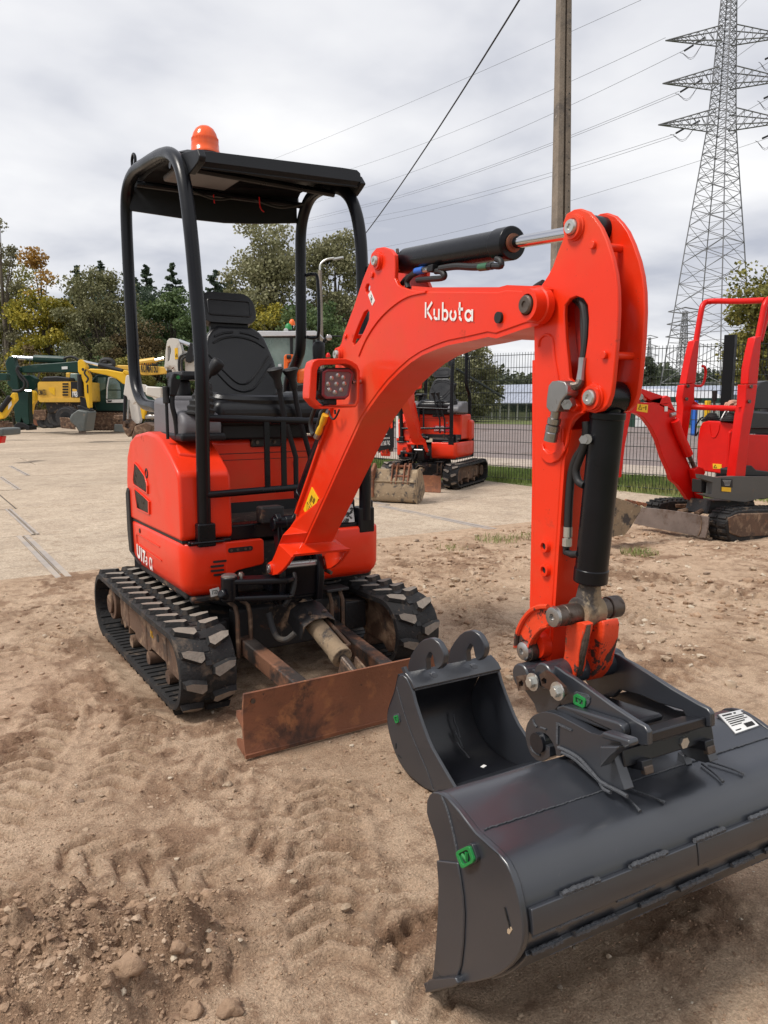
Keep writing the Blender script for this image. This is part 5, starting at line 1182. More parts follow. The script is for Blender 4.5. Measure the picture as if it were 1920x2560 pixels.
# --- bucket cylinder (in front of the arm)
pb_ = BF.at(*K3([(1356, 863)])[0], -.055); c0 = B(*pb_)
top = B(*BF.at(1525, 1034, -.0), 0); bot = B(*BF.at(1475, 1450, 0), 0)
xp = B(*BF.at(1390, 1541.5, -.095)); rend = xp
d = (rend-c0).normalized(); tA = (top-c0).dot(d); tB = (bot-c0).dot(d)
bk = EX.part('bucket_cylinder', MB().cyl(c0+d*tA, c0+d*tB, .0375, seg=32).cyl(c0+d*(tA-.004), c0+d*(tA+.014), .0395, seg=32).cyl(c0+d*.01, c0+d*(tA+.01), .028).cyl(c0+d*(tB-.03), c0+d*(tB+.004), .0395, seg=32), M['black'], bevel=.003)
obj('rod', MB().cyl(c0+d*tB, rend-d*.01, .0175, seg=20), M['dsteel'], bk)
obj('rod_sleeve', MB().cyl(rend-d*.07, rend, .024, .034).cyl(rend-BL*.03, rend+BL*.03, .037, seg=24), M['muddy'], bk, bevel=.003)
obj('head_eye', MB().cyl(c0-BL*.03, c0+BL*.03, .036, seg=24), M['black'], bk, bevel=.004)
def K5q(u, v, w=-.03): return B(*BF.at(*K5([(u, v)])[0], w), w)
obj('cylinder_hose', MB().tube([K5q(690, 400), K5q(690, 480), K5q(668, 570), K5q(625, 640), K5q(595, 740), K5q(580, 900), K5q(572, 1085)], .0095, smooth=8, seg=12).tube([K5q(690, 540), K5q(650, 640), K5q(625, 720), K5q(640, 790), K5q(680, 815)], .009, smooth=6, seg=12), M['rubberb'], bk)
obj('hose_ferrule', MB().tube([K5q(572, 1085), K5q(570, 1150)], .0105, seg=12).tube([K5q(568, 1160), K5q(566, 1210)], .0115, seg=6).tube([K5q(570, 1150), K5q(568, 1162)], .008), M['zinc'], bk)
obj('port_elbow', MB().tube([K5q(562, 1210), K5q(560, 1250), K5q(600, 1265), K5q(640, 1262)], .0085, seg=12), M['rubberb'], bk)
obj('pipe_clamp_bolt', MB().cyl(K5q(665, 518, -.05), K5q(700, 515, -.02), .007).cyl(K5q(672, 518, -.055), K5q(688, 518, -.04), .010, seg=6).cyl(K5q(695, 515, -.05), K5q(730, 510, -.01), .011), M['steel'], bk)
# --- cross pin, side links and H-link
sx_, zx_ = BF.at(1390, 1541.5, -.095)
lk = EX.part('link_pin', MB().cyl(B(sx_, zx_, -.098), B(sx_, zx_, .062), .0235, seg=24).cyl(B(sx_, zx_, .062), B(sx_, zx_, .098), .0265, seg=24).cyl(B(sx_, zx_, -.075), B(sx_, zx_, -.045), .0245, seg=24), M['dsteel'], bevel=.003)
obj('pin_head', MB().lathe(B(sx_, zx_, -.098), -BL, [(.0235, 0), (.0225, .008), (.015, .010), (.008, .010), (.0075, .004)], 24), M['steel'], lk)
lnk = sz(K7, [(305, 178), (300, 230), (305, 330), (250, 350), (200, 400), (165, 460), (150, 520), (150, 590), (120, 612), (75, 600), (50, 560), (48, 500), (55, 410), (80, 330), (120, 260), (175, 205), (240, 180)], -.085)
for w0 in (-.088, .072):
    obj('side_link', MB().splate(BF, lnk, w0, w0+.018), M['orangew'], lk, bevel=.003)
rim_ = lnk[9:]+[lnk[0]]
obj('side_link_rim', MB().tube([B(s_, z, -.092) for s_, z in lnk[11:]+[lnk[0]]], .006, seg=6, smooth=3).tube([B(s_, z, -.092) for s_, z in lnk[2:8]], .005, seg=6, smooth=3), M['orangew'], lk)
pl_ = BF.at(*K7([(92, 535)])[0], -.095)
obj('link_pivot', MB().cyl(B(*pl_, -.088), B(*pl_, .09), .027, seg=24), M['dsteel'], lk); obj('pin_head', MB().lathe(B(*pl_, -.088), -BL, [(.023, 0), (.022, .010), (.016, .014), (.008, .0145), (.007, .008)], 24), M['steel'], lk)
tip = BF.at(*K7([(560, 740)])[0], -.04)
hl = MB()
q1 = sz(K7, [(560, 300), (600, 320), (590, 380), (565, 450), (545, 560), (540, 650), (515, 740), (490, 735), (440, 700), (390, 650), (420, 600), (430, 540), (435, 440), (440, 370), (450, 320)], -.05)
hlp = obj('bucket_link', hl.splate(BF, q1, -.055, -.03), M['orangew'], lk, bevel=.004)
q2 = sz(K7, [(600, 330), (720, 290), (735, 340), (725, 450), (700, 560), (680, 660), (640, 730), (600, 775), (560, 760), (530, 700), (560, 600), (575, 480)], .0)
obj('bucket_link', MB().splate(BF, q2, .0, .05), M['orangew'], lk, bevel=.004)
for pts, w_ in (([(600, 320), (590, 420), (560, 560), (540, 660), (510, 740)], -.045), ([(742, 290), (735, 400), (715, 500), (700, 600), (680, 700)], .05)):
    obj('link_rib', MB().tube([B(*q, w_) for q in sz(K7, pts, w_)], .0085, seg=8, smooth=4), M['dsteel'], lk)
# ---- quick hitch plates
HF_ = lambda pts, w: sz(K7, pts, w)
q = HF_([(85, 700), (110, 675), (150, 665), (190, 680), (225, 690), (265, 670), (310, 652), (350, 650), (390, 672), (440, 710), (500, 745), (600, 815), (800, 960), (1000, 1090), (1070, 1130), (1100, 1175), (1102, 1285), (1070, 1290), (950, 1255), (900, 1190), (880, 1140), (700, 1080), (560, 1010), (400, 960), (350, 1020), (210, 1028), (185, 950), (150, 900), (115, 850), (85, 780)], -.095)
hitch = EX.part('quick_hitch', MB().splate(BF, q, -.10, -.086), M['bucket'], bevel=.003)
obj('hitch_side_plate', MB().splate(BF, q, .086, .10), M['bucket'], hitch, bevel=.003)
obj('hitch_cross_plate', MB().splate(BF, HF_([(700, 880), (760, 893), (1185, 1025), (1215, 1050), (1205, 1085), (1140, 1090), (740, 925)], .086), -.086, .086), M['bucketi'], hitch, bevel=.008, seg=3)
obj('hitch_lower_cross', MB().splate(BF, HF_([(900, 1180), (1090, 1190), (1090, 1280), (930, 1240)], -.086), -.086, .086), M['bucketi'], hitch, bevel=.004)
for u, v, w_ in ((85, 770, 0), (265, 770, 0)):
    s_, z = HF_([(u, v)], -.11)[0]
    obj('pin_boss', MB().cyl(B(s_, z+.012, -.118), B(s_, z+.012, .118), .031, seg=24), M['bucket'], hitch, bevel=.004)
obj('pin_lock_plate', MB().splate(BF, HF_([(40, 735), (100, 725), (205, 800), (190, 840), (55, 850)], -.125), -.128, -.120, [HF_([(60, 780), (85, 765), (100, 790), (90, 820), (65, 815)], -.125)]).splate(BF, HF_([(225, 720), (270, 690), (320, 720), (420, 820), (430, 880), (400, 910), (340, 900), (320, 850), (245, 810)], -.125), -.128, -.120, [HF_([(240, 765), (260, 745), (285, 760), (280, 795), (250, 795)], -.125)]), material('brown_lock_plate', (.07, .04, .028), .5, spots=[((.15, .1, .07), 20, .55, .1)], metal=.3), hitch, bevel=.002)
for u, v in ((165, 782), (362, 855)):
    p = HF_([(u, v)], -.13)[0]
    obj('washer', MB().cyl(B(*p, -.128), B(*p, -.132), .021, seg=24), M['zinc'], hitch); obj('bolt_head', MB().cyl(B(*p, -.132), B(*p, -.142), .0125, seg=6).cyl(B(*p, -.142), B(*p, -.143), .010, seg=20), M['zinc'], hitch)
obj('green_badge', MB().splate(BF, HF_([(508, 885), (530, 872), (595, 910), (602, 930), (597, 975), (585, 985), (515, 955), (506, 940)], -.10), -.107, -.10, [HF_([(525, 895), (583, 925), (580, 965), (525, 940)], -.10)]), M['green'], hitch, bevel=.001)
obj('badge_plate', MB().splate(BF, HF_([(500, 870), (515, 855), (610, 880), (628, 905), (625, 950), (600, 978), (512, 955)], -.10), -.103, -.0995), M['weld'], hitch, bevel=.001)
vv = HF_([(537, 912), (548, 948), (563, 925)], -.10); obj('badge_letter', MB().tube([B(*p, -.1035) for p in vv], .0022, seg=6), M['green'], hitch)
# ------------------------------------------------------------------ grading bucket on the quick hitch
KD = zc(940, 1500, .5907)
GB = TH('grading_bucket', 'wide dark grey grading bucket at lower right with green badge on its end plate', 'bucket')
w0_, w1_ = -.46, .45
sideo = sz(KD, [(240, 812), (225, 825), (214, 850), (213, 900), (222, 935), (235, 970), (250, 1020), (262, 1080), (270, 1140), (273, 1200), (272, 1280), (268, 1350), (262, 1420), (252, 1500), (243, 1560), (235, 1600), (212, 1662), (330, 1636), (357, 1625), (420, 1618), (480, 1603), (520, 1585), (560, 1555), (588, 1525), (610, 1488), (620, 1455), (623, 1420), (620, 1370), (613, 1320), (603, 1265), (590, 1210), (572, 1160), (550, 1115), (527, 1085), (500, 1057), (460, 1020), (420, 985), (385, 940), (350, 893), (315, 852), (285, 825), (262, 814)], w0_)
for w_ in (w0_, w1_-.014):
    o = obj('end_plate', MB().splate(BF, sideo, w_, w_+.014), M['bucket'], None, bevel=.003); o.parent = GB.e
sp_ = sideo[35:]+sideo[:1]; shell = sideo[18:]+sideo[:1]     # from lip, under the belly, up to the top edge
shell = sideo[16:18]+[sideo[19]]+sideo[20:]+sideo[:1]
def smoothp(p, n=3):
    p = [Vector((a, b)) for a, b in p]; q = []; k = len(p)
    for i in range(k-1):
        p0, p1, p2, p3 = p[max(i-1, 0)], p[i], p[i+1], p[min(i+2, k-1)]
        for j in range(n):
            t = j/n; q.append(0.5*((2*p1)+(p2-p0)*t+(2*p0-5*p1+4*p2-p3)*t*t+(-p0+3*p1-3*p2+p3)*t**3))
    return q+[p[-1]]
# fair the outline: a straight flat top, then one even belly curve
def fair(pts, it=6):
    p = [Vector(q) for q in pts]
    for _ in range(it): p = [p[0]]+[(p[i-1]+p[i]*2+p[i+1])/4 for i in range(1, len(p)-1)]+[p[-1]]
    return p
shf = fair(smoothp(shell, 2), 10)
def shell_mesh(pts, fr, wa_, wb, off0, off1):
    n = len(pts); vs_ = []
    for i, p in enumerate(pts):
        t = (pts[min(i+1, n-1)]-pts[max(i-1, 0)]).normalized(); nn = Vector((t.y, -t.x))
        for off in (off0, off1):
            q = p+nn*off
            for w_ in (wa_, wb): vs_.append(fr.P(q.x, q.y, w_))
    fs = []
    for i in range(n-1):
        a, b = 4*i, 4*i+4
        fs += [(a, a+1, b+1, b), (a+2, b+2, b+3, a+3), (a, b, b+2, a+2), (a+1, a+3, b+3, b+1)]
    fs += [(0, 2, 3, 1), (4*n-4, 4*n-3, 4*n-1, 4*n-2)]
    return MB().add(vs_, fs)
GB.part('bucket_shell', shell_mesh(shf, BF, w0_+.012, w1_-.012, -.014, -.003), M['bucket'], smooth=60)
Ls = [0]
for i in range(len(shf)-1): Ls.append(Ls[-1]+(shf[i+1]-shf[i]).length)
def along(t0, t1, n=8):
    """part of the shell outline between two fractions of its length"""
    tt = np.linspace(t0*Ls[-1], t1*Ls[-1], n); return [Vector((float(np.interp(t, Ls, [p.x for p in shf])), float(np.interp(t, Ls, [p.y for p in shf])))) for t in tt]
def frac(u, v, w):
    s_, z = BF.at(u, v, w); i = min(range(len(shf)), key=lambda k: (shf[k]-Vector((s_, z))).length); return Ls[i]/Ls[-1]
fa = frac(*KD([(625, 1322)])[0], w0_); fb = frac(*KD([(612, 1400)])[0], w0_)
def band(name, t0, t1, a, b, off, mat='bucket', bev=.002):
    q = along(t0, t1); return GB.part(name, shell_mesh(q, BF, a, b, -.004, off), M[mat], bevel=bev)
H_ = .048/Ls[-1]*1.0
band('wear_strip', fa-.055, fa, w0_+.018, -.02, .008); band('wear_strip', fa-.055, fa, -.017, .44, .008)
band('belly_plate', fa-.30, fa-.115, w0_+.02, .01, .007); band('belly_plate', fa-.30, fa-.115, .013, .44, .007)
rw = random.Random(4)
# stitched weld runs along the strips
def welds(t, spans, off=.007, r=.0055, name='weld_run'):
    for a, b in spans:
        q = along(t-.003, t+.003, 3); p = q[1]; tt = (q[2]-q[0]).normalized(); nn = Vector((tt.y, -tt.x))
        pts = []; n = max(int((b-a)/.004), 4)
        for k in range(n+1):
            w_ = a+(b-a)*k/n; e_ = p+nn*(off-.002+rw.uniform(-.0006, .0006))+tt*rw.uniform(-.0012, .0012); pts.append(BF.P(e_.x, e_.y, w_))
        GB.part(name, MB().tube(pts, [r*rw.uniform(.8, 1.1) for _ in pts], seg=6), M['weld'])
welds(fa+.004, [(-.37, -.28), (-.20, -.10), (-.02, .07), (.15, .24), (.31, .41)], r=.006)
welds(fa-.058, [(-.44, -.30), (-.24, -.14)], r=.004)
welds(fa-.112, [(-.43, -.36), (-.33, -.22), (-.16, -.09), (-.05, .05), (.11, .18), (.22, .33)], r=.0065)
welds(fa-.20, [(-.35, -.24), (-.14, -.03), (.04, .14), (.24, .36)], r=.004)
# crease weld where flat top meets the belly
ft = frac(*KD([(425, 985)])[0], w0_)
welds(ft, [(w0_+.02, .43)], off=.0005, r=.0018, name='crease_weld')
for w_ in (w0_-.001, ):
    q = [p for p in shf]; n = len(q)
# weld fillet just inside the end plate, and folded line on the near end plate
ln = [KD([p])[0] for p in ((278, 830), (300, 880), (320, 950), (340, 1040), (352, 1110), (364, 1180), (374, 1250), (380, 1330), (376, 1450), (366, 1540), (352, 1600))]
GB.part('stitch_weld', MB().tube([B(*BF.at(u, v, w0_), w0_-.0005) for u, v in ln[:5]], .0028, seg=6, smooth=3), M['weld'])
GB.part('end_plate_fold', MB().splate(BF, [BF.at(u, v, w0_) for u, v in ln[4:]]+sz(KD, [(338, 1628), (300, 1610), (250, 1560), (262, 1420), (268, 1300), (270, 1200), (262, 1100)], w0_), w0_-.0045, w0_+.001), M['bucket'], bevel=.003)
lipq = sz(KD, [(212, 1662), (225, 1608), (258, 1602), (345, 1592), (358, 1622), (335, 1637)], w0_-.01)
GB.part('side_cutter', MB().splate(BF, lipq, w0_-.016, w0_+.014), M['bucket'], bevel=.004)
GB.part('cutting_edge', shell_mesh([Vector(BF.at(*KD([(212, 1662)])[0], w0_)), Vector(BF.at(*KD([(345, 1628)])[0], w0_))], BF, w0_, w1_, -.018, -.002), M['bucket'], bevel=.003)
gq = rrect(0, 1, 0, 1, .2, 4)
bq = sz(KD, [(356, 1060), (415, 1030), (440, 1100), (385, 1132)], w0_)
P4 = [Vector(p) for p in (bq[0], bq[1], bq[2], bq[3])]
def bil(a, b): q = (P4[0]*(1-a)+P4[1]*a)*(1-b)+(P4[3]*(1-a)+P4[2]*a)*b; return (q.x, q.y)
outr = [bil(a, b) for a, b in gq]; inr = [bil(.5+(a-.5)*.66, .5+(b-.5)*.66) for a, b in gq]
GB.part('badge_plate', MB().splate(BF, [(bil(.5+(a-.5)*1.1+.06, .5+(b-.5)*1.1-.03)) for a, b in gq], w0_-.008, w0_), M['bucket'], bevel=.002)
GB.part('green_badge', MB().splate(BF, outr, w0_-.013, w0_-.004, [inr]), M['green'], bevel=.001)
GB.part('badge_letter', MB().tube([B(*bil(.34, .30), w0_-.010), B(*bil(.50, .70), w0_-.010), B(*bil(.66, .30), w0_-.010)], .0042, seg=6), M['green'])
GB.part('paint_chip', MB().splate(BF, sz(KD, [(558, 1392), (572, 1382), (578, 1395), (566, 1415), (557, 1408)], w0_), w0_-.0012, w0_), material('chip_sand', (.4, .3, .2), .8))
GB.part('stamp_mark', MB().ribbon([(0, 0), (.012, -.02)], .004, B(*BF.at(*KD([(545, 1300)])[0], w0_), w0_-.001), BD, VZ, -BL, .0006).ribbon([(0, 0), (.010, -.022)], .003, B(*BF.at(*KD([(555, 1330)])[0], w0_), w0_-.001), BD, VZ, -BL, .0006), M['mesh'])
# data plate on the flat top at the far end
tA, tB = sideo[-2], Vector(BF.at(*KD([(400, 960)])[0], w0_)); tA = Vector(BF.at(*KD([(285, 828)])[0], w0_))
nrm2 = Vector(((tA-tB).y, -(tA-tB).x)).normalized(); nrm2 = nrm2 if nrm2.y > 0 else -nrm2
nf = BD*nrm2.x+VZ*nrm2.y; pf0 = BF.P(tA.x, tA.y, 0)
def onflat(u, v, off=.0): return onplane(u, v, nf, nf.dot(pf0)+off-.003)
fq = KD([(1448, 492), (1548, 470), (1618, 538), (1520, 572)]); hi = [onflat(u, v, .003) for u, v in fq]; lo_ = [onflat(u, v, 0) for u, v in fq]; hi = [p+nf*.003 for p in lo_]
GB.part('plate_frame', MB().loops([p+(p-sum(lo_, Vector())/4)*.08+nf*.004 for p in lo_], [p+(p-sum(lo_, Vector())/4)*.08 for p in lo_]), M['weld'], bevel=.001)
dpn = GB.part('data_plate', MB().loops([p+nf*.0055 for p in lo_], [p+nf*.002 for p in lo_]), M['white'])
mbp = MB()
def fl(a, b): return ((lo_[0]*(1-a)+lo_[1]*a)*(1-b)+(lo_[3]*(1-a)+lo_[2]*a)*b)+nf*.0062
for k, (b_, a0, a1, tk) in enumerate(((.12, .08, .45, .0022), (.12, .55, .62, .0022), (.26, .08, .9, .0012), (.36, .08, .8, .0016), (.46, .08, .88, .0012), (.56, .08, .7, .0016), (.66, .08, .5, .0012), (.90, .08, .3, .0016))): mbp.tube([fl(a0, b_), fl(a1, b_)], tk, seg=4)
for k in range(12): mbp.tube([fl(.56+.03*k, .72), fl(.56+.03*k, .92)], .0009 if k % 3 else .0016, seg=4)
obj('plate_print', mbp, M['ink'], dpn, kind='stuff')
# mounting ears (hooks) and locking bar
ear = [(105, 1190), (110, 1150), (122, 1110), (145, 1072), (172, 1048), (200, 1034), (235, 1022), (270, 1018), (330, 1030), (390, 1056), (520, 1125), (630, 1188), (700, 1205), (730, 1180), (850, 1222), (872, 1290), (850, 1330), (800, 1335), (820, 1400), (850, 1500), (880, 1585), (900, 1645), (860, 1652), (790, 1625), (720, 1590), (660, 1520), (600, 1460), (540, 1405), (480, 1370), (420, 1335), (385, 1372), (352, 1372), (345, 1320), (325, 1270), (290, 1215), (262, 1192), (245, 1190), (255, 1215), (264, 1250), (262, 1280), (300, 1300), (302, 1380), (280, 1400), (240, 1418), (195, 1405), (150, 1360), (125, 1300), (110, 1240)]
we = -.142
e1 = HF_(ear, we)
for w_ in (we, .112):
    o = GB.part('mounting_ear', MB().splate(BF, e1, w_, w_+.026), M['bucket'], bevel=.003)
GB.part('ear_gusset', MB().splate(BF, HF_([(718, 1290), (870, 1290), (850, 1330), (800, 1370), (720, 1460)], -.165), -.172, -.142), M['bucket'], bevel=.003)
GB.part('ear_spacer', MB().splate(BF, HF_([(712, 1190), (740, 1178), (940, 1240), (955, 1290), (900, 1315), (870, 1270), (720, 1230)], -.165), -.168, -.142), M['bucket'], bevel=.006, seg=3)
for pts in ([(380, 1300), (480, 1345), (560, 1400), (640, 1490), (720, 1575), (860, 1650), (930, 1690)], [(410, 1340), (500, 1385), (600, 1470), (700, 1560), (740, 1625), (800, 1660)]):
    GB.part('ear_weld', MB().tube([B(*q, we-.004) for q in HF_(pts, we)], .0042, seg=8, smooth=5), M['weld'])
GB.part('cast_mark', MB().tube([B(*q, we-.0005) for q in HF_([(150, 1290), (165, 1330), (195, 1355), (225, 1365)], we)], .0028, seg=6, smooth=4).tube([B(*q, we-.0005) for q in HF_([(170, 1078), (180, 1115), (200, 1140)], we)], .0028, seg=6, smooth=4).tube([B(*q, we-.0005) for q in HF_([(228, 1145), (275, 1160)], we)], .0026, seg=6), M['weld'])
GB.part('ear_recess', MB().splate(BF, HF_([(358, 1102), (480, 1160), (480, 1175), (375, 1125), (372, 1280), (358, 1270)], we), we-.003, we), M['weld'])
GB.part('hook_pin', MB().cyl(B(*HF_([(215, 1262)], we)[0], -.15), B(*HF_([(215, 1262)], we)[0], .15), .023, seg=20), M['bucketi'])
GB.part('rubber_stop', MB().splate(BF, HF_([(250, 1300), (300, 1300), (302, 1375), (262, 1392), (250, 1380)], -.12), -.13, -.06), M['rubberb'], bevel=.003)
HT = MB(); HT.splate(BF, HF_([(360, 1005), (375, 975), (425, 958), (850, 1092), (895, 1125), (908, 1165), (905, 1210), (860, 1195), (620, 1110)], -.115), -.122, -.10)
o = obj('hitch_side_tube', HT, M['bucket'], hitch, bevel=.010, seg=4, smooth=60)
s_, z = HF_([(890, 1372)], -.11)[0]
rot = Matrix((BD, BL, VZ)).transposed() @ Matrix.Rotation(R(-15), 3, 'Y')
lb = obj('locking_bar', MB().box(B(s_, z, .01), (.030, .27, .036), rot), M['bucketi'], hitch, bevel=.003)
obj('lock_bolt', MB().cyl(B(s_+.02, z+.0, .05), B(s_-.01, z, .05), .013, seg=6), M['zinc'], hitch)
obj('bar_block', MB().box(B(s_-.008, z+.02, .03), (.04, .09, .02), rot), M['bucket'], hitch, bevel=.004)
for w_ in (-.08, .108):
    a, b = HF_([(1040, 1440)], -.08)[0]
    obj('lock_wedge', MB().box(B(a-.015, b-.002, w_), (.06, .028, .020), rot), M['bucketi'], hitch, bevel=.002); obj('wedge_tip', MB().box(B(a+.0125, b-.005, w_), (.014, .024, .017), rot), M['dsteel'], hitch, bevel=.002)
for w_, pts in ((.11, [(1320, 1340), (1370, 1370), (1395, 1450), (1310, 1470)]), ):
    GB.part('ear_leg', MB().splate(BF, HF_(pts, w_), w_, w_+.02), M['bucket'], bevel=.002)
for w_ in (-.1, .15):
    for dy_ in (-.010, .028):
        q = along(ft-.02, ft-.10, 6)
        pts = []
        for i, p in enumerate(q): pts.append(BF.P(p.x+.002, p.y+.002, w_+dy_*(.6+i*.25)))
        GB.part('weld_tail', MB().tube(pts, [.0026, .0022, .0022, .0022, .0022, .004], seg=6), M['weld'])

# ------------------------------------------------------------------ digging bucket on the ground
KS = zc(940, 1540, .27728)
a = R(-83); sd = Vector((math.cos(a), math.sin(a), 0)); SB = Frame((-.09, -1.599, 0), sd, Vector((1, -.03, 0)), n=Vector((-sd.y, sd.x, 0)))
DB = TH('digging_bucket', 'narrow black digging bucket with two hooks on top standing beside the rusty blade', 'bucket')
def ssz(pts, w): return [SB.at(u, v, w) for u, v in KS(pts)]
WB = .375
so = ssz([(200, 545), (225, 532), (250, 540), (275, 565), (295, 605), (320, 660), (335, 720), (350, 780), (385, 890), (420, 990), (460, 1100), (500, 1190), (580, 1330), (650, 1450), (715, 1560), (620, 1590), (500, 1582), (430, 1545), (380, 1505), (330, 1460), (290, 1425), (250, 1380), (215, 1325), (180, 1260), (155, 1190), (130, 1110), (112, 1040), (100, 960), (100, 900), (110, 850), (125, 810), (140, 770), (160, 720), (172, 680), (180, 640), (185, 600)], 0)
for w_ in (0, WB): DB.part('side_plate', MB().splate(SB, so, w_-.0 if w_ == 0 else w_-.012, w_+.012 if w_ == 0 else w_), M['bucket'], bevel=.0025)
sh2 = fair(smoothp(so[14:]+so[:1], 2), 6)
def shell2(pts, a_, b_, off0, off1): return shell_mesh([p for p in pts], SB, a_, b_, off0, off1)
DB.part('bucket_shell', shell2(sh2, .008, WB-.008, -.012, -.002), M['bucketi'], smooth=60)
DB.part('cutting_edge', shell2([Vector(so[14]), Vector(so[14])+(Vector(so[16])-Vector(so[14])).normalized()*.09], .0, WB, -.014, .004), M['bucket'], bevel=.002)
lip = [Vector(q) for q in ssz([(240, 535), (262, 560), (300, 610), (325, 668)], 0)]
DB.part('top_beam', shell2(lip, .004, WB-.004, -.012, .004), M['bucket'], bevel=.003)
DB.part('beam_edge_weld', MB().tube([SB.P(lip[3].x+.003, lip[3].y, w_+rw.uniform(-.001, .001)) for w_ in np.linspace(.01, WB-.01, 30)], .0035, seg=6), M['weld'])
nearear = [(290, 530), (286, 450), (310, 360), (345, 300), (390, 240), (430, 210), (480, 197), (530, 213), (565, 245), (590, 290), (608, 330), (615, 370), (608, 420), (590, 455), (560, 480), (540, 475), (525, 440), (518, 400), (508, 350), (495, 330), (480, 330), (462, 365), (448, 400), (455, 500), (500, 520), (512, 565), (470, 578), (430, 545)]
ne = ssz(nearear, .085)
for w_ in (.085, .255):
    DB.part('hook_ear', MB().splate(SB, ne, w_, w_+.022), M['bucket'], bevel=.003)
    DB.part('ear_weld', MB().tube([SB.P(a_, b_, w_-.004) for a_, b_ in ssz([(405, 500), (430, 500), (455, 545), (480, 575)], .085)], .004, seg=6, smooth=4).tube([SB.P(a_+.004, b_+.004, w_-.012) for a_, b_ in ssz([(405, 500), (430, 500), (455, 545), (480, 575)], .085)], .004, seg=6, smooth=4), M['weld'])
for w_ in (.012, .165):
    o = ssz([(225, 465), (250, 458), (280, 530), (255, 540)], .012); DB.part('rear_lug', MB().splate(SB, o, w_, w_+.012), M['bucket'], bevel=.001)
bq = ssz([(170, 900), (205, 890), (218, 955), (190, 965)], 0); P4 = [Vector(p) for p in bq]
DB.part('badge_plate', MB().splate(SB, [(bil(.5+(a_-.5)*1.35, .5+(b_-.5)*1.3-.05)) for a_, b_ in gq], -.003, 0), M['weld'])
DB.part('green_badge', MB().splate(SB, [bil(a_, b_) for a_, b_ in gq], -.007, 0, [[bil(.5+(a_-.5)*.6, .5+(b_-.5)*.62) for a_, b_ in gq]]), M['green'])
DB.part('badge_letter', MB().tube([SB.P(*bil(.36, .34), -.004), SB.P(*bil(.5, .66), -.004), SB.P(*bil(.64, .34), -.004)], .002, seg=6), M['green'])
DB.part('stamp_mark', MB().tube([SB.P(*q, -.0005) for q in ssz([(182, 1148), (180, 1198)], 0)], .002, seg=4).tube([SB.P(*q, -.0005) for q in ssz([(200, 1252), (230, 1282)], 0)], .002, seg=4), M['mesh'])
DB.part('side_fold', MB().tube([SB.P(*q, -.0006) for q in ssz([(190, 640), (230, 790), (290, 980), (350, 1140), (420, 1300), (470, 1420), (520, 1570)], 0)], .0016, seg=6, smooth=4), M['weld'])
DB.part('label_scrap', MB().box(SB.P(.02, .034, .21), (.02, .012, .0015), Matrix.Rotation(.3, 3, 'Z')), M['white'])
mbq = MB(); 
for k in range(3): 
    q = [sh2[int(i)] for i in np.linspace(len(sh2)*.25, len(sh2)*.55, 8)]; mbq.tube([SB.P(p.x+.016, p.y+.012, .235+.012*k+rw.uniform(-.003, .003)) for p in q[2*k:2*k+4]], .003, seg=6)
DB.part('spilled_weld', mbq, M['weld'])

# ------------------------------------------------------------------ copy of the mini excavator behind, by the fence
def kids(o): return [c for c in sc.objects if c.parent == o]
allkids = {}
for o in list(sc.objects):
    if o.parent: allkids.setdefault(o.parent.name, []).append(o)
SKIPN = {'quick_hitch', 'round_decal', 'beacon', 'hydraulic_tap', 'work_lamp', 'lamp_guard', 'taped_hose', 'hose_fitting', 'cable', 'yellow_chalk_mark', 'canopy_roof', 'roof_crossbar', 'data_plate'}
base = lambda n: n.split('.')[0]
SWING = {'boom', 'boom_cylinder', 'arm_cylinder', 'arm', 'bucket_cylinder', 'link_pin', 'hydraulic_hose', 'lamp_guard'}
E2 = thing('mini_excavator', 'second orange mini excavator with red sold sign parked against the mesh fence', 'excavator', (5.62, 6.20, 0), None)
E2.rotation_euler = (0, 0, R(-57))
piv = Vector((-.04, -.50, 0)); SW = Matrix.Translation(piv) @ Matrix.Rotation(R(10), 4, 'Z') @ Matrix.Translation(-piv)
SKIPSUB = {'model_lettering', 'lid_lock'}
def copy_part(o, parent, lvl, sw):
    c = o.copy(); col.objects.link(c); c.parent = parent
    if sw and lvl == 1: c.matrix_local = SW @ o.matrix_local
    for ch in allkids.get(o.name, []):
        if lvl == 1 and base(ch.name) == 'logo_lettering' and False: continue
        copy_part(ch, c, lvl+1, sw)
for ch in allkids[EX.e.name]:
    if base(ch.name) in SKIPN: continue
    copy_part(ch, E2, 1, base(ch.name) in SWING)
bpy.context.view_layer.update()
def E2p(mb, name, mat, **k):
    o = obj(name, mb, mat, E2, **k); return o
mb = MB().box((.12, -.026, .87), (.26, .006, .09)); sg = E2p(mb, 'sold_sign', material('sign_red', (.55, .01, .03), .5))
obj('sign_border', MB().box((.12, -.0275, .91), (.25, .003, .004)).box((.12, -.0275, .83), (.25, .003, .004)), M['white'], sg)
obj('sign_lettering', text_mb('VERKOCHT', Vector((.02, -.031, .875)), VX, VZ, .028, bold=.02, stretch=.75), M['white'], sg)
obj('sign_lettering', text_mb('SOLD  VENDU', Vector((.0, -.031, .837)), VX, VZ, .028, bold=.02, stretch=.72), M['white'], sg)
E2p(MB().box((.05, -.362, .70), (.10, .004, .055)), 'data_plate', material('peeling_plate', (.55, .5, .38), .6, var=.2))
E2p(MB().box((-.24, -.398, .60), (.11, .004, .03)), 'number_plate', M['plastic'])
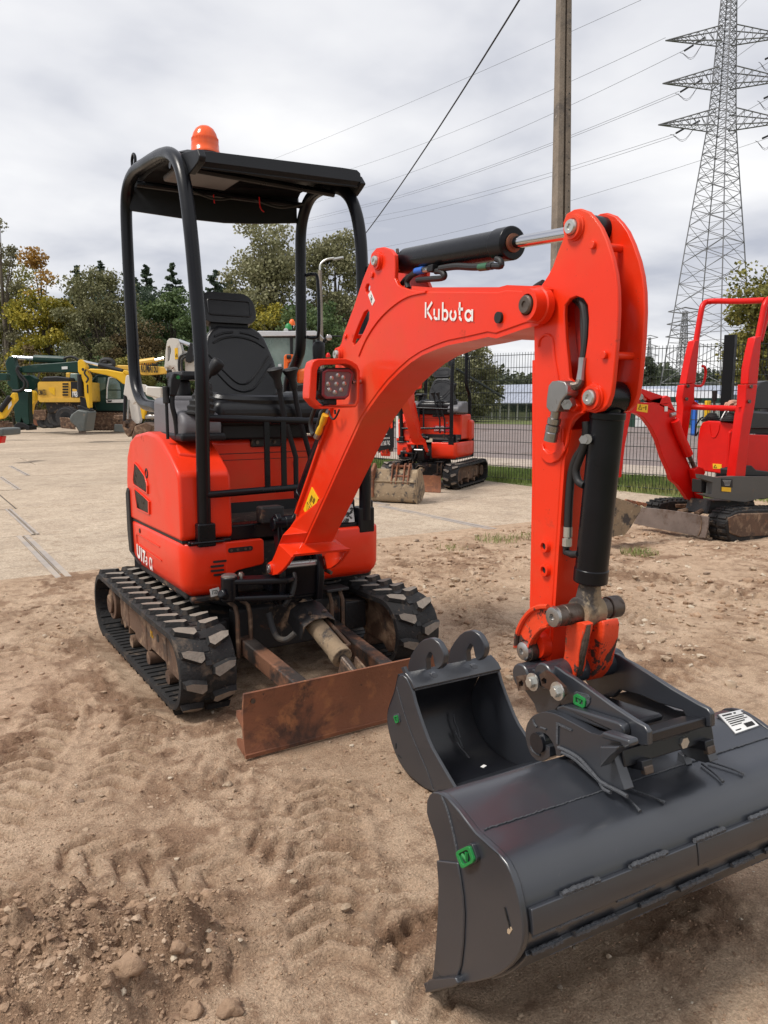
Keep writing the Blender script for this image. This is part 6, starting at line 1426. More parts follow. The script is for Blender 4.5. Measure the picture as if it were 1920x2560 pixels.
# muddy bucket on its arm
def rounded_bucket(th_, fr, w0, w1, outline, mat, ears=None, matin=None):
    for w_ in (w0, w1): th_.part('side_plate', MB().splate(fr, outline, w_-.006, w_+.006), mat, bevel=.003)
Kr = zc(900, 850, .217)
bo_ = PZ(*Kr([(400, 1880)])[0]); 
u1 = PZ(*Kr([(630, 1885)])[0]); u0 = PZ(*Kr([(120, 1862)])[0]); lat = (u1-u0).normalized(); fw = Vector((lat.y, -lat.x, 0)); fw = fw if (CAM-u0).dot(fw) > 0 else -fw
MBK = TH('muddy_grading_bucket', 'mud caked wide bucket with flaking pale paint hanging from the second orange excavator', 'bucket', tuple(u0))
MF = Frame(u0, -fw, lat, )
pfm = [(.02, .0), (.16, .02), (.30, .10), (.36, .20), (.34, .34), (.30, .40), (.22, .42), (.10, .40), (.02, .33), (-.02, .22), (-.025, .08)]
pfm = [(-.02, .04), (.0, .01), (.10, .0), (.22, .03), (.34, .12), (.30, .24), (.22, .36), (.14, .42), (.06, .42), (-.01, .28), (-.04, .14)]
Wm = (u1-u0).length+.02
MBK.part('bucket_body', MB().loops([MF.P(a_, b_, 0) for a_, b_ in pfm], [MF.P(a_, b_, Wm) for a_, b_ in pfm]), M['muddy'], bevel=.012)
for w_ in (-.008, Wm): MBK.part('side_plate', MB().loops([MF.P(.12+(a_-.12)*1.06, .2+(b_-.2)*1.06, w_) for a_, b_ in pfm], [MF.P(.12+(a_-.12)*1.06, .2+(b_-.2)*1.06, w_+.012) for a_, b_ in pfm]), M['muddy'], bevel=.003)
for w_ in (.28, .34, .44, .50): MBK.part('mounting_ear', MB().loops([MF.P(a_, b_, w_) for a_, b_ in [(-.03, .25), (.02, .44), (.06, .50), (.12, .50), (.15, .40), (.1, .2)]], [MF.P(a_, b_, w_+.016) for a_, b_ in [(-.03, .25), (.02, .44), (.06, .50), (.12, .50), (.15, .40), (.1, .2)]]), M['rust'], bevel=.003)
MBK.part('ear_pin', MB().cyl(MF.P(.08, .46, .26), MF.P(.08, .46, .53), .018).cyl(MF.P(.02, .34, .32), MF.P(.02, .34, .52), .014), M['rust'])
MBK.part('shell_seam', MB().tube([MF.P(-.018, .27, .0), MF.P(-.018, .27, Wm)], .01, seg=6), M['muddy'])
MBK.part('link_plate', MB().loops([MF.P(a_, b_, .02) for a_, b_ in [(-.05, .06), (.05, .1), (.1, .45), (.05, .5), (-.06, .40)]], [MF.P(a_, b_, .06) for a_, b_ in [(-.05, .06), (.05, .1), (.1, .45), (.05, .5), (-.06, .40)]]), M['rust'], bevel=.01)
# ------------------------------------------------------------------ mesh fence along the yard
def fdir(): return Vector((-.33, 1, 0)).normalized()
FD = fdir(); FN = Vector((FD.y, -FD.x, 0))
mfe = material('dark_green_wire', (.016, .022, .020), .5, spec=.3)
FE = TH('mesh_fence', 'dark welded mesh fence with square posts along the far edge of the slabs', 'fence')
def fp_(t, z): y = -2.2+t*FD.y; return Vector((FX(-2.2)+t*FD.x, y, z))
npan = 6; Wp = 2.5
me_panel = None
for k in range(npan):
    if me_panel is None:
        mb = MB()
        def bar(a, b, r): 
            a, b = Vector(a), Vector(b); d = (b-a).normalized(); x = FN*r; y = d.cross(FN)*r
            mb.add([a+x, a+y, a-x, a-y, b+x, b+y, b-x, b-y], [(0, 1, 5, 4), (1, 2, 6, 5), (2, 3, 7, 6), (3, 0, 4, 7)])
        for i in range(50): bar(FD*(.025+.05*i)+VZ*.03, FD*(.025+.05*i)+VZ*2.05, .0042)
        for j in range(11):
            z = .05+.2*j*.98
            for s in (-1, 1): bar(FN*.006*s+VZ*z, FD*2.5+FN*.006*s+VZ*z, .0046)
        o = obj('mesh_panel', mb, mfe, FE.e, kind='stuff'); me_panel = o
    else:
        o = me_panel.copy(); col.objects.link(o)
    o.location = fp_(k*Wp, 0)
for t_ in (7.3, 15.0):
    p = fp_(t_, 0); FE.part('fence_post', MB().box(p+FN*.04+VZ*1.02, (.05, .05, 2.06), Matrix((FD, FN, VZ)).transposed()), mfe)
pp_ = PD(1500+.3165*1022, 900, 10.0)
sp = obj('square_steel_post', MB().box((pp_.x, pp_.y, 1.05), (.13, .13, 2.16), Matrix((FD, FN, VZ)).transposed()), material('black_post', (.004, .0045, .006), .5, spec=.2), None, bevel=.006); tag(sp, 'thick black square post standing in the mesh fence behind the red machine', 'post')
# sloping brace seen between the machines
a, b = PD(1140, 921, 13.2), PD(1262, 996, 13.0)
tag(obj('sloping_rail', MB().tube([a, b], .02, seg=8), mfe), 'thin sloping dark rail behind the mesh fence above the second excavator', 'rail')

# ------------------------------------------------------------------ utility pole, guy wire, lamp post
mcp = material('weathered_concrete', (.26, .22, .18), .85, spots=[((.14, .12, .10), 3, .52, .12), ((.38, .34, .29), 12, .62, .06), ((.10, .08, .07), 30, .66, .04)], var=.2, bump=.6, bscale=40)
mpole = material('utility_pole_concrete', (.20, .16, .125), .85, spots=[((.12, .10, .085), 3, .52, .12), ((.36, .31, .26), 14, .64, .05)], var=.2, bump=.7, bscale=30)
PL = PD(1402, 562, 11.3); PLt = PD(1410.5, -60, 11.3)
bx, by = PL.x-(PLt.x-PL.x)*.05, PL.y
tdir = (PLt-PL); base_ = PL-tdir*(PL.z/tdir.z); topp = PL+tdir*1.35
UP = TH('utility_pole', 'tall ribbed concrete utility pole rising behind the orange arm', 'pole', tuple(base_))
dr = (cr*math.cos(R(20))+Vector((math.sin(YAW), math.cos(YAW), 0))*math.sin(R(20))); dn = Vector((-dr.y, dr.x, 0))
hsec = [(-.5, -.36), (-.5, .36), (-.2, .36), (-.13, .18), (.13, .18), (.2, .36), (.5, .36), (.5, -.36), (.2, -.36), (.13, -.18), (-.13, -.18), (-.2, -.36)]
hsec = [(-.5, -.36), (-.28, -.40), (-.10, -.40), (-.06, -.12), (.06, -.12), (.10, -.40), (.28, -.40), (.5, -.36), (.5, .36), (-.5, .36)]
UP.part('shaft', MB().loops([base_+dr*a*.27+dn*b_*.27 for a, b_ in hsec], [topp+dr*a*.165+dn*b_*.165 for a, b_ in hsec]), mpole, smooth=20)
mb = MB()
for k in range(26):
    t = k/26; c_ = base_.lerp(topp, .28+t*.7); wv = .27-.105*(.28+t*.7); mb.cyl(c_+dr*(.32*wv)-dn*(.401*wv), c_+dr*(.32*wv)-dn*(.30*wv), .011, seg=8)
UP.part('step_hole', mb, M['mesh'], kind='stuff')
a = PD(912, 586, 24); b = PD(1302, -6, 11.6)
tag(obj('stay_wire', MB().tube([a+(b-a)*t+VZ*(-.5*t*(1-t)) for t in np.linspace(-.02, 1.25, 14)], .014, seg=6), M['rubberb']), 'single dark wire slanting steeply from the top edge down behind the canopy', 'wire')
LD = 27.0
lp0 = PD(803, 780, LD); LPt = TH('street_lamp', 'grey street lamp with curved arm in front of the tall willow', 'street lamp', (lp0.x, lp0.y, 0))
def LPp(u, v): q = PD(u, v, LD); return q
LPt.part('lamp_post', MB().cyl((lp0.x, lp0.y, 0), LPp(800, 676), .10, .065, seg=12), mcp)
LPt.part('lamp_arm', MB().tube([LPp(800, 680), LPp(800, 665), LPp(806, 655), LPp(818, 648), LPp(835, 645)], .035, smooth=4), M['zinc'])
LPt.part('lamp_head', MB().loops([LPp(u, v) for u, v in ((830, 645), (858, 640), (857, 644), (832, 649))], [LPp(u, v)+Vector((math.sin(YAW), math.cos(YAW), 0))*.25 for u, v in ((830, 645), (858, 640), (857, 644), (832, 649))]), M['zinc'])

# ------------------------------------------------------------------ lattice pylons
mpy = material('galvanised_steel', (.20, .20, .215), .6, metal=.2, var=.1, coord='Generated')
Hz = Vector((math.sin(YAW), math.cos(YAW), 0))
def pylon(name, label, u0, vref, D, leg, scale_z, rot, width_k=1.0, thick=.075, arms=True):
    """leg: list of (image height v, half diagonal in px) giving the tower's taper; built as a square lattice mast"""
    p0 = PD(u0, vref, D); o0 = Vector((p0.x, p0.y, 0))
    T = TH(name, label, 'pylon', tuple(o0))
    viewd = Vector((o0.x-CAM.x, o0.y-CAM.y, 0)).normalized(); side = Vector((viewd.y, -viewd.x, 0))
    fr = Frame(o0, side, viewd)
    lv = []
    for v, hp in leg:
        s0, z = fr.at(u0, v); s1, _ = fr.at(u0+hp, v); lv.append((z, abs(s1-s0)*width_k))
    zs_ = [z for z, _ in lv][::-1]; hs = [h for _, h in lv][::-1]
    hd = lambda z: float(np.interp(z, zs_, hs))
    zmax, zmin = lv[0][0], 0.0
    def corner(z, k): a = R(rot+90*k); return o0+(side*math.cos(a)+viewd*math.sin(a))*hd(z)+VZ*z
    def bar(mb, a, b, r):
        a, b = Vector(a), Vector(b); d = (b-a)
        if d.length < 1e-4: return
        d.normalize(); t = VZ if abs(d.z) < .9 else VX; x = d.cross(t).normalized()*r; y = d.cross(x).normalized()*r
        mb.add([a+x, a+y, a-x, a-y, b+x, b+y, b-x, b-y], [(0, 1, 5, 4), (1, 2, 6, 5), (2, 3, 7, 6), (3, 0, 4, 7)])
    legs = MB(); br = MB(); z = zmin; lev = [0.0]
    while z < zmax:
        z += max(hd(z)*.62, .9*thick*10); lev.append(min(z, zmax))
    for k in range(4):
        for a, b in zip(lev[:-1], lev[1:]): bar(legs, corner(a, k), corner(b, k), thick*1.25)
    opening = lev[-1]*.0
    for i, (a, b) in enumerate(zip(lev[:-1], lev[1:])):
        for k in range(4):
            if i == 0: 
                pa, pb = corner(a, k), corner(a, (k+1) % 4); m_ = (corner(b, k)+corner(b, (k+1) % 4))/2
                bar(br, pa, m_, thick*.7); bar(br, pb, m_, thick*.7); bar(br, corner(b, k), corner(b, (k+1) % 4), thick*.6)
                for t_ in (.33, .66): bar(br, pa.lerp(m_, t_), corner(a, k).lerp(corner(b, k), t_), thick*.4); bar(br, pb.lerp(m_, t_), corner(a, (k+1) % 4).lerp(corner(b, (k+1) % 4), t_), thick*.4); 
                continue
            A, Bq, C_, D_ = corner(a, k), corner(a, (k+1) % 4), corner(b, k), corner(b, (k+1) % 4)
            bar(br, A, D_, thick*.55); bar(br, Bq, C_, thick*.55)
            if hd(a) > 1.2: 
                cx = (A+Bq+C_+D_)/4; bar(br, (A+C_)/2, cx, thick*.35); bar(br, (Bq+D_)/2, cx, thick*.35)
            if i % 2 == 0: bar(br, C_, D_, thick*.5)
    T.part('legs', legs, mpy, smooth=10, kind='stuff'); T.part('bracing', br, mpy, smooth=10, kind='stuff')
    return T, fr, corner, bar, o0, side, viewd, hd
T1, fr1, cor1, bar1, o1_, sd1, vd1, hd1 = pylon('power_pylon', 'tall grey lattice pylon with three pairs of cross arms at the upper right', 1787, 610, 100, [(v, h*.52) for v, h in [(-200, 26), (0, 38), (110, 49), (215, 59), (320, 72), (430, 100), (612, 148), (800, 193), (900, 222), (1003, 250)]], 1, 15)
def z_at(v): return fr1.at(1787, v)[1]
ard = sd1*math.cos(R(18))+vd1*math.sin(R(18)); arn = Vector((-ard.y, ard.x, 0))
tips = {}
for (vt, vb, tipL, lenR) in ((75, 112, (1664, 94), 1.06), (178, 220, (1656, 200), 1.08), (282, 322, (1646, 305), 1.10)):
    zt, zb = z_at(vt), z_at(vb)
    # left tip: solve distance along -ard so that it projects to the measured column
    best = min(np.linspace(3, 16, 131), key=lambda t: abs((lambda p: 960+FPX*((p-CAM).dot(cr))/((p-CAM).dot(cf)))(o1_-ard*t+VZ*zb)-tipL[0]))
    for s, ln in ((-1, best), (1, best*lenR)):
        mb = MB(); tip = o1_+ard*s*ln+VZ*(zb+(zt-zb)*.30); tips[(vt, s)] = tip
        h = hd1(zb)*.72
        roots = [o1_+ard*s*h+arn*q*h+VZ*z for q in (-1, 1) for z in (zb, zt)]
        for r_ in roots: bar1(mb, r_, tip, .085)
        n = 7
        for k in range(n):
            t, t2 = k/n, (k+1)/n
            P_ = [r_.lerp(tip, t) for r_ in roots]; Q_ = [r_.lerp(tip, t2) for r_ in roots]
            bar1(mb, P_[0], Q_[1], .045); bar1(mb, P_[2], Q_[3], .045); bar1(mb, P_[0], P_[2], .04); bar1(mb, P_[0], Q_[2], .04); bar1(mb, P_[1], P_[3], .04); bar1(mb, P_[0], P_[1], .04)
        T1.part('cross_arm', mb, mpy, smooth=10, kind='stuff')
# conductors : strings of insulators, jumper loops and wires running away to the left
mw = material('conductor_wire', (.07, .07, .08), .5)
far = PD(389, 700, 420)
for i, ((vt, s), tip) in enumerate(tips.items()):
    pass
def projpx(p): d = p-CAM; z = d.dot(cf); return (960+FPX*d.dot(cr)/z, 1280-FPX*d.dot(cu)/z)
wires = [  # left end of the run (image), attach point (image), sag
    ((790, 400), (1603, 0), 'e'), ((890, 420), (1664, 92), 't75'), ((903, 474), (1737, 112), 'a'), ((903, 515), (1722, 222), 'b'), ((890, 521), (1722, 226), 'b'), ((926, 543), (1700, 324), 'c'), ((923, 556), (1700, 329), 'c'), ((980, 614), (1920, 356), 'd'), ((1000, 640), (1740, 405), 'f')]
HW = []
lab = ['topmost', 'second', 'third', 'fourth', 'fifth', 'sixth', 'seventh', 'lowest but one', 'lowest']
def wire(uvL, uvR, DL, DR, r, sag, label, ext=.35):
    a, b = PD(*uvL, DL), PD(*uvR, DR); 
    pts = [b+(a-b)*t-VZ*(sag*4*t*(1-t)) for t in np.linspace(0, 1, 14)]
    d = (pts[-1]-pts[-2]); pts += [pts[-1]+d*k for k in (2, 4, 7)]
    o = obj('power_line', MB().tube(pts, r, seg=4), mw); tag(o, label, 'power line', 'power lines running left from the pylon'); return o
defs = [((683, 398), (1603, 0), 230, 105, 0.5, 'power line crossing highest, leaving the top edge right of the pole'),
        ((891, 418), (1664, 94), 200, 100, 1.0, 'power line running to the tip of the top left cross arm'),
        ((903, 472), (1710, 126), 200, 100, 1.4, 'power line ending at the insulator below the top left arm'),
        ((903, 514), (1698, 228), 200, 100, 1.2, 'upper wire of the pair to the middle left arm'),
        ((890, 523), (1698, 234), 200, 100, 1.2, 'lower wire of the pair to the middle left arm'),
        ((926, 543), (1690, 334), 200, 100, 1.0, 'upper wire of the pair to the lowest left arm'),
        ((923, 558), (1690, 340), 200, 100, 1.0, 'lower wire of the pair to the lowest left arm'),
        ((980, 614), (1936, 340), 200, 106, 1.2, 'lowest power line passing in front of the pylon body')]
for uvL, uvR, DL, DR, sg_, lb_ in defs: wire(uvL, uvR, DL, DR, .026, sg_, lb_)
for u, v in ((1815, 30), (1860, 75), (1900, 30)): pass
for uvL, uvR, lb_ in (((1838, 28), (1880, -14), 'short power line right of the pylon top'), ((1838, 145), (1940, 70), 'power line rising to the right behind the top arm'), ((1838, 205), (1940, 145), 'power line right of the pylon at the middle arm'), ((1840, 292), (1940, 235), 'power line right of the pylon above the lowest arm')):
    wire(uvL, uvR, 130, 100, .035, 0, lb_)
ins = MB(); jl = MB()
for (x0, y0), (x1, y1), (x2, y2) in (((1740, 108), (1762, 94), (1764, 92)), ((1711, 127), (1733, 113), (0, 0)), ((1701, 230), (1722, 217), (0, 0)), ((1735, 212), (1756, 198), (0, 0)), ((1690, 333), (1711, 321), (0, 0)), ((1727, 314), (1749, 302), (0, 0)), ((1913, 148), (1935, 138), (0, 0)), ((1910, 246), (1932, 236), (0, 0)), ((1906, 346), (1928, 336), (0, 0))):
    ins.tube([PD(x0, y0, 100), PD(x1, y1, 100)], .13, seg=8)
for x0, y0, x1, y1 in ((1700, 132, 1755, 112), (1688, 234, 1746, 216), (1675, 336, 1738, 318), (1896, 155, 1936, 148), (1893, 252, 1936, 245), (1888, 352, 1936, 345)):
    for dd_ in (0, 5): jl.tube([PD(x0+(x1-x0)*t, y0+(y1-y0)*t+(34-dd_)*math.sin(math.pi*t)*.8*t*1.6*(1.15-t)*1.9, 100) for t in np.linspace(0, 1, 9)], .028, seg=4)
T1.part('insulators', ins, material('insulator_black', (.02, .02, .022), .4), kind='stuff'); T1.part('jumper_loops', jl, mw, kind='stuff')
def small_pylon(u, vtop, D, hw, label):
    T, fr, cor, bar, o_, sdd, vdd, hdd = pylon('power_pylon', label, u, 960, D, [(vtop, hw*.25), (vtop+(1003-vtop)*.4, hw*.5), (1003, hw)], 1, 20, thick=.16)
    mb = MB()
    for f in (.0, .14, .28):
        v = vtop+(1003-vtop)*f; z = fr.at(u, v)[1]; ln = abs(fr.at(u+hw*2.2, v)[0])
        for s in (-1, 1):
            for q in (-.8, .8): bar(mb, o_+VZ*(z-1.0)+vdd*q, o_+sdd*s*ln+VZ*z, .2); bar(mb, o_+VZ*(z+1.5)+vdd*q, o_+sdd*s*ln+VZ*z, .2)
    T.part('cross_arm', mb, mpy, smooth=10, kind='stuff')
small_pylon(1703, 778, 330, 24, 'distant lattice pylon seen left of the red roll bar inside the big pylon')
small_pylon(1619, 844, 520, 12, 'small far away pylon just right of the orange arm above the fence')

# ------------------------------------------------------------------ trees
TR_MATS = {}
def leafmat(nm, c1, c2, c3):
    m_ = bpy.data.materials.new(nm); m_.use_nodes = True; t = m_.node_tree; t.nodes.clear(); l_ = t.links.new
    o = t.nodes.new('ShaderNodeOutputMaterial'); p = t.nodes.new('ShaderNodeBsdfPrincipled'); p.inputs['Roughness'].default_value = .6; p.inputs['Specular IOR Level'].default_value = .25
    tr = t.nodes.new('ShaderNodeBsdfTranslucent'); mx_ = t.nodes.new('ShaderNodeMixShader'); mx_.inputs[0].default_value = .25
    at = t.nodes.new('ShaderNodeAttribute'); at.attribute_name = 'tint'
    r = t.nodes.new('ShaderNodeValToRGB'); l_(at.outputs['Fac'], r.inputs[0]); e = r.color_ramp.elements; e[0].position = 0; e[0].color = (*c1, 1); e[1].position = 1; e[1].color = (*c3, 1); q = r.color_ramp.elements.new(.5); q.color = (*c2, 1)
    l_(r.outputs[0], p.inputs['Base Color']); l_(r.outputs[0], tr.inputs[0]); l_(p.outputs[0], mx_.inputs[1]); l_(tr.outputs[0], mx_.inputs[2]); l_(mx_.outputs[0], o.inputs[0])
    return m_
LM = {'olive': leafmat('olive_leaves', (.10, .105, .045), (.19, .19, .09), (.33, .32, .19)),
      'willow': leafmat('grey_green_leaves', (.13, .135, .06), (.25, .245, .13), (.42, .40, .26)),
      'green': leafmat('green_leaves', (.045, .075, .03), (.095, .145, .055), (.20, .25, .10)),
      'yellow': leafmat('yellow_leaves', (.15, .16, .03), (.36, .31, .045), (.58, .46, .08)),
      'yellowtop': leafmat('orange_yellow_leaves', (.24, .13, .03), (.42, .24, .06), (.55, .34, .12)),
      'ygreen': leafmat('yellow_green_leaves', (.10, .11, .03), (.21, .20, .05), (.36, .31, .08)),
      'conifer': leafmat('conifer_needles', (.035, .055, .036), (.065, .095, .06), (.12, .155, .09)),
      'brown': leafmat('brownish_leaves', (.08, .06, .03), (.15, .11, .05), (.22, .16, .08)),
      'far': leafmat('far_leaves', (.045, .06, .035), (.085, .10, .06), (.14, .15, .095)),
      'birch': leafmat('pale_birch_leaves', (.13, .13, .07), (.22, .21, .12), (.36, .33, .22))}
mbark = material('grey_bark', (.11, .09, .07), .9, var=.3, bump=.5, bscale=12)
def leaves_mesh(name, C_, sizes, tint, mat):
    n = len(C_); rs = np.random.RandomState(n % 1000+3)
    a = rs.normal(size=(n, 3)); a /= np.linalg.norm(a, axis=1)[:, None]; b = np.cross(a, rs.normal(size=(n, 3))); b /= np.linalg.norm(b, axis=1)[:, None]
    s_ = sizes[:, None]; V = np.stack([C_-a*s_*.5, C_+b*s_*.42-a*s_*.05, C_+a*s_*.5, C_-b*s_*.42+a*s_*.05], 1).reshape(-1, 3).astype(np.float32)
    me = bpy.data.meshes.new(name); me.vertices.add(4*n); me.vertices.foreach_set('co', V.ravel()); me.loops.add(4*n); me.loops.foreach_set('vertex_index', np.arange(4*n, dtype=np.int32))
    me.polygons.add(n); me.polygons.foreach_set('loop_start', np.arange(0, 4*n, 4, dtype=np.int32)); me.update(calc_edges=True)
    at = me.attributes.new('tint', 'FLOAT', 'FACE'); at.data.foreach_set('value', np.clip(tint, 0, 1).astype(np.float32)); me.materials.append(mat); return me
def tree(name, label, u, vtop, D, wpx, kind, n=7000, shape='round', vbase=None, leaf=.17, group=None, clumps=46, topkind=None, seed=1, gap=.0, cat='tree'):
    n = int(n*1.6); leaf = leaf*.82
    rs = np.random.RandomState(seed*7+abs(int(u))); g = PD(u, 1003, D); o0 = Vector((g.x, g.y, 0)); top = PD(u, vtop, D).z; half = wpx*D/FPX/2
    zb = .25 if vbase is None else max(PD(u, vbase, D).z, .1)
    T = TH(name, label, cat, tuple(o0), group)
    H = top-zb; C_ = []; tn = []; cl = []
    limbs = MB(); limbs.tube([Vector((0, 0, -.05))+o0, o0+Vector((rs.uniform(-.2, .2), 0, zb+H*.3)), o0+Vector((rs.uniform(-.3, .3), 0, zb+H*.62)), o0+Vector((0, 0, zb+H*.9))], [max(.05+H*.014, .05), .04+H*.010, .03+H*.006, .015], seg=7)
    if shape == 'conifer':
        nb_ = int(H*11)
        for k in range(nb_):
            f = (k+rs.rand())/nb_; lean = rs.uniform(.55, 1.12); r = (half*(1-f)**.6*(.8+.2*math.sin(f*23+seed))+.10)*lean; z = zb+H*f; a = rs.uniform(0, 6.28); m_ = max(int(n*1.3/nb_*(.35+1.3*(1-f))), 4)
            t = rs.rand(m_)**.55; dr_ = .22+.1*rs.rand()
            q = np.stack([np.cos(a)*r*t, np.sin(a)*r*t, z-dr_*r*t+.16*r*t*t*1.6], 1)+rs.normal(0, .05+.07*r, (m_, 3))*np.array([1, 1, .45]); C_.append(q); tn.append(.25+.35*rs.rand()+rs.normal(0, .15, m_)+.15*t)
            if k % 5 == 0: limbs.tube([o0+Vector((0, 0, z)), o0+Vector((math.cos(a)*r*.7, math.sin(a)*r*.7, z-.1*r))], [.03, .012], seg=4)
    else:
        for k in range(clumps):
            for _ in range(20):
                x, y, z = rs.uniform(-1, 1, 3); f = (z+1)/2
                if shape == 'round': lim = math.sqrt(max(1-abs(z)**2.6, 0))*(.82+.18*math.sin(3*f+seed))
                elif shape == 'column': lim = .95*(1-abs(z)**6)**.5
                elif shape == 'flame': lim = max(1.15*(1-f)**.55*min(f*3+.45, 1), .1)
                elif shape == 'low': lim = math.sqrt(max(1-max(z, 0)**2, 0))
                if x*x+y*y <= lim*lim: break
            c_ = np.array([x*half, y*half*.8, zb+H*f]); r = (.16+.16*rs.rand())*min(half, H*.6)*1.15; cl.append((c_, r))
            m_ = int(n/clumps*rs.uniform(.6, 1.4)); d = rs.normal(size=(m_, 3)); d /= np.linalg.norm(d, axis=1)[:, None]; rad = r*rs.rand(m_)**.45
            q = c_+d*rad[:, None]*np.array([1.15, 1.15, .8])
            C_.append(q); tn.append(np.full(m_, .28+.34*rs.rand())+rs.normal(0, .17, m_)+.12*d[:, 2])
            if rs.rand() < .6: 
                zz = zb+H*max(f-.35, .05)*.9; limbs.tube([o0+Vector((0, 0, zz)), o0+Vector((x*half*.5, y*half*.4, (zz+c_[2])/2+.2)), o0+Vector(tuple(c_))], [.02+H*.004, .02+H*.0025, .012], seg=5)
        m_ = int(n*.06); ii = rs.randint(0, clumps, m_); q = np.array([cl[i][0] for i in ii])+rs.normal(0, 1, (m_, 3))*np.array([cl[i][1] for i in ii])[:, None]*.45; C_.append(q); tn.append(rs.uniform(.3, .9, m_))
    C_ = np.concatenate(C_); tn = np.concatenate(tn); C_[:, 2] = np.maximum(C_[:, 2], .02)
    sz_ = leaf*rs.uniform(.6, 1.35, len(C_))
    T.part('trunk', limbs, mbark, smooth=60)
    if topkind:
        k = C_[:, 2] > zb+H*.78+rs.normal(0, .5, len(C_)); sets = [(~k, kind), (k, topkind)]
    else: sets = [(np.ones(len(C_), bool), kind)]
    for k, kd in sets:
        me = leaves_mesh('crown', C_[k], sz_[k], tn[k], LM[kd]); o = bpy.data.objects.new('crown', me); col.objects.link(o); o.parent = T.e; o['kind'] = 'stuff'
    return T
tree('birch_tree', 'sparse pale birch at the left edge of the picture', 22, 548, 46, 120, 'birch', n=2600, shape='column', leaf=.16, clumps=40, seed=2)
tree('maple_tree', 'bright yellow maple with orange top behind the green excavator', 122, 632, 46, 215, 'yellow', n=13000, shape='flame', topkind='yellowtop', leaf=.2, clumps=60, seed=3)
tree('leafy_tree', 'olive green tree left of the yellow maple behind the dark green boom', 45, 640, 52, 230, 'ygreen', n=7500, leaf=.2, seed=4, clumps=55)
tree('leafy_tree', 'dark green tree right behind the yellow maple', 190, 760, 50, 200, 'green', n=6000, leaf=.2, seed=14, clumps=50)
tree('leafy_tree', 'grey green rounded tree between the maple and the canopy frame', 262, 695, 45, 210, 'olive', n=11000, leaf=.17, seed=5, clumps=70)
tree('leafy_tree', 'brownish green shrubby tree inside the left canopy opening', 350, 800, 44, 160, 'brown', n=6500, leaf=.15, seed=6, clumps=50)
tree('leafy_tree', 'round deep green oak behind the left canopy posts', 432, 715, 48, 190, 'green', n=10000, leaf=.2, seed=7, clumps=60)
tree('leafy_tree', 'green tree low behind the white excavator arm', 500, 790, 46, 170, 'green', n=6000, leaf=.18, seed=17, clumps=50)
for i, (u, v, wd, lb_) in enumerate(((212, 676, 80, 'dark conifer left of the grey green tree'), (243, 690, 60, 'dark conifer above the grey green tree'), (268, 664, 56, 'tallest dark conifer left of the canopy'), (292, 700, 60, 'dark conifer just left of the canopy post'), (332, 668, 50, 'dark conifer just inside the left canopy post'), (352, 705, 60, 'low dark conifer beside the pointed one'), (378, 675, 54, 'pointed dark conifer in the left canopy opening'), (443, 670, 80, 'broad dark conifer behind the round oak'), (502, 680, 50, 'dark conifer right of the front canopy post'), (545, 688, 90, 'wide dark conifer behind the headrest'), (580, 700, 70, 'dark conifer touching the tall willow'))):
    tree('conifer_tree', lb_, u, v-3, 66+i % 3*4, wd*2.2, 'conifer', n=7500, shape='conifer', leaf=.28, seed=20+i, group='dark conifers beyond the yard')
for i, (u, v, wd, lb_) in enumerate(((230, 730, 190, 'dark wood filling the gap behind the maple'), (400, 735, 240, 'dark wood behind the round oak'), (540, 745, 230, 'dark wood behind the seat'))):
    tree('leafy_tree', lb_, u, v, 62, wd, 'conifer', n=7000, shape='low', leaf=.3, seed=40+i, clumps=70)
tree('willow_tree', 'tall grey green willow behind the canopy and the street lamp', 668, 545, 44, 285, 'willow', n=24000, leaf=.2, seed=9, clumps=100)
tree('willow_tree', 'second grey green willow right of the canopy post', 838, 588, 47, 220, 'willow', n=15000, leaf=.2, seed=10, clumps=80)
tree('leafy_tree', 'yellowish bush right of the headrest', 668, 745, 42, 180, 'ygreen', n=7500, leaf=.16, seed=11, clumps=50, topkind='yellow')
tree('leafy_tree', 'dark olive tree behind the cab and the lamp post', 800, 740, 40, 220, 'green', n=8500, leaf=.19, seed=12, clumps=60)
tree('leafy_tree', 'dark bushy tree behind the boom', 930, 790, 50, 220, 'olive', n=7000, leaf=.2, seed=13, clumps=60)
tree('leafy_tree', 'green tree above the second excavator seen under the boom', 1170, 838, 52, 210, 'olive', n=9000, leaf=.2, seed=15, clumps=80)
tree('leafy_tree', 'low tree left of the orange arm behind the solar panels', 1085, 880, 60, 200, 'olive', n=6000, leaf=.22, seed=16, clumps=60)
tree('leafy_tree', 'thin autumn tree at the right edge behind the red roll bar', 1925, 640, 26, 240, 'ygreen', n=6000, leaf=.15, seed=18, clumps=70, vbase=1000)
tree('leafy_tree', 'lower branches of autumn foliage left of the right edge tree', 1868, 790, 30, 150, 'ygreen', n=1800, leaf=.14, seed=19, clumps=50, vbase=1000)
rs = np.random.RandomState(8)
BUSH = ['scrubby bush '+q for q in ('cut by the left picture edge behind the machines', 'behind the dark green arm', 'between the green arm and the yellow body', 'behind the yellow machine body', 'behind the dark engine cover', 'behind the tip of the yellow mini arm', 'behind the dark green cab', 'behind the white quick coupler arm', 'seen low inside the left canopy opening', 'behind the white arm with the label', 'behind the front canopy post', 'behind the left of the seat back', 'behind the right of the seat back')]
for i in range(13):
    u = -20+i*52; v = 880+rs.uniform(-30, 25); tree('hedge_bush', BUSH[i], u, v, 41+rs.uniform(-1, 3), 110, ['olive', 'green', 'brown', 'ygreen'][i % 4], n=2600, shape='low', leaf=.14, seed=60+i, clumps=30, group='scrubby bushes behind the parked machines', cat='bush')
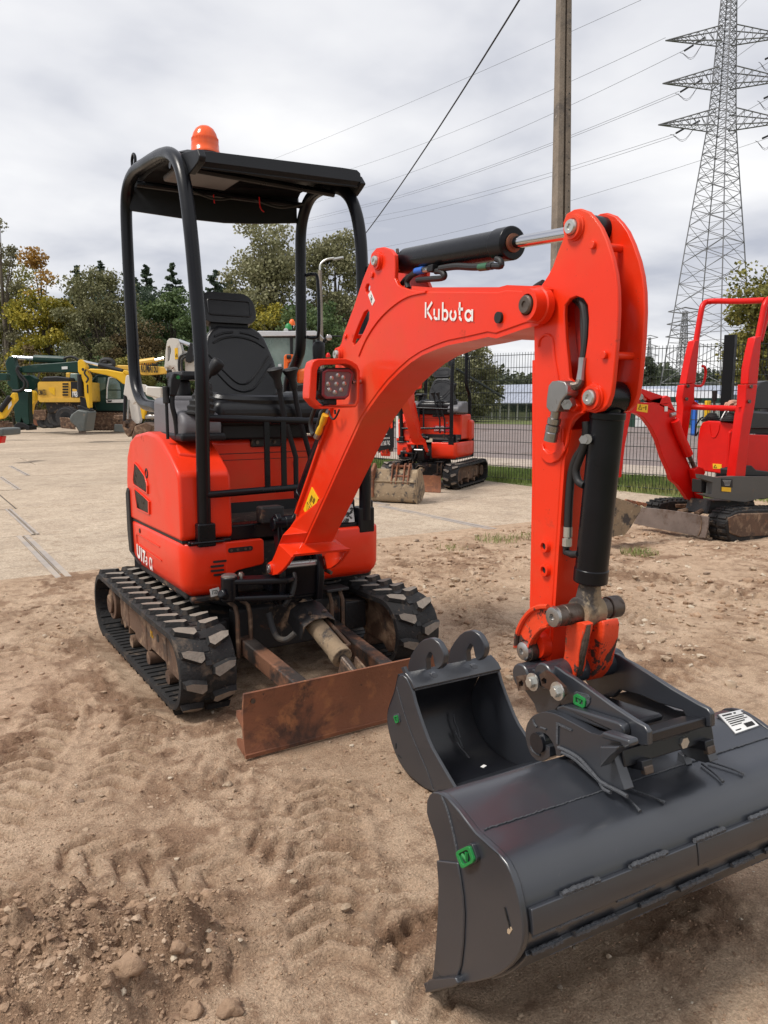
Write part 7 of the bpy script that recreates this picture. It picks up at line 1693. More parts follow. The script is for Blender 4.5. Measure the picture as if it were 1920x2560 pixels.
# far wood on the horizon
def far_wood(name, label, u0, u1, D, prof, kind, n, leaf):
    rs = np.random.RandomState(abs(int(u0))+5); C_ = []; tn = []
    for _ in range(int((u1-u0)/9)):
        u = rs.uniform(u0, u1); vt = float(np.interp(u, [p[0] for p in prof], [p[1] for p in prof]))+rs.uniform(-5, 9); DD = D*rs.uniform(.95, 1.15); top = PD(u, vt, DD).z; g = PD(u, 1003, DD); r = rs.uniform(1.6, 3.2)*D/110
        m_ = int(n/((u1-u0)/9)); d = rs.normal(size=(m_, 3)); d /= np.linalg.norm(d, axis=1)[:, None]; d *= (rs.rand(m_)**.4)[:, None]
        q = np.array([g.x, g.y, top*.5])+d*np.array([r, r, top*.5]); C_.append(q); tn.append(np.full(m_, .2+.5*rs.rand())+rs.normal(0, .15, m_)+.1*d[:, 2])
    C_ = np.concatenate(C_); me = leaves_mesh(name, C_, leaf*rs.uniform(.7, 1.3, len(C_)), np.concatenate(tn), LM[kind]); o = bpy.data.objects.new(name, me); col.objects.link(o); o['kind'] = 'stuff'; return o
far_wood('far_wood', '', 1040, 1960, 120, [(1040, 925), (1150, 920), (1230, 905), (1290, 935), (1340, 930), (1500, 935), (1600, 918), (1640, 895), (1680, 930), (1740, 925), (1800, 922), (1860, 935), (1960, 905)], 'far', 30000, .7)
far_wood('hedge_line', '', -60, 1060, 70, [(-60, 880), (300, 860), (600, 870), (900, 880), (1060, 900)], 'olive', 16000, .4)
tree('leafy_tree', 'bushy dark tree seen through the fence right of the orange arm', 1622, 890, 80, 70, 'far', n=3500, leaf=.3, seed=71, clumps=40)

# ------------------------------------------------------------------ solar panels, green fence, sheds beyond the road
msp = material('solar_glass', (.36, .39, .47), .25, metal=.2, var=.1)
marr = TH('solar_panel_row', 'long row of tilted pale solar panels beyond the asphalt behind the second excavator', 'solar panels', tuple(PD(1180, 1000, 62)-VZ*PD(1180, 1000, 62).z))
a0, a1 = PD(1060, 1003, 66), PD(1345, 1003, 56)
a0.z = a1.z = 0; dl = (a1-a0); nP = 14; ld_ = dl.normalized(); ln_ = Vector((-ld_.y, ld_.x, 0))
for k in range(nP):
    p0, p1 = a0+dl*(k/nP), a0+dl*((k+.97)/nP)
    for j in range(2):
        z0, z1 = 1.28+.72*j, 1.97+.72*j; y0, y1 = 1.0*j, 1.0*(j+.97)
        A = [p0+ln_*y0+VZ*z0, p1+ln_*y0+VZ*z0, p1+ln_*y1+VZ*z1, p0+ln_*y1+VZ*z1]
        marr.part('solar_panel', MB().loops(A, [q-VZ*.05 for q in A]), msp)
    marr.part('support_post', MB().cyl(p0+ln_*.8, p0+ln_*.8+VZ*1.8, .06, seg=6), M['zinc'])
b0, b1 = PD(1560, 1003, 66), PD(1900, 1003, 60); b0.z = b1.z = 0; dl2 = b1-b0
mar2 = TH('solar_panel_row', 'row of solar panels seen through the fence under the red roll bar', 'solar panels', tuple(b0))
for k in range(10):
    p0, p1 = b0+dl2*(k/10), b0+dl2*((k+.97)/10); A = [p0+VZ*1.6, p1+VZ*1.6, p1+ln_*2+VZ*2.7, p0+ln_*2+VZ*2.7]; mar2.part('solar_panel', MB().loops(A, [q-VZ*.05 for q in A]), msp)
mgf = material('dark_green_rails', (.01, .045, .032), .5)
def railing(name, label, pa, pb, h, n):
    T = TH(name, label, 'fence', tuple(pa)); d = pb-pa; mb = MB()
    for k in range(n+1): p = pa+d*(k/n); mb.box(p+VZ*h/2, (.035, .035, h))
    T.part('rail_bars', mb, mgf, kind='stuff'); T.part('top_rail', MB().tube([pa+VZ*(h-.1), pb+VZ*(h-.1)], .035, seg=4), mgf); T.part('bottom_rail', MB().tube([pa+VZ*.15, pb+VZ*.15], .035, seg=4), mgf); return T
g0, g1 = PZ(960, 1040), PZ(1345, 1050); railing('green_railing', 'dark green bar railing in front of the solar panels', g0, g1, 2.0, 220)
g0, g1 = PZ(1560, 1052), PZ(1925, 1047); railing('green_railing', 'dark green bar railing behind the red mini excavator', g0, g1, 1.9, 160)
def shed(u0, u1, vt, D, label, c1, roofm):
    p0, p1 = PD(u0, 1003, D), PD(u1, 1003, D); p0.z = p1.z = 0; d = p1-p0; n_ = Vector((-d.y, d.x, 0)).normalized()*4; h = PD(u0, vt, D).z
    T = TH('shed', label, 'shed', tuple(p0)); F_s = [p0, p1, p1+n_, p0+n_]
    T.part('wall', MB().loops([q+VZ*0 for q in F_s], [q+VZ*h for q in F_s]), c1)
    m0, m1 = (p0+p0+n_)/2+VZ*(h+.45), (p1+p1+n_)/2+VZ*(h+.45); e = d.normalized()*.3
    T.part('roof', MB().add([p0-e+VZ*h, p1+e+VZ*h, m1+e, m0-e, p1+n_+e+VZ*h, p0+n_-e+VZ*h], [(0, 1, 2, 3), (3, 2, 4, 5), (0, 3, 5), (1, 4, 2)]), roofm)
    for k in range(3):
        q = p0+d*(.18+.3*k)-n_.normalized()*.03; T.part('shed_door', MB().box(q+VZ*h*.42, (.9, .06, h*.8), Matrix((d.normalized(), n_.normalized(), VZ)).transposed()), M['white'])
shed(1595, 1690, 992, 40, 'low green shed with pale roof left of the red roll bar', mgf, material('pale_roof', (.55, .55, .57), .5))
shed(1755, 1800, 995, 42, 'small green shed between the red machine levers and post', mgf, material('pale_roof2', (.5, .5, .52), .5))
for u, lb_, mt in ((1738, 'blue waste bin behind the mesh fence', 'blue'), (1770, 'yellow marker box behind the mesh fence', 'exY2')):
    g = PD(u, 1003, 30); tag(obj('waste_bin', MB().loops([Vector((g.x+a*.07, g.y+b_*.1, 0)) for a, b_ in ((-1, -1), (1, -1), (1, 1), (-1, 1))], [Vector((g.x+a*.08, g.y+b_*.1, 1.35)) for a, b_ in ((-1, -1), (1, -1), (1, 1), (-1, 1))]), M[mt], bevel=.03), lb_, 'bin')
# ------------------------------------------------------------------ machines parked at the back left
KL = zc(0, 850, .2532); KC = zc(380, 780, .2893); KR = zc(1500, 700, .3165)
class Mach:
    def __init__(s, name, label, cat, D, u, K, group=None):
        s.fr = depth_frame(D, u); s.K = K; s.T = TH(name, label, cat, tuple(s.fr.o), group)
    def pl(s, name, pts, w0, w1, mat, parent=None, bevel=.03, holes=(), atw=None):
        return s.T.part(name, MB().plate(s.fr, s.K(pts), w0, w1, [s.K(h) for h in holes], atw=atw), M[mat] if isinstance(mat, str) else mat, parent, bevel=bevel)
    def p3(s, u, v, w=0): a, z = s.fr.at(*s.K([(u, v)])[0], w); return s.fr.P(a, z, w)
    def tb(s, name, pts, r, mat, w=0, parent=None, smooth=0, seg=10):
        return s.T.part(name, MB().tube([s.p3(u, v, w) for u, v in pts], r, seg=seg, smooth=smooth), M[mat], parent)
    def wheel(s, u, v, rpx, w0, w1, name='wheel', rim='exY'):
        c = s.p3(u, v, w0); r = rpx*.2532*((c-CAM).dot(cf))/FPX; ax = s.fr.l
        o = s.T.part(name, MB().lathe(c, ax, [(r*.55, 0), (r*.9, -.02), (r, .06), (r, (w1-w0)-.06), (r*.9, w1-w0), (r*.5, w1-w0)], 32), M['tyre'], bevel=0)
        s.T.part('rim', MB().lathe(c-ax*.01, ax, [(r*.52, 0), (r*.45, .06), (r*.2, .05), (r*.18, 0)], 24), M['dplastic'], o)
        mb = MB()
        for k in range(24):
            a = 2*math.pi*k/24; q = c+(s.fr.d*math.cos(a)+VZ*math.sin(a))*r*1.0+ax*(w1-w0)*.5; X_ = (s.fr.d*math.cos(a)+VZ*math.sin(a)); mb.box(q, (.05, .09, (w1-w0)*.9), Matrix((X_, X_.cross(ax), ax)).transposed())
        s.T.part('tyre_lugs', mb, M['tyre'], o, kind='stuff')
    def text(s, txt, p_, q_, h, mat, w=0, bold=.02, stretch=1.0, parent=None):
        a, b = s.p3(*p_, w), s.p3(*q_, w); x = (b-a); Ln = x.length; x.normalize(); y = VZ-x*VZ.dot(x); y.normalize()
        mb = text_mb(txt, a-s.fr.l*.02, x, y, h, bold=bold, depth=.005); W_ = max((Vector(v)-a).dot(x) for v in mb.v); k = Ln/W_
        mb.v = [tuple(Vector(v)+x*((Vector(v)-a).dot(x)*(k-1))) for v in mb.v]
        return s.T.part('lettering', mb, M[mat], parent)
    def track(s, pts, w0, w1, inner, nshoe=0):
        t = s.pl('track', pts, w0, w1, 'rustf', bevel=.02); s.pl('track_frame', inner, w0-.02, w0+.03, 'rustf', t, bevel=.01)
        P_ = [Vector(s.fr.at(*q, w0)) for q in s.K(pts)]; mb = MB(); n = len(P_)
        for i in range(n):
            a, b = P_[i], P_[(i+1) % n]; Ln = (b-a).length; m_ = max(int(Ln/.14), 1); d = (b-a)/Ln
            for k in range(m_): q = a+d*(Ln*(k+.5)/m_); mb.box(s.fr.P(q.x, q.y, (w0+w1)/2), (.05, w1-w0+.02, .09), Matrix((s.fr.d*d.x+VZ*d.y, s.fr.l, (s.fr.d*-d.y+VZ*d.x))).transposed())
        s.T.part('track_shoes', mb, M['rustf'], t, kind='stuff')

# large dark green excavator
g = Mach('large_excavator', 'dark green crawler excavator with long level boom at the back left', 'excavator', 33, 150, KL)
g.pl('boom', [(190, 285), (210, 262), (350, 238), (600, 222), (790, 205), (1000, 225), (1000, 330), (790, 322), (600, 320), (400, 318), (235, 325), (195, 310)], -.25, .15, 'exG')
g.pl('arm', [(46, 230), (60, 195), (92, 158), (125, 163), (145, 230), (160, 262), (195, 262), (200, 310), (175, 320), (190, 480), (180, 500), (125, 498), (70, 440), (62, 300)], -.35, .05, 'exG', bevel=.05)
g.pl('arm_lower', [(120, 490), (280, 505), (282, 700), (292, 830), (240, 850), (212, 770), (190, 850), (150, 800), (128, 640)], -.35, .05, 'exG')
g.tb('arm_cylinder', [(340, 183), (640, 197)], .16, 'exG', -.05); g.tb('cylinder_rod', [(130, 172), (345, 182)], .085, 'chrome', -.05)
g.tb('boom_hose', [(180, 262), (165, 300), (200, 370), (240, 420), (235, 470), (190, 500), (125, 500)], .055, 'rubberb', -.4, smooth=5); g.tb('boom_hose', [(185, 262), (182, 310), (250, 390), (275, 430), (272, 470)], .045, 'rubberb', -.4, smooth=5); g.tb('boom_hose', [(630, 190), (650, 175), (700, 165), (750, 180), (790, 215)], .05, 'rubberb', -.2, smooth=5)
g.pl('bucket_linkage', [(110, 892), (118, 865), (150, 830), (170, 812), (230, 818), (290, 850), (296, 890), (255, 892), (235, 868), (200, 872), (180, 892)], -.4, .3, 'dplastic')
g.pl('white_label', [(608, 263), (665, 260), (667, 287), (610, 290)], -.27, -.25, 'white', bevel=0)
g.pl('cab', [(945, 352), (975, 340), (1150, 340), (1215, 420), (1225, 640), (1225, 700), (950, 700), (930, 640)], .2, 1.8, 'exG', bevel=.06)
g.pl('rear_body', [(885, 420), (950, 340), (960, 690), (890, 700)], .3, 2.6, 'exG', bevel=.05)
for q in ([(1068, 375), (1130, 372), (1180, 430), (1192, 490), (1062, 488)], [(1056, 500), (1192, 500), (1192, 580), (1056, 582)], [(965, 370), (1045, 368), (1040, 480), (960, 520)]): g.pl('window', q, .17, .2, 'glassd', bevel=0)
g.tb('window_frame', [(1055, 580), (1058, 470), (1075, 372), (1130, 368)], .03, 'white', .15)
g.pl('door_stripe', [(1046, 590), (1222, 585), (1222, 618), (1052, 620)], .15, .2, 'white', bevel=0); g.pl('door_handle', [(1060, 596), (1105, 596), (1095, 612), (1066, 612)], .12, .15, 'dplastic', bevel=0)
g.pl('turntable', [(940, 690), (1240, 690), (1240, 730), (960, 730)], .4, 2.4, 'dplastic')
g.track([(850, 790), (870, 745), (910, 722), (1240, 722), (1290, 760), (1290, 850), (1240, 885), (900, 885), (862, 850)], .0, .6, [(920, 770), (1230, 760), (1230, 840), (930, 850)])
g.pl('arm_far', [(200, 350), (300, 345), (350, 380), (360, 470), (330, 500), (250, 480), (190, 440)], .5, .9, 'exG')
# yellow wheeled excavator
y_ = Mach('wheeled_excavator', 'yellow wheeled excavator with dark engine cover and big black tyres at the left', 'excavator', 31, 150, KL)
y_.pl('body', [(372, 430), (385, 412), (580, 410), (695, 410), (785, 410), (792, 600), (780, 612), (390, 612), (374, 590)], 0, 2.3, 'exY', bevel=.10)
y_.pl('body_lower_band', [(376, 570), (792, 570), (790, 614), (392, 614)], -.03, .03, 'exY', bevel=.02)
y_.pl('engine_cover', [(408, 395), (430, 362), (560, 357), (690, 372), (692, 408), (408, 408)], .1, 2.0, 'dplastic', bevel=.08)
lv_ = y_.pl('louvre_panel', [(612, 420), (668, 420), (680, 470), (680, 560), (618, 560)], -.02, .0, 'exY', bevel=0)
for k in range(5): y_.pl('louvre_slot', [(616, 426+27*k), (672, 426+27*k), (674, 442+27*k), (617, 442+27*k)], -.035, -.018, 'dplastic', lv_, bevel=0)
y_.pl('model_panel', [(698, 412), (778, 412), (782, 568), (702, 568)], -.02, .0, 'dplastic', bevel=0); y_.pl('model_logo', [(712, 482), (745, 484), (760, 494), (750, 520), (718, 518)], -.035, -.02, 'exY', bevel=0)
y_.text('148', (712, 562), (768, 562), .22, 'white', -.03); y_.text('PW', (716, 537), (748, 537), .12, 'white', -.03); y_.text('KOMATSU', (376, 545), (460, 543), .22, 'ink', -.02, bold=.008)
y_.pl('body_recess', [(480, 470), (540, 470), (540, 548), (498, 520), (482, 500)], -.015, .0, 'exY2', bevel=0)
y_.pl('chassis', [(440, 612), (760, 612), (740, 700), (640, 720), (470, 720)], .2, 2.0, 'blackw')
y_.wheel(648, 762, 98, -.5, -.05); y_.wheel(560, 762, 92, .3, .75); y_.wheel(430, 800, 66, 1.4, 1.9); y_.wheel(500, 805, 60, 1.0, 1.4)
y_.pl('dozer_blade', [(330, 692), (460, 688), (462, 790), (340, 792), (328, 760)], 1.0, 1.1, 'rustf'); y_.pl('dozer_blade', [(585, 762), (670, 765), (720, 800), (745, 885), (600, 870)], -.8, -.72, 'rustf')
y_.pl('cab_rear', [(650, 322), (690, 322), (690, 400), (650, 380)], .6, 2, 'exY'); y_.pl('cab_glass', [(692, 330), (775, 330), (775, 408), (692, 408)], .6, 2, 'glassd')
# Komatsu boom machine further right
k_ = Mach('large_excavator', 'yellow excavator boom with black lettering behind the canopy frame', 'excavator', 30, 350, KL)
k_.pl('boom', [(1120, 262), (1160, 248), (1390, 250), (1640, 266), (1650, 300), (1640, 330), (1500, 342), (1400, 345), (1300, 300), (1150, 280)], -.2, .2, 'exY')
k_.tb('arm_cylinder', [(1340, 232), (1530, 203)], .13, 'exY', 0); k_.tb('cylinder_rod', [(1530, 203), (1622, 184)], .07, 'chrome', 0)
k_.tb('hose_bundle', [(1000, 240), (1010, 205), (1050, 195), (1100, 205), (1120, 245), (1060, 250), (1020, 225), (1060, 210)], .09, 'rubberb', -.2, smooth=4)
k_.text('KOMATSU', (1392, 318), (1562, 322), .36, 'ink', -.2, bold=.012)
k_.pl('body', [(1300, 480), (1560, 480), (1560, 700), (1300, 700)], 1.2, 3.2, 'exG', bevel=.1)
# yellow mini with grey bucket
m8 = Mach('mini_excavator', 'yellow mini excavator with raised boom and grey green bucket resting on the slabs', 'excavator', 25, 200, KL)
m8.pl('arm', [(765, 215), (775, 196), (800, 190), (830, 215), (855, 262), (850, 290), (885, 350), (885, 500), (890, 660), (884, 680), (860, 670), (835, 540), (822, 420), (790, 350), (768, 310)], -.12, .12, 'exY2')
m8.pl('boom', [(862, 295), (890, 282), (1060, 290), (1200, 316), (1250, 330), (1280, 390), (1250, 445), (1205, 430), (1150, 385), (1040, 345), (900, 318)], -.12, .12, 'exY2')
m8.pl('boom_lug', [(1205, 318), (1225, 292), (1262, 310), (1275, 340), (1240, 345)], -.14, .14, 'exY2')
m8.tb('arm_cylinder', [(975, 248), (1205, 310)], .085, 'dplastic'); m8.tb('cylinder_rod', [(828, 212), (980, 249)], .045, 'chrome')
m8.tb('bucket_cylinder', [(792, 340), (800, 560)], .10, 'dplastic', -.05); m8.tb('arm_hose', [(850, 290), (835, 330), (870, 380), (850, 420)], .03, 'rubberb', -.2, smooth=5)
m8.pl('linkage', [(780, 560), (820, 570), (885, 632), (895, 700), (860, 700), (800, 660)], -.1, .1, 'dplastic'); m8.pl('coupler', [(752, 650), (790, 640), (890, 690), (880, 712), (780, 700)], -.2, .2, 'dplastic')
bk8 = m8.pl('bucket', [(680, 770), (700, 735), (770, 685), (868, 705), (856, 780), (838, 905), (775, 910), (740, 850), (690, 810)], -.45, .35, 'bgrey', bevel=.05)
for k in range(5): m8.pl('bucket_tooth', [(775+14*k, 900), (787+14*k, 900), (787+14*k, 926), (777+14*k, 926)], -.45+.0*k, -.40, 'dsteel', bk8, bevel=0)
m8.tb('side_lettering_strip', [(862, 440), (866, 525)], .02, 'ink', -.14); m8.pl('round_logo', [(803, 290), (812, 275), (828, 280), (832, 298), (815, 306)], -.13, -.12, 'ink', bevel=0)
m8.pl('body', [(1120, 742), (1240, 742), (1260, 790), (1120, 785)], .8, 1.6, 'rustf')
m8.pl('dozer_blade', [(1125, 830), (1260, 840), (1262, 915), (1122, 905)], .2, .26, 'bgrey')
# white mini excavator arms
w1m = Mach('mini_excavator', 'dirty white mini excavator with rusty quick coupler at the edge of the yard', 'excavator', 15, 330, KL)
w1m.pl('arm', [(1240, 365), (1252, 345), (1275, 350), (1330, 440), (1345, 480), (1360, 640), (1385, 790), (1375, 825), (1335, 830), (1300, 790), (1275, 640), (1250, 560), (1218, 540), (1232, 440)], -.06, .08, 'exW', bevel=.01)
w1m.pl('boom', [(1300, 420), (1420, 440), (1560, 540), (1590, 600), (1560, 620), (1450, 520), (1330, 500)], -.06, .06, 'exW', bevel=.01)
w1m.tb('bucket_cylinder', [(1235, 550), (1228, 800)], .03, 'dplastic', -.05); w1m.tb('bucket_cylinder', [(1270, 590), (1262, 780)], .02, 'steel', -.1); w1m.tb('arm_hose', [(1300, 440), (1290, 400), (1310, 370), (1330, 400)], .012, 'rubberb', -.08, smooth=4)
w1m.pl('quick_coupler', [(1205, 850), (1225, 800), (1290, 780), (1345, 830), (1300, 920), (1270, 960), (1240, 930)], -.1, .1, 'rustf', bevel=.01, holes=[[(1240, 830), (1280, 825), (1290, 850), (1265, 880), (1235, 862)]])
w1m.pl('bucket', [(1330, 850), (1440, 812), (1510, 850), (1490, 900), (1420, 960), (1330, 1038), (1305, 1010), (1298, 960)], -.2, .25, 'rustf', bevel=.02)
w1m.pl('pin_ball', [(1300, 438), (1315, 425), (1330, 438), (1318, 455)], -.08, .1, 'rust', bevel=.004)
y2m = Mach('mini_excavator', 'small yellow mini excavator half hidden behind the white one', 'excavator', 22, 330, KL)
y2m.pl('boom', [(1350, 565), (1375, 580), (1440, 690), (1430, 740), (1425, 780), (1375, 775), (1385, 720), (1360, 640)], -.1, .1, 'exY2'); y2m.pl('panel_frame', [(1455, 600), (1475, 600), (1480, 710), (1465, 710)], -.1, .2, 'exY2')
y2m.tb('cylinder_rod', [(1440, 757), (1540, 755)], .07, 'steel'); y2m.pl('track', [(1420, 800), (1580, 790), (1640, 820), (1640, 880), (1500, 890), (1420, 850)], .2, .7, 'dplastic'); y2m.pl('body', [(1430, 720), (1640, 700), (1640, 800), (1430, 790)], .3, 1.2, 'blackw')
y2m.pl('engine_hood', [(1470, 660), (1640, 640), (1640, 715), (1480, 715)], .3, 1.2, 'plastic')
w2 = Mach('mini_excavator', 'white mini excavator arm with yellow warning label left of the front canopy post', 'excavator', 12, 470, KC)
w2.pl('arm', [(105, 480), (112, 420), (118, 330), (130, 250), (150, 228), (180, 226), (222, 232), (240, 270), (262, 340), (255, 400), (240, 470), (228, 560), (185, 570), (170, 500), (125, 510)], -.05, .10, 'exW', bevel=.008, holes=[[(135, 300), (155, 290), (165, 330), (150, 420), (136, 430)]])
w2.pl('arm_label', [(195, 312), (222, 310), (225, 405), (198, 410)], -.055, -.05, 'yellow', bevel=0)
w2.tb('label_print', [(203, 385), (213, 360), (220, 385), (203, 385)], .0035, 'ink', -.058)
w2.tb('arm_cylinder', [(232, 250), (330, 285)], .03, 'chrome', .0); w2.tb('arm_hose', [(300, 360), (250, 380), (232, 430), (235, 510)], .018, 'rubberb', -.07, smooth=5); w2.tb('arm_hose', [(310, 375), (270, 400), (258, 440), (262, 520)], .018, 'rubberb', -.07, smooth=5)
w2.pl('work_lamp', [(290, 380), (330, 260), (345, 270), (350, 420), (320, 440), (290, 430)], -.1, .1, 'dplastic', bevel=.01); w2.pl('boom', [(240, 330), (360, 350), (400, 420), (400, 600), (290, 580), (280, 420), (230, 400)], .0, .15, 'exW', bevel=.01)
w2.pl('linkage', [(125, 470), (165, 480), (185, 560), (180, 640), (130, 640)], -.05, .1, 'dplastic', bevel=.01); w2.tb('pin', [(178, 485), (179, 486)], .03, 'rust', -.08)
w2.pl('body', [(-60, 640), (90, 650), (90, 760), (-60, 720)], .2, 1.2, 'exW', bevel=.03)
# glazed cab behind the seat
cb_ = Mach('mini_excavator', 'grey and orange mini excavator with glazed cab and green beacon behind the seat', 'excavator', 11.5, 680, KC)
cb_.pl('cab_roof', [(905, 172), (920, 163), (1160, 165), (1410, 162), (1445, 182), (1450, 200), (1400, 205), (940, 210)], -.02, 1.3, 'silver', bevel=.03)
for q in ([(930, 208), (955, 208), (1010, 480), (990, 480)], [(1190, 205), (1215, 205), (1215, 480), (1195, 480)], [(1388, 200), (1410, 195), (1415, 640), (1395, 640)], [(1425, 190), (1448, 195), (1452, 640), (1430, 640)]): cb_.pl('cab_post', q, 0, .06, 'dplastic', bevel=.008)
cb_.pl('cab_beam', [(935, 195), (1445, 190), (1445, 220), (935, 222)], .0, .05, 'dplastic', bevel=.01)
cb_.pl('cab_window', [(950, 220), (1195, 218), (1195, 640), (1000, 640)], .03, .05, 'glassd', bevel=0); cb_.pl('cab_window', [(1215, 218), (1392, 215), (1396, 640), (1215, 640)], .03, .05, 'glassd', bevel=0); cb_.pl('cab_window', [(1412, 215), (1430, 215), (1432, 640), (1415, 640)], .03, .05, 'glassd', bevel=0)
cb_.pl('sticker', [(1090, 450), (1118, 448), (1120, 490), (1092, 490)], .01, .03, 'silver', bevel=0)
def dome(mc_, name, u, v, rpx, mat, w=.3, hk=1.3):
    p = mc_.p3(u, v, w); r = rpx*.2893*((p-CAM).dot(cf))/FPX; mc_.T.part(name, MB().lathe(p, VZ, [(r, 0), (r, .4*r), (r*.9, .9*r*hk), (r*.55, 1.35*r*hk), (r*.1, 1.55*r*hk)], 20), M[mat], smooth=60)
cb_.tb('beacon_stem', [(1215, 175), (1215, 118)], .012, 'dplastic', .3); dome(cb_, 'orange_beacon', 1211, 116, 27, 'exO'); dome(cb_, 'green_beacon', 1180, 158, 31, 'green', .25)
cb_.T.part('green_beacon_skirt', MB().lathe(cb_.p3(1180, 160, .25), VZ, [(.06, -.01), (.06, .01)], 20), M['dplastic'])
cb_.T.part('work_light', MB().lathe(cb_.p3(1160, 162, .1), -cb_.fr.l, [(.03, 0), (.035, .04), (.02, .045)], 16), M['zinc']); 
M['teal'] = material('teal_lens', (.01, .35, .2), .3)
cb_.pl('boom', [(1138, 480), (1140, 385), (1150, 366), (1228, 366), (1222, 400), (1240, 470), (1240, 700), (1170, 690), (1165, 640), (1150, 520)], -.4, -.25, 'exO', bevel=.012, holes=[[(1175, 440), (1195, 430), (1208, 460), (1200, 490), (1172, 495)]])
cb_.tb('boom_pin', [(1165, 388), (1200, 388)], .03, 'dplastic', -.42); cb_.pl('body', [(1000, 640), (1460, 600), (1460, 900), (1000, 900)], .0, 1.2, 'dplastic', bevel=.05)
cb_.pl('engine_hood', [(1250, 500), (1340, 480), (1350, 600), (1250, 620)], -.35, -.1, 'exO', bevel=.04)
cb_.tb('roll_guard', [(1480, 420), (1478, 300), (1490, 250), (1505, 225)], .025, 'dplastic', .2, smooth=4); cb_.tb('mirror_arm', [(1500, 205), (1640, 212)], .012, 'dplastic', .2); cb_.T.part('side_light', MB().lathe(cb_.p3(1530, 222, .1), -cb_.fr.l, [(.03, 0), (.045, .03), (.03, .04)], 16), M['led'])
dome(cb_, 'red_cap', 1522, 392, 20, 'red', -.2)
# machine at the far left edge
fl_ = Mach('mini_excavator', 'yellow and green mini excavator cut off by the left picture edge', 'excavator', 26, 20, KL)
fl_.pl('boom', [(-40, 740), (0, 700), (95, 560), (118, 520), (150, 520), (162, 590), (120, 640), (60, 740), (30, 775), (-40, 790)], -.1, .1, 'exY2'); fl_.pl('white_stripe', [(82, 640), (110, 600), (115, 640), (80, 690)], -.12, -.1, 'white', bevel=0); fl_.tb('boom_cylinder', [(0, 700), (100, 560)], .09, 'dplastic', -.12)
fl_.track([(-60, 840), (-40, 812), (50, 812), (85, 840), (70, 868), (40, 875), (-60, 875)], .0, .35, [(-30, 830), (40, 830), (30, 860), (-30, 860)])
fl_.pl('boom_stripe', [(-60, 300), (60, 302), (62, 312), (-60, 312)], 2, 2.2, 'exG'); fl_.pl('arm_far', [(-60, 320), (65, 330), (70, 400), (-60, 400)], 2, 2.3, 'exG')
fl2 = Mach('mini_excavator', 'yellow arm standing right behind the dark green arm', 'excavator', 36, 80, KL)
fl2.pl('arm', [(270, 500), (320, 495), (345, 520), (348, 600), (320, 640), (305, 735), (285, 740), (280, 640), (285, 560), (262, 540)], -.1, .2, 'exY2'); fl2.tb('cylinder_rod', [(250, 508), (310, 505)], .07, 'chrome', -.2)
fl2.pl('dozer_blade', [(300, 780), (380, 790), (430, 840), (300, 850)], 0, .1, 'rust')
tr_ = Mach('trailer', 'grey steel box with red foot cut off by the left picture edge', 'box', 16, 10, KL)
tr_.pl('box', [(-60, 868), (32, 876), (34, 945), (-60, 950)], 0, .8, 'bgrey'); tr_.pl('foot', [(-40, 950), (20, 950), (6, 1020), (-40, 1020)], .1, .3, 'red', bevel=.01)
# sign board left of the second excavator
sb_ = Mach('sign_board', 'black advertising board with white phone number behind the muddy bucket', 'sign', 9.6, 950, Kr)
sb_.pl('board', [(180, 860), (392, 850), (392, 1240), (180, 1290)], 0, .03, 'dplastic', bevel=.004)
sb_.text('503 368 742', (228, 1215), (345, 1207), .055, 'whitev', -.002, bold=.0); sb_.text('plant.co.uk', (260, 1142), (345, 1136), .028, 'whitev', -.002, bold=0)
sb_.tb('underline', [(270, 1090), (312, 1086)], .004, 'whitev', -.003)
sb_.pl('white_pole', [(414, 880), (440, 878), (444, 1130), (418, 1130)], -.1, -.06, 'white', bevel=.002); sb_.pl('red_frame', [(350, 900), (372, 900), (376, 1010), (352, 1020)], -.06, -.02, 'orange', bevel=.002)
r3 = Mach('mini_excavator', 'orange machine corner behind the second mini excavator seat', 'excavator', 12.5, 1040, Kr)
r3.pl('cowl', [(640, 520), (700, 485), (718, 490), (715, 560), (660, 570)], 0, .3, 'orange', bevel=.03); r3.tb('roll_bar', [(1040, 60), (1055, 200), (1050, 300)], .06, 'dplastic', .3)

# ------------------------------------------------------------------ red mini excavator at the right
RM = TH('mini_excavator', 'bright red micro excavator with roll bar and grey chassis at the right edge', 'excavator', (5.6, 1.1, 0))
YN, YF = .80, 1.42
def PYr(pts, y): return [PY(u, v, y) for u, v in KR(pts)]
def platey(name, pts, y0, y1, mat, parent=None, bevel=.006, holes=()):
    A = PYr(pts, y0); return RM.part(name, MB().loops(A, [p+VY*(y1-y0) for p in A], [(PYr(h, y0), [p+VY*(y1-y0) for p in PYr(h, y0)]) for h in holes]), M[mat], parent, bevel=bevel)
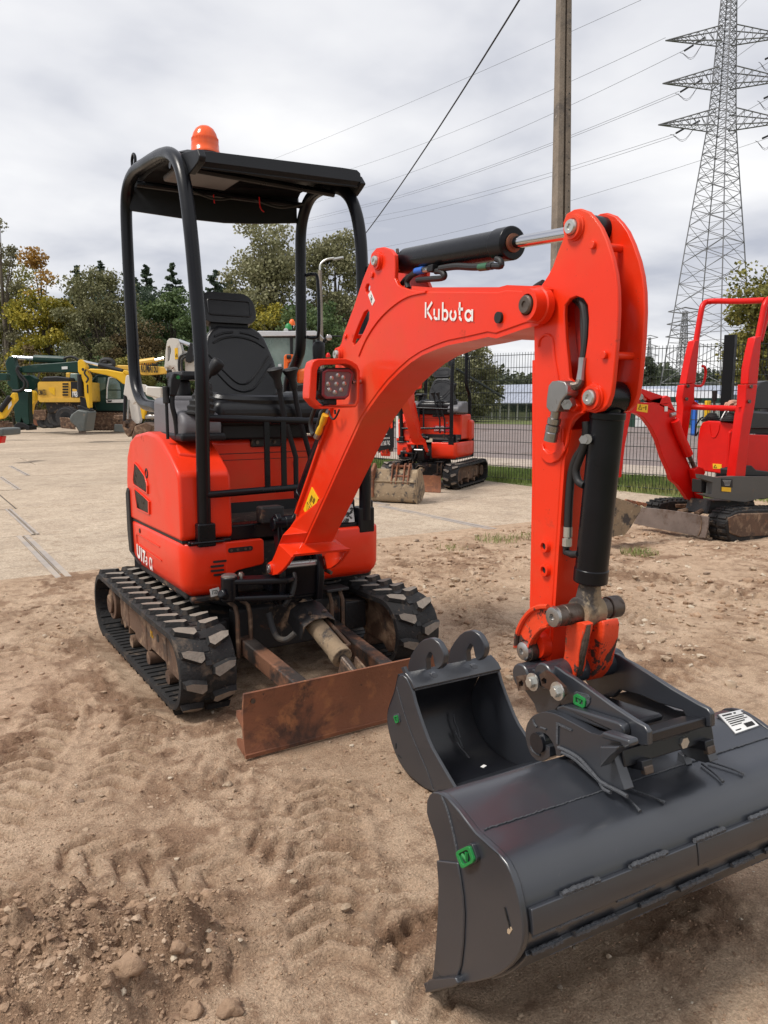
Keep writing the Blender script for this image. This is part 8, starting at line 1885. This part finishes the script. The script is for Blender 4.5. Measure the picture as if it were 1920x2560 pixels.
# near roll bar leg and bar
nr = PYr([(1290, 150), (1300, 180), (1270, 420), (1240, 620), (1215, 820), (1190, 1000)], YN)
def sqtube(name, pts, r, mat='red', smooth=4): return RM.part(name, MB().tube(pts, r, seg=12, smooth=smooth), M[mat])
topN = PY(*KR([(1345, 150)])[0], YN)
ra = sqtube('roll_bar', [PY(*KR([q])[0], YN) for q in ((1330, 210), (1300, 330), (1262, 480))][::1], .029)
fx = PY(*KR([(845, 165)])[0], YF)
sqtube('roll_bar', [PY(*KR([(1400, 140)])[0], YN+.02), PY(*KR([(1335, 150)])[0], YN), PY(*KR([(1305, 190)])[0], YN), PY(*KR([(1290, 250)])[0], YN), PY(*KR([(1245, 480)])[0], YN)], .029)
sqtube('roll_bar', [PY(*KR([(1300, 160)])[0], YN+.02), PY(*KR([(1100, 168)])[0], 1.08), PY(*KR([(880, 168)])[0], YF-.04), PY(*KR([(820, 190)])[0], YF), PY(*KR([(797, 260)])[0], YF), PY(*KR([(760, 480)])[0], YF)], .028)
platey('roll_bar_leg', [(1230, 455), (1275, 440), (1268, 560), (1245, 820), (1170, 820), (1178, 700), (1205, 560)], YN-.04, YN+.04, 'red')
platey('roll_bar_leg', [(1155, 825), (1245, 825), (1225, 980), (1180, 1230), (1145, 1590), (1145, 1715), (1085, 1720), (1068, 1700), (1068, 1540), (1100, 1280), (1130, 1060), (1148, 980)], YN-.045, YN+.045, 'red')
platey('roll_bar_leg', [(750, 480), (785, 470), (780, 560), (755, 815), (680, 820), (700, 700), (730, 560)], YF-.04, YF+.04, 'red')
platey('roll_bar_leg', [(665, 830), (750, 815), (745, 950), (725, 1000), (690, 1260), (645, 1170), (660, 1000), (650, 930)], YF-.04, YF+.04, 'red')
sqtube('cross_rail', [PY(*KR([(700, 1003)])[0], YF), PY(*KR([(850, 1008)])[0], 1.25), PY(*KR([(1165, 1018)])[0], YN)], .028)
platey('rail_gusset', [(745, 950), (790, 985), (850, 992), (745, 1000)], YF-.02, YF+.01, 'red'); platey('rail_gusset', [(1165, 975), (1130, 995), (1090, 1005), (1165, 1005)], YN-.01, YN+.01, 'red')
sqtube('grab_hook', [PY(*KR([q])[0], YF-.02) for q in ((745, 835), (800, 835), (825, 790), (835, 720), (825, 685), (808, 680))], .013)
for q in ((1190, 842), (1175, 960), (692, 838), (680, 940)): 
    y = YN-.05 if q[0] > 1000 else YF-.045; p = PY(*KR([q])[0], y); RM.part('frame_bolt', MB().cyl(p, p-VY*.015, .017, seg=10), M['dsteel'])
# front cowl
cwl = [(805, 1125), (850, 1112), (950, 1118), (1010, 1135), (1110, 1150), (1140, 1175), (1130, 1300), (1090, 1480), (1065, 1545), (990, 1535), (768, 1505), (765, 1400), (768, 1280), (785, 1170)]
xc_ = 5.32
cA = [PX(u, v, xc_) for u, v in KR([(805, 1125), (850, 1112), (950, 1118), (1060, 1135), (1080, 1160), (1060, 1530), (990, 1535), (768, 1505), (765, 1400), (768, 1280), (785, 1170)])]
cw_ = RM.part('front_cowl', MB().loops(cA, [p+VX*.14 for p in cA]), M['red'], bevel=.05, smooth=60); cw_.modifiers['bevel'].segments = 5
def PXr(q, off=0): return PX(*KR([q])[0], xc_-off)
RM.part('cowl_swage', MB().tube([PXr(q, .002) for q in ((865, 1140), (870, 1190), (880, 1235), (910, 1240), (935, 1195), (945, 1140))], .006, seg=6, smooth=4), M['red'], cw_)
q4 = [PXr(q, .003) for q in ((890, 1450), (960, 1455), (960, 1492), (892, 1490))]; RM.part('yellow_sticker', MB().loops(q4, [p+VX*.003 for p in q4]), M['yellow'], cw_)
RM.part('sticker_print', MB().tube([PXr(q, .005) for q in ((898, 1480), (910, 1460), (922, 1482), (898, 1480))], .003, seg=4), M['ink'], cw_)
platey('cowl_side', [(1100, 1150), (1135, 1165), (1130, 1320), (1080, 1500), (1010, 1545), (1020, 1400), (1030, 1200)], .93, .96, 'red', bevel=.01)
RM.part('key_switch', MB().tube([PY(*KR([q])[0], .9) for q in ((1130, 1160), (1100, 1170), (1085, 1200), (1075, 1250))], .010, smooth=4).tube([PY(*KR([q])[0], .9) for q in ((1130, 1205), (1090, 1210))], .008), M['steel'])
for q in ((1065, 1307), (1040, 1360), (1042, 1385), (1025, 1468)): p = PY(*KR([q])[0], .925); RM.part('panel_screw', MB().cyl(p, p-VY*.01, .012, seg=8), M['dsteel'])
# hood at the rear and chassis
platey('engine_hood', [(1170, 1220), (1330, 1225), (1480, 1240), (1480, 1520), (1240, 1525), (1150, 1470)], .88, 1.10, 'red', bevel=.05)
platey('deck', [(1060, 1495), (1200, 1465), (1235, 1500), (1480, 1530), (1480, 1560), (1060, 1545)], .80, .95, 'rubberb', bevel=.01)
chs = platey('chassis', [(800, 1535), (920, 1560), (1060, 1550), (1480, 1555), (1480, 1700), (1250, 1730), (1150, 1755), (1050, 1745), (880, 1720), (800, 1690), (880, 1690), (890, 1600), (805, 1570)], .72, .78, 'rgrey', bevel=.012)
for u0_, dy_ in ((1090, .20), (1280, .38), (1400, .55)): platey('chassis_block', [(u0_, 1562), (1500, 1565), (1500, 1695), (u0_, 1735)], .775, .775+dy_, 'rgrey', chs, bevel=.01)
p = [PY(*KR([q])[0], .715) for q in ((962, 1570), (1048, 1575), (1048, 1640), (962, 1632))]; dpl = RM.part('data_plate', MB().loops(p, [a+VY*.004 for a in p]), M['dplastic'])
mb = MB()
for k in range(5): mb.tube([PY(*KR([(970+4*k, 1582+10*k)])[0], .712), PY(*KR([(1035-3*k, 1584+10*k)])[0], .712)], .0022, seg=4)
RM.part('plate_print', mb, M['silver'], dpl, kind='stuff')
p = [PY(*KR([q])[0], .712) for q in ((963, 1635), (1035, 1640), (1035, 1675), (963, 1668))]; RM.part('yellow_sticker', MB().loops(p, [a+VY*.004 for a in p]), M['yellow'])
platey('swing_slot', [(800, 1575), (885, 1590), (885, 1690), (800, 1680)], .80, .9, 'rubberb')
# boom
yb2 = 1.12
bo2 = [(230, 1045), (250, 1010), (270, 985), (300, 965), (420, 970), (500, 985), (470, 990), (490, 935), (530, 913), (555, 925), (565, 965), (600, 1040), (605, 1080), (590, 1100), (610, 1150), (640, 1290), (680, 1400), (705, 1460), (740, 1530), (770, 1600), (790, 1640), (800, 1740), (700, 1735), (650, 1660), (620, 1620), (570, 1580), (545, 1500), (500, 1400), (455, 1260), (410, 1170), (350, 1090), (290, 1055)]
# near face lit, underside shown by thickness
bm1 = platey('boom', bo2, yb2-.05, yb2+.0, 'red', bevel=.005)
und = [(205, 1042), (250, 1045), (300, 1062), (370, 1120), (430, 1190), (480, 1310), (530, 1440), (580, 1560), (625, 1620), (600, 1615), (555, 1555), (515, 1420), (470, 1300), (420, 1190), (360, 1120), (290, 1075)]
platey('boom_top_bar', [(310, 855), (340, 860), (500, 915), (490, 960), (400, 960), (325, 900)], yb2-.03, yb2+.03, 'red', bevel=.012)
p = [PY(*KR([q])[0], yb2-.052) for q in ((298, 978), (380, 985), (375, 1048), (290, 1035))]; stk = RM.part('yellow_sticker', MB().loops(p, [a+VY*.003 for a in p]), M['yellow'])
RM.part('sticker_print', MB().tube([PY(*KR([q])[0], yb2-.054) for q in ((305, 1020), (318, 985), (330, 1025), (305, 1020))], .003, seg=4).tube([PY(*KR([q])[0], yb2-.054) for q in ((362, 1028), (364, 995), (358, 1005))], .0035, seg=4).tube([PY(*KR([q])[0], yb2-.054) for q in ((338, 1008), (352, 1010))], .003, seg=4), M['ink'], stk)
RM.part('boom_cylinder', MB().tube(PYr([(590, 1110), (620, 1200), (700, 1380)], 1.04), .042, seg=14), M['red']); RM.part('cylinder_rod', MB().tube(PYr([(700, 1380), (745, 1480)], 1.04), .02, seg=10), M['dsteel'])
platey('boom_bracket', [(740, 1500), (780, 1475), (820, 1490), (835, 1520), (805, 1580), (820, 1740), (800, 1742), (770, 1640)], 1.0, 1.06, 'red')
RM.part('boom_pin', MB().cyl(PY(*KR([(765, 1640)])[0], .99), PY(*KR([(765, 1640)])[0], 1.25), .022, seg=12), M['dsteel'])
RM.part('lug_bolts', MB().cyl(PY(*KR([(555, 1068)])[0], 1.06), PY(*KR([(590, 1060)])[0], 1.06), .02, seg=10), M['steel']); RM.part('white_tag', MB().box(PY(*KR([(522, 1018)])[0], 1.065), (.04, .004, .045)), M['white'])
RM.part('arm_pin', MB().cyl(PY(*KR([(318, 922)])[0], 1.04), PY(*KR([(318, 922)])[0], 1.2), .028, seg=14), M['steel'])
# arm runs down behind the black cylinder to the bucket
platey('arm', [(235, 900), (330, 890), (320, 960), (250, 1040), (200, 1300), (170, 1560), (140, 1560), (150, 1300), (190, 1020)], yb2-.04, yb2+.04, 'red')
platey('bucket', [(120, 1715), (200, 1740), (330, 1790), (320, 1830), (240, 1960), (200, 2010), (90, 2030), (70, 1980), (80, 1850)], .95, 1.1, 'muddy', bevel=.01)
for k in range(4): platey('bucket_tooth', [(200+42*k, 1742+10*k), (215+42*k, 1732+8*k), (240+42*k, 1738+8*k), (250+42*k, 1752+6*k), (235+42*k, 1775+6*k)], .98, 1.0, 'rust', bevel=.002)
# tracks and blade
def rtrack(pts, y0, y1, inner):
    t = platey('track', pts, y0, y1, 'rubber', bevel=.012); platey('track_frame', inner, y0-.012, y0+.01, 'rustf', t, bevel=.01)
    P_ = PYr(pts, y0); mb = MB(); n = len(P_)
    for i in range(n):
        a, b = P_[i], P_[(i+1) % n]; Ln = (b-a).length; d = (b-a)/Ln; m_ = max(round(Ln/.065), 1); up = d.cross(VY)
        for k in range(m_):
            q = a+d*(Ln*(k+.5)/m_)
            for yy in (.27, .75): mb.box(q+VY*(y1-y0)*(yy), (.028, (y1-y0)*.40, .035), Matrix((d, VY, up)).transposed())
    RM.part('tread_lugs', mb, M['rubber'], t, kind='stuff')
rtrack([(1005, 1960), (1000, 1910), (1025, 1860), (1080, 1825), (1200, 1812), (1480, 1808), (1480, 2055), (1250, 2065), (1080, 2080), (1030, 2060), (1012, 2010)], .60, .80, [(1020, 1880), (1100, 1845), (1480, 1835), (1480, 2010), (1100, 2030), (1030, 2000)])
rtrack([(470, 1790), (480, 1765), (560, 1745), (700, 1740), (900, 1745), (900, 1800), (560, 1820), (485, 1820)], 1.45, 1.62, [(600, 1770), (850, 1765), (850, 1795), (600, 1800)])
yr0 = [(262, 1925), (330, 1795), (520, 1815), (700, 1840), (858, 1872), (850, 1960), (832, 2038), (700, 2010), (480, 1970)]
bA = [PX(u, v, 4.72) for u, v in KR(yr0)]; RM.part('dozer_blade', MB().loops(bA, [p+VX*.02 for p in bA]), material('scratched_blade', (.20, .16, .14), .5, metal=.4, spots=[((.12, .08, .06), 6, .5, .15)], var=.2, bump=.2), bevel=.004)
RM.part('blade_fold', MB().tube([PX(*KR([q])[0], 4.715) for q in ((790, 1862), (800, 1900), (795, 1970), (775, 2020))], .004, smooth=4), M['rustf'])
RM.part('blade_arm', MB().tube([PX(*KR([(620, 1840)])[0], 4.76), PX(*KR([(800, 1790)])[0], 5.1)], .03, seg=8), M['rustf']); RM.part('blade_arm', MB().tube([PX(*KR([(760, 1850)])[0], 4.76), PX(*KR([(880, 1780)])[0], 5.1)], .025, seg=8), M['rustf'])
platey('undercarriage', [(880, 1740), (1220, 1750), (1230, 1800), (1000, 1830), (850, 1850)], .85, 1.1, 'blackw')
# seat, levers
st2 = platey('seat_back', [(1235, 870), (1270, 810), (1330, 795), (1500, 800), (1500, 1010), (1400, 1020), (1220, 1020), (1215, 930)], .98, 1.1, 'vinyl', bevel=.05)
platey('seat_cushion', [(1120, 1050), (1200, 1030), (1500, 1050), (1500, 1170), (1140, 1175), (1100, 1110)], .9, 1.0, 'vinyl', bevel=.04)
platey('seat_base', [(1150, 1170), (1500, 1170), (1500, 1215), (1190, 1215)], .95, 1.05, 'rubberb')
for u_, y_l in ((880, 1.3), (1035, 1.0)):
    p0 = PY(*KR([(u_, 1120)])[0], y_l); p1 = PY(*KR([(u_+8, 1050)])[0], y_l); RM.part('lever_boot', bellows(p0, p1, .10, .035, 5), M['rubberb'], smooth=50)
p = [PY(*KR([q])[0], 1.3) for q in ((898, 1050), (902, 960), (905, 880))]; RM.part('lever', MB().tube(p, [.008, .009, .02], seg=10), M['dsteel']); q = PY(*KR([(905, 955)])[0], 1.3); RM.part('lever_grip', MB().cyl(q, PY(*KR([(906, 872)])[0], 1.3), .022, .028, seg=14), M['rubberb'], bevel=.006)
RM.part('lever', MB().tube([PY(*KR([q])[0], 1.15) for q in ((950, 1110), (1000, 1020))], .008).tube([PY(*KR([q])[0], 1.15) for q in ((975, 1110), (1020, 1030))], .008), M['steel'])
RM.part('side_cable', MB().tube([PY(*KR([q])[0], 1.4) for q in ((810, 1085), (790, 1100), (760, 1150), (755, 1230), (775, 1200))], .008, smooth=5), M['rubberb'])
# ------------------------------------------------------------------ person reaching over the rail (hand, sleeve and shoulder behind the machine)
def skin_body(name, verts, edges, radii, mat, parent):
    me = bpy.data.meshes.new(name); me.from_pydata(verts, edges, []); o = bpy.data.objects.new(name, me); col.objects.link(o)
    sk = o.modifiers.new('skin', 'SKIN'); sk.use_smooth_shade = True
    for i, r in enumerate(radii): me.skin_vertices[0].data[i].radius = (r, r)
    me.skin_vertices[0].data[0].use_root = True
    sb2 = o.modifiers.new('sub', 'SUBSURF'); sb2.levels = 2; sb2.render_levels = 2
    bpy.context.view_layer.update(); dg = bpy.context.evaluated_depsgraph_get(); me2 = bpy.data.meshes.new_from_object(o.evaluated_get(dg)); bpy.data.objects.remove(o)
    me2.materials.clear(); me2.materials.append(mat); me2.polygons.foreach_set('use_smooth', [True]*len(me2.polygons))
    q = bpy.data.objects.new(name, me2); col.objects.link(q); q.parent = parent; return q
msk = material('skin', (.52, .27, .19), .5, var=.05); mcloth = material('black_sleeve', (.012, .013, .018), .8, var=.1)
PE = thing('person', 'person in a black sleeve resting one hand on the red cross rail', 'person', (0, 0, 0))
hy = 1.12
wr = PY(*KR([(1085, 968)])[0], hy); el = PY(*KR([(1160, 960)])[0], hy+.12); sh_ = Vector((el.x+.60, el.y+.0, el.z+.02)); kn_ = PY(*KR([(1020, 972)])[0], hy-.02)
skin_body('forearm_and_hand', [tuple(el), tuple(el.lerp(wr, .5)), tuple(wr), tuple(wr.lerp(kn_, .5)), tuple(kn_)], [(0, 1), (1, 2), (2, 3), (3, 4)], [.045, .036, .026, .034, .028], msk, PE)
ft_ = [(985, 990), (980, 1000), (990, 1008), (1000, 1014)]
for k, (u, v) in enumerate(ft_):
    b0_ = kn_+Vector((0, .03-.02*k, 0)); t0_ = PY(u, v, hy+.03-.02*k) if False else PY(*KR([(u, v)])[0], hy+.03-.02*k); m0_ = b0_.lerp(t0_, .5)+VZ*.012
    skin_body('finger', [tuple(b0_+(wr-kn_)*.2), tuple(b0_), tuple(m0_), tuple(t0_), tuple(t0_-VZ*.012)], [(0, 1), (1, 2), (2, 3), (3, 4)], [.012, .0095, .009, .0085, .006], msk, PE)
th0 = wr.lerp(kn_, .45)+Vector((0, -.03, -.01)); th1 = PY(*KR([(1000, 1035)])[0], hy-.05)
skin_body('thumb', [tuple(th0+VY*.02), tuple(th0), tuple(th0.lerp(th1, .55)+Vector((0, -.006, 0))), tuple(th1)], [(0, 1), (1, 2), (2, 3)], [.014, .012, .0105, .008], msk, PE)
hip = Vector((el.x+.82, el.y+.2, .85)); ch = Vector((el.x+.74, el.y+.16, 1.1)); nk = Vector((sh_.x+.05, sh_.y+.05, sh_.z+.10))
sh2v = sh_+Vector((.22, .26, .0)); el2 = sh2v+Vector((.05, .05, -.28))
kneL, ftL = hip+Vector((.1, -.02, -.42)), Vector((hip.x+.12, hip.y-.02, .06)); kneR, ftR = hip+Vector((.02, .25, -.42)), Vector((hip.x+.05, hip.y+.25, .06))
sleeve_start = el.lerp(wr, .42)
skin_body('clothed_body', [tuple(hip), tuple(ch), tuple(sh_*.5+sh2v*.5), tuple(sh_), tuple(el+Vector((.04, .02, .0))), tuple(sleeve_start), tuple(sh2v), tuple(el2), tuple(kneL), tuple(ftL), tuple(kneR), tuple(ftR)], [(0, 1), (1, 2), (2, 3), (3, 4), (4, 5), (2, 6), (6, 7), (0, 8), (8, 9), (0, 10), (10, 11)], [.15, .15, .12, .075, .055, .043, .075, .05, .08, .055, .08, .055], mcloth, PE)
hd_ = (sh_*.5+sh2v*.5)+Vector((.22, .06, .20)); bmh = bmesh.new(); bmesh.ops.create_uvsphere(bmh, u_segments=24, v_segments=16, radius=.1)
for v in bmh.verts: v.co.z *= 1.22; v.co.x += -.02*(1 if v.co.x < -.05 and abs(v.co.y) < .025 and abs(v.co.z) < .03 else 0)
mh = bpy.data.meshes.new('head'); bmh.to_mesh(mh); bmh.free(); mh.materials.append(msk); mh.polygons.foreach_set('use_smooth', [True]*len(mh.polygons)); ho = bpy.data.objects.new('head', mh); col.objects.link(ho); ho.location = hd_; ho.parent = PE
obj('hair', MB().lathe((hd_.x+.015, hd_.y, hd_.z+.0), VZ, [(.104, 0), (.108, .04), (.095, .09), (.05, .125), (.01, .132)], 24), material('dark_hair', (.02, .015, .012), .7), PE, smooth=60)
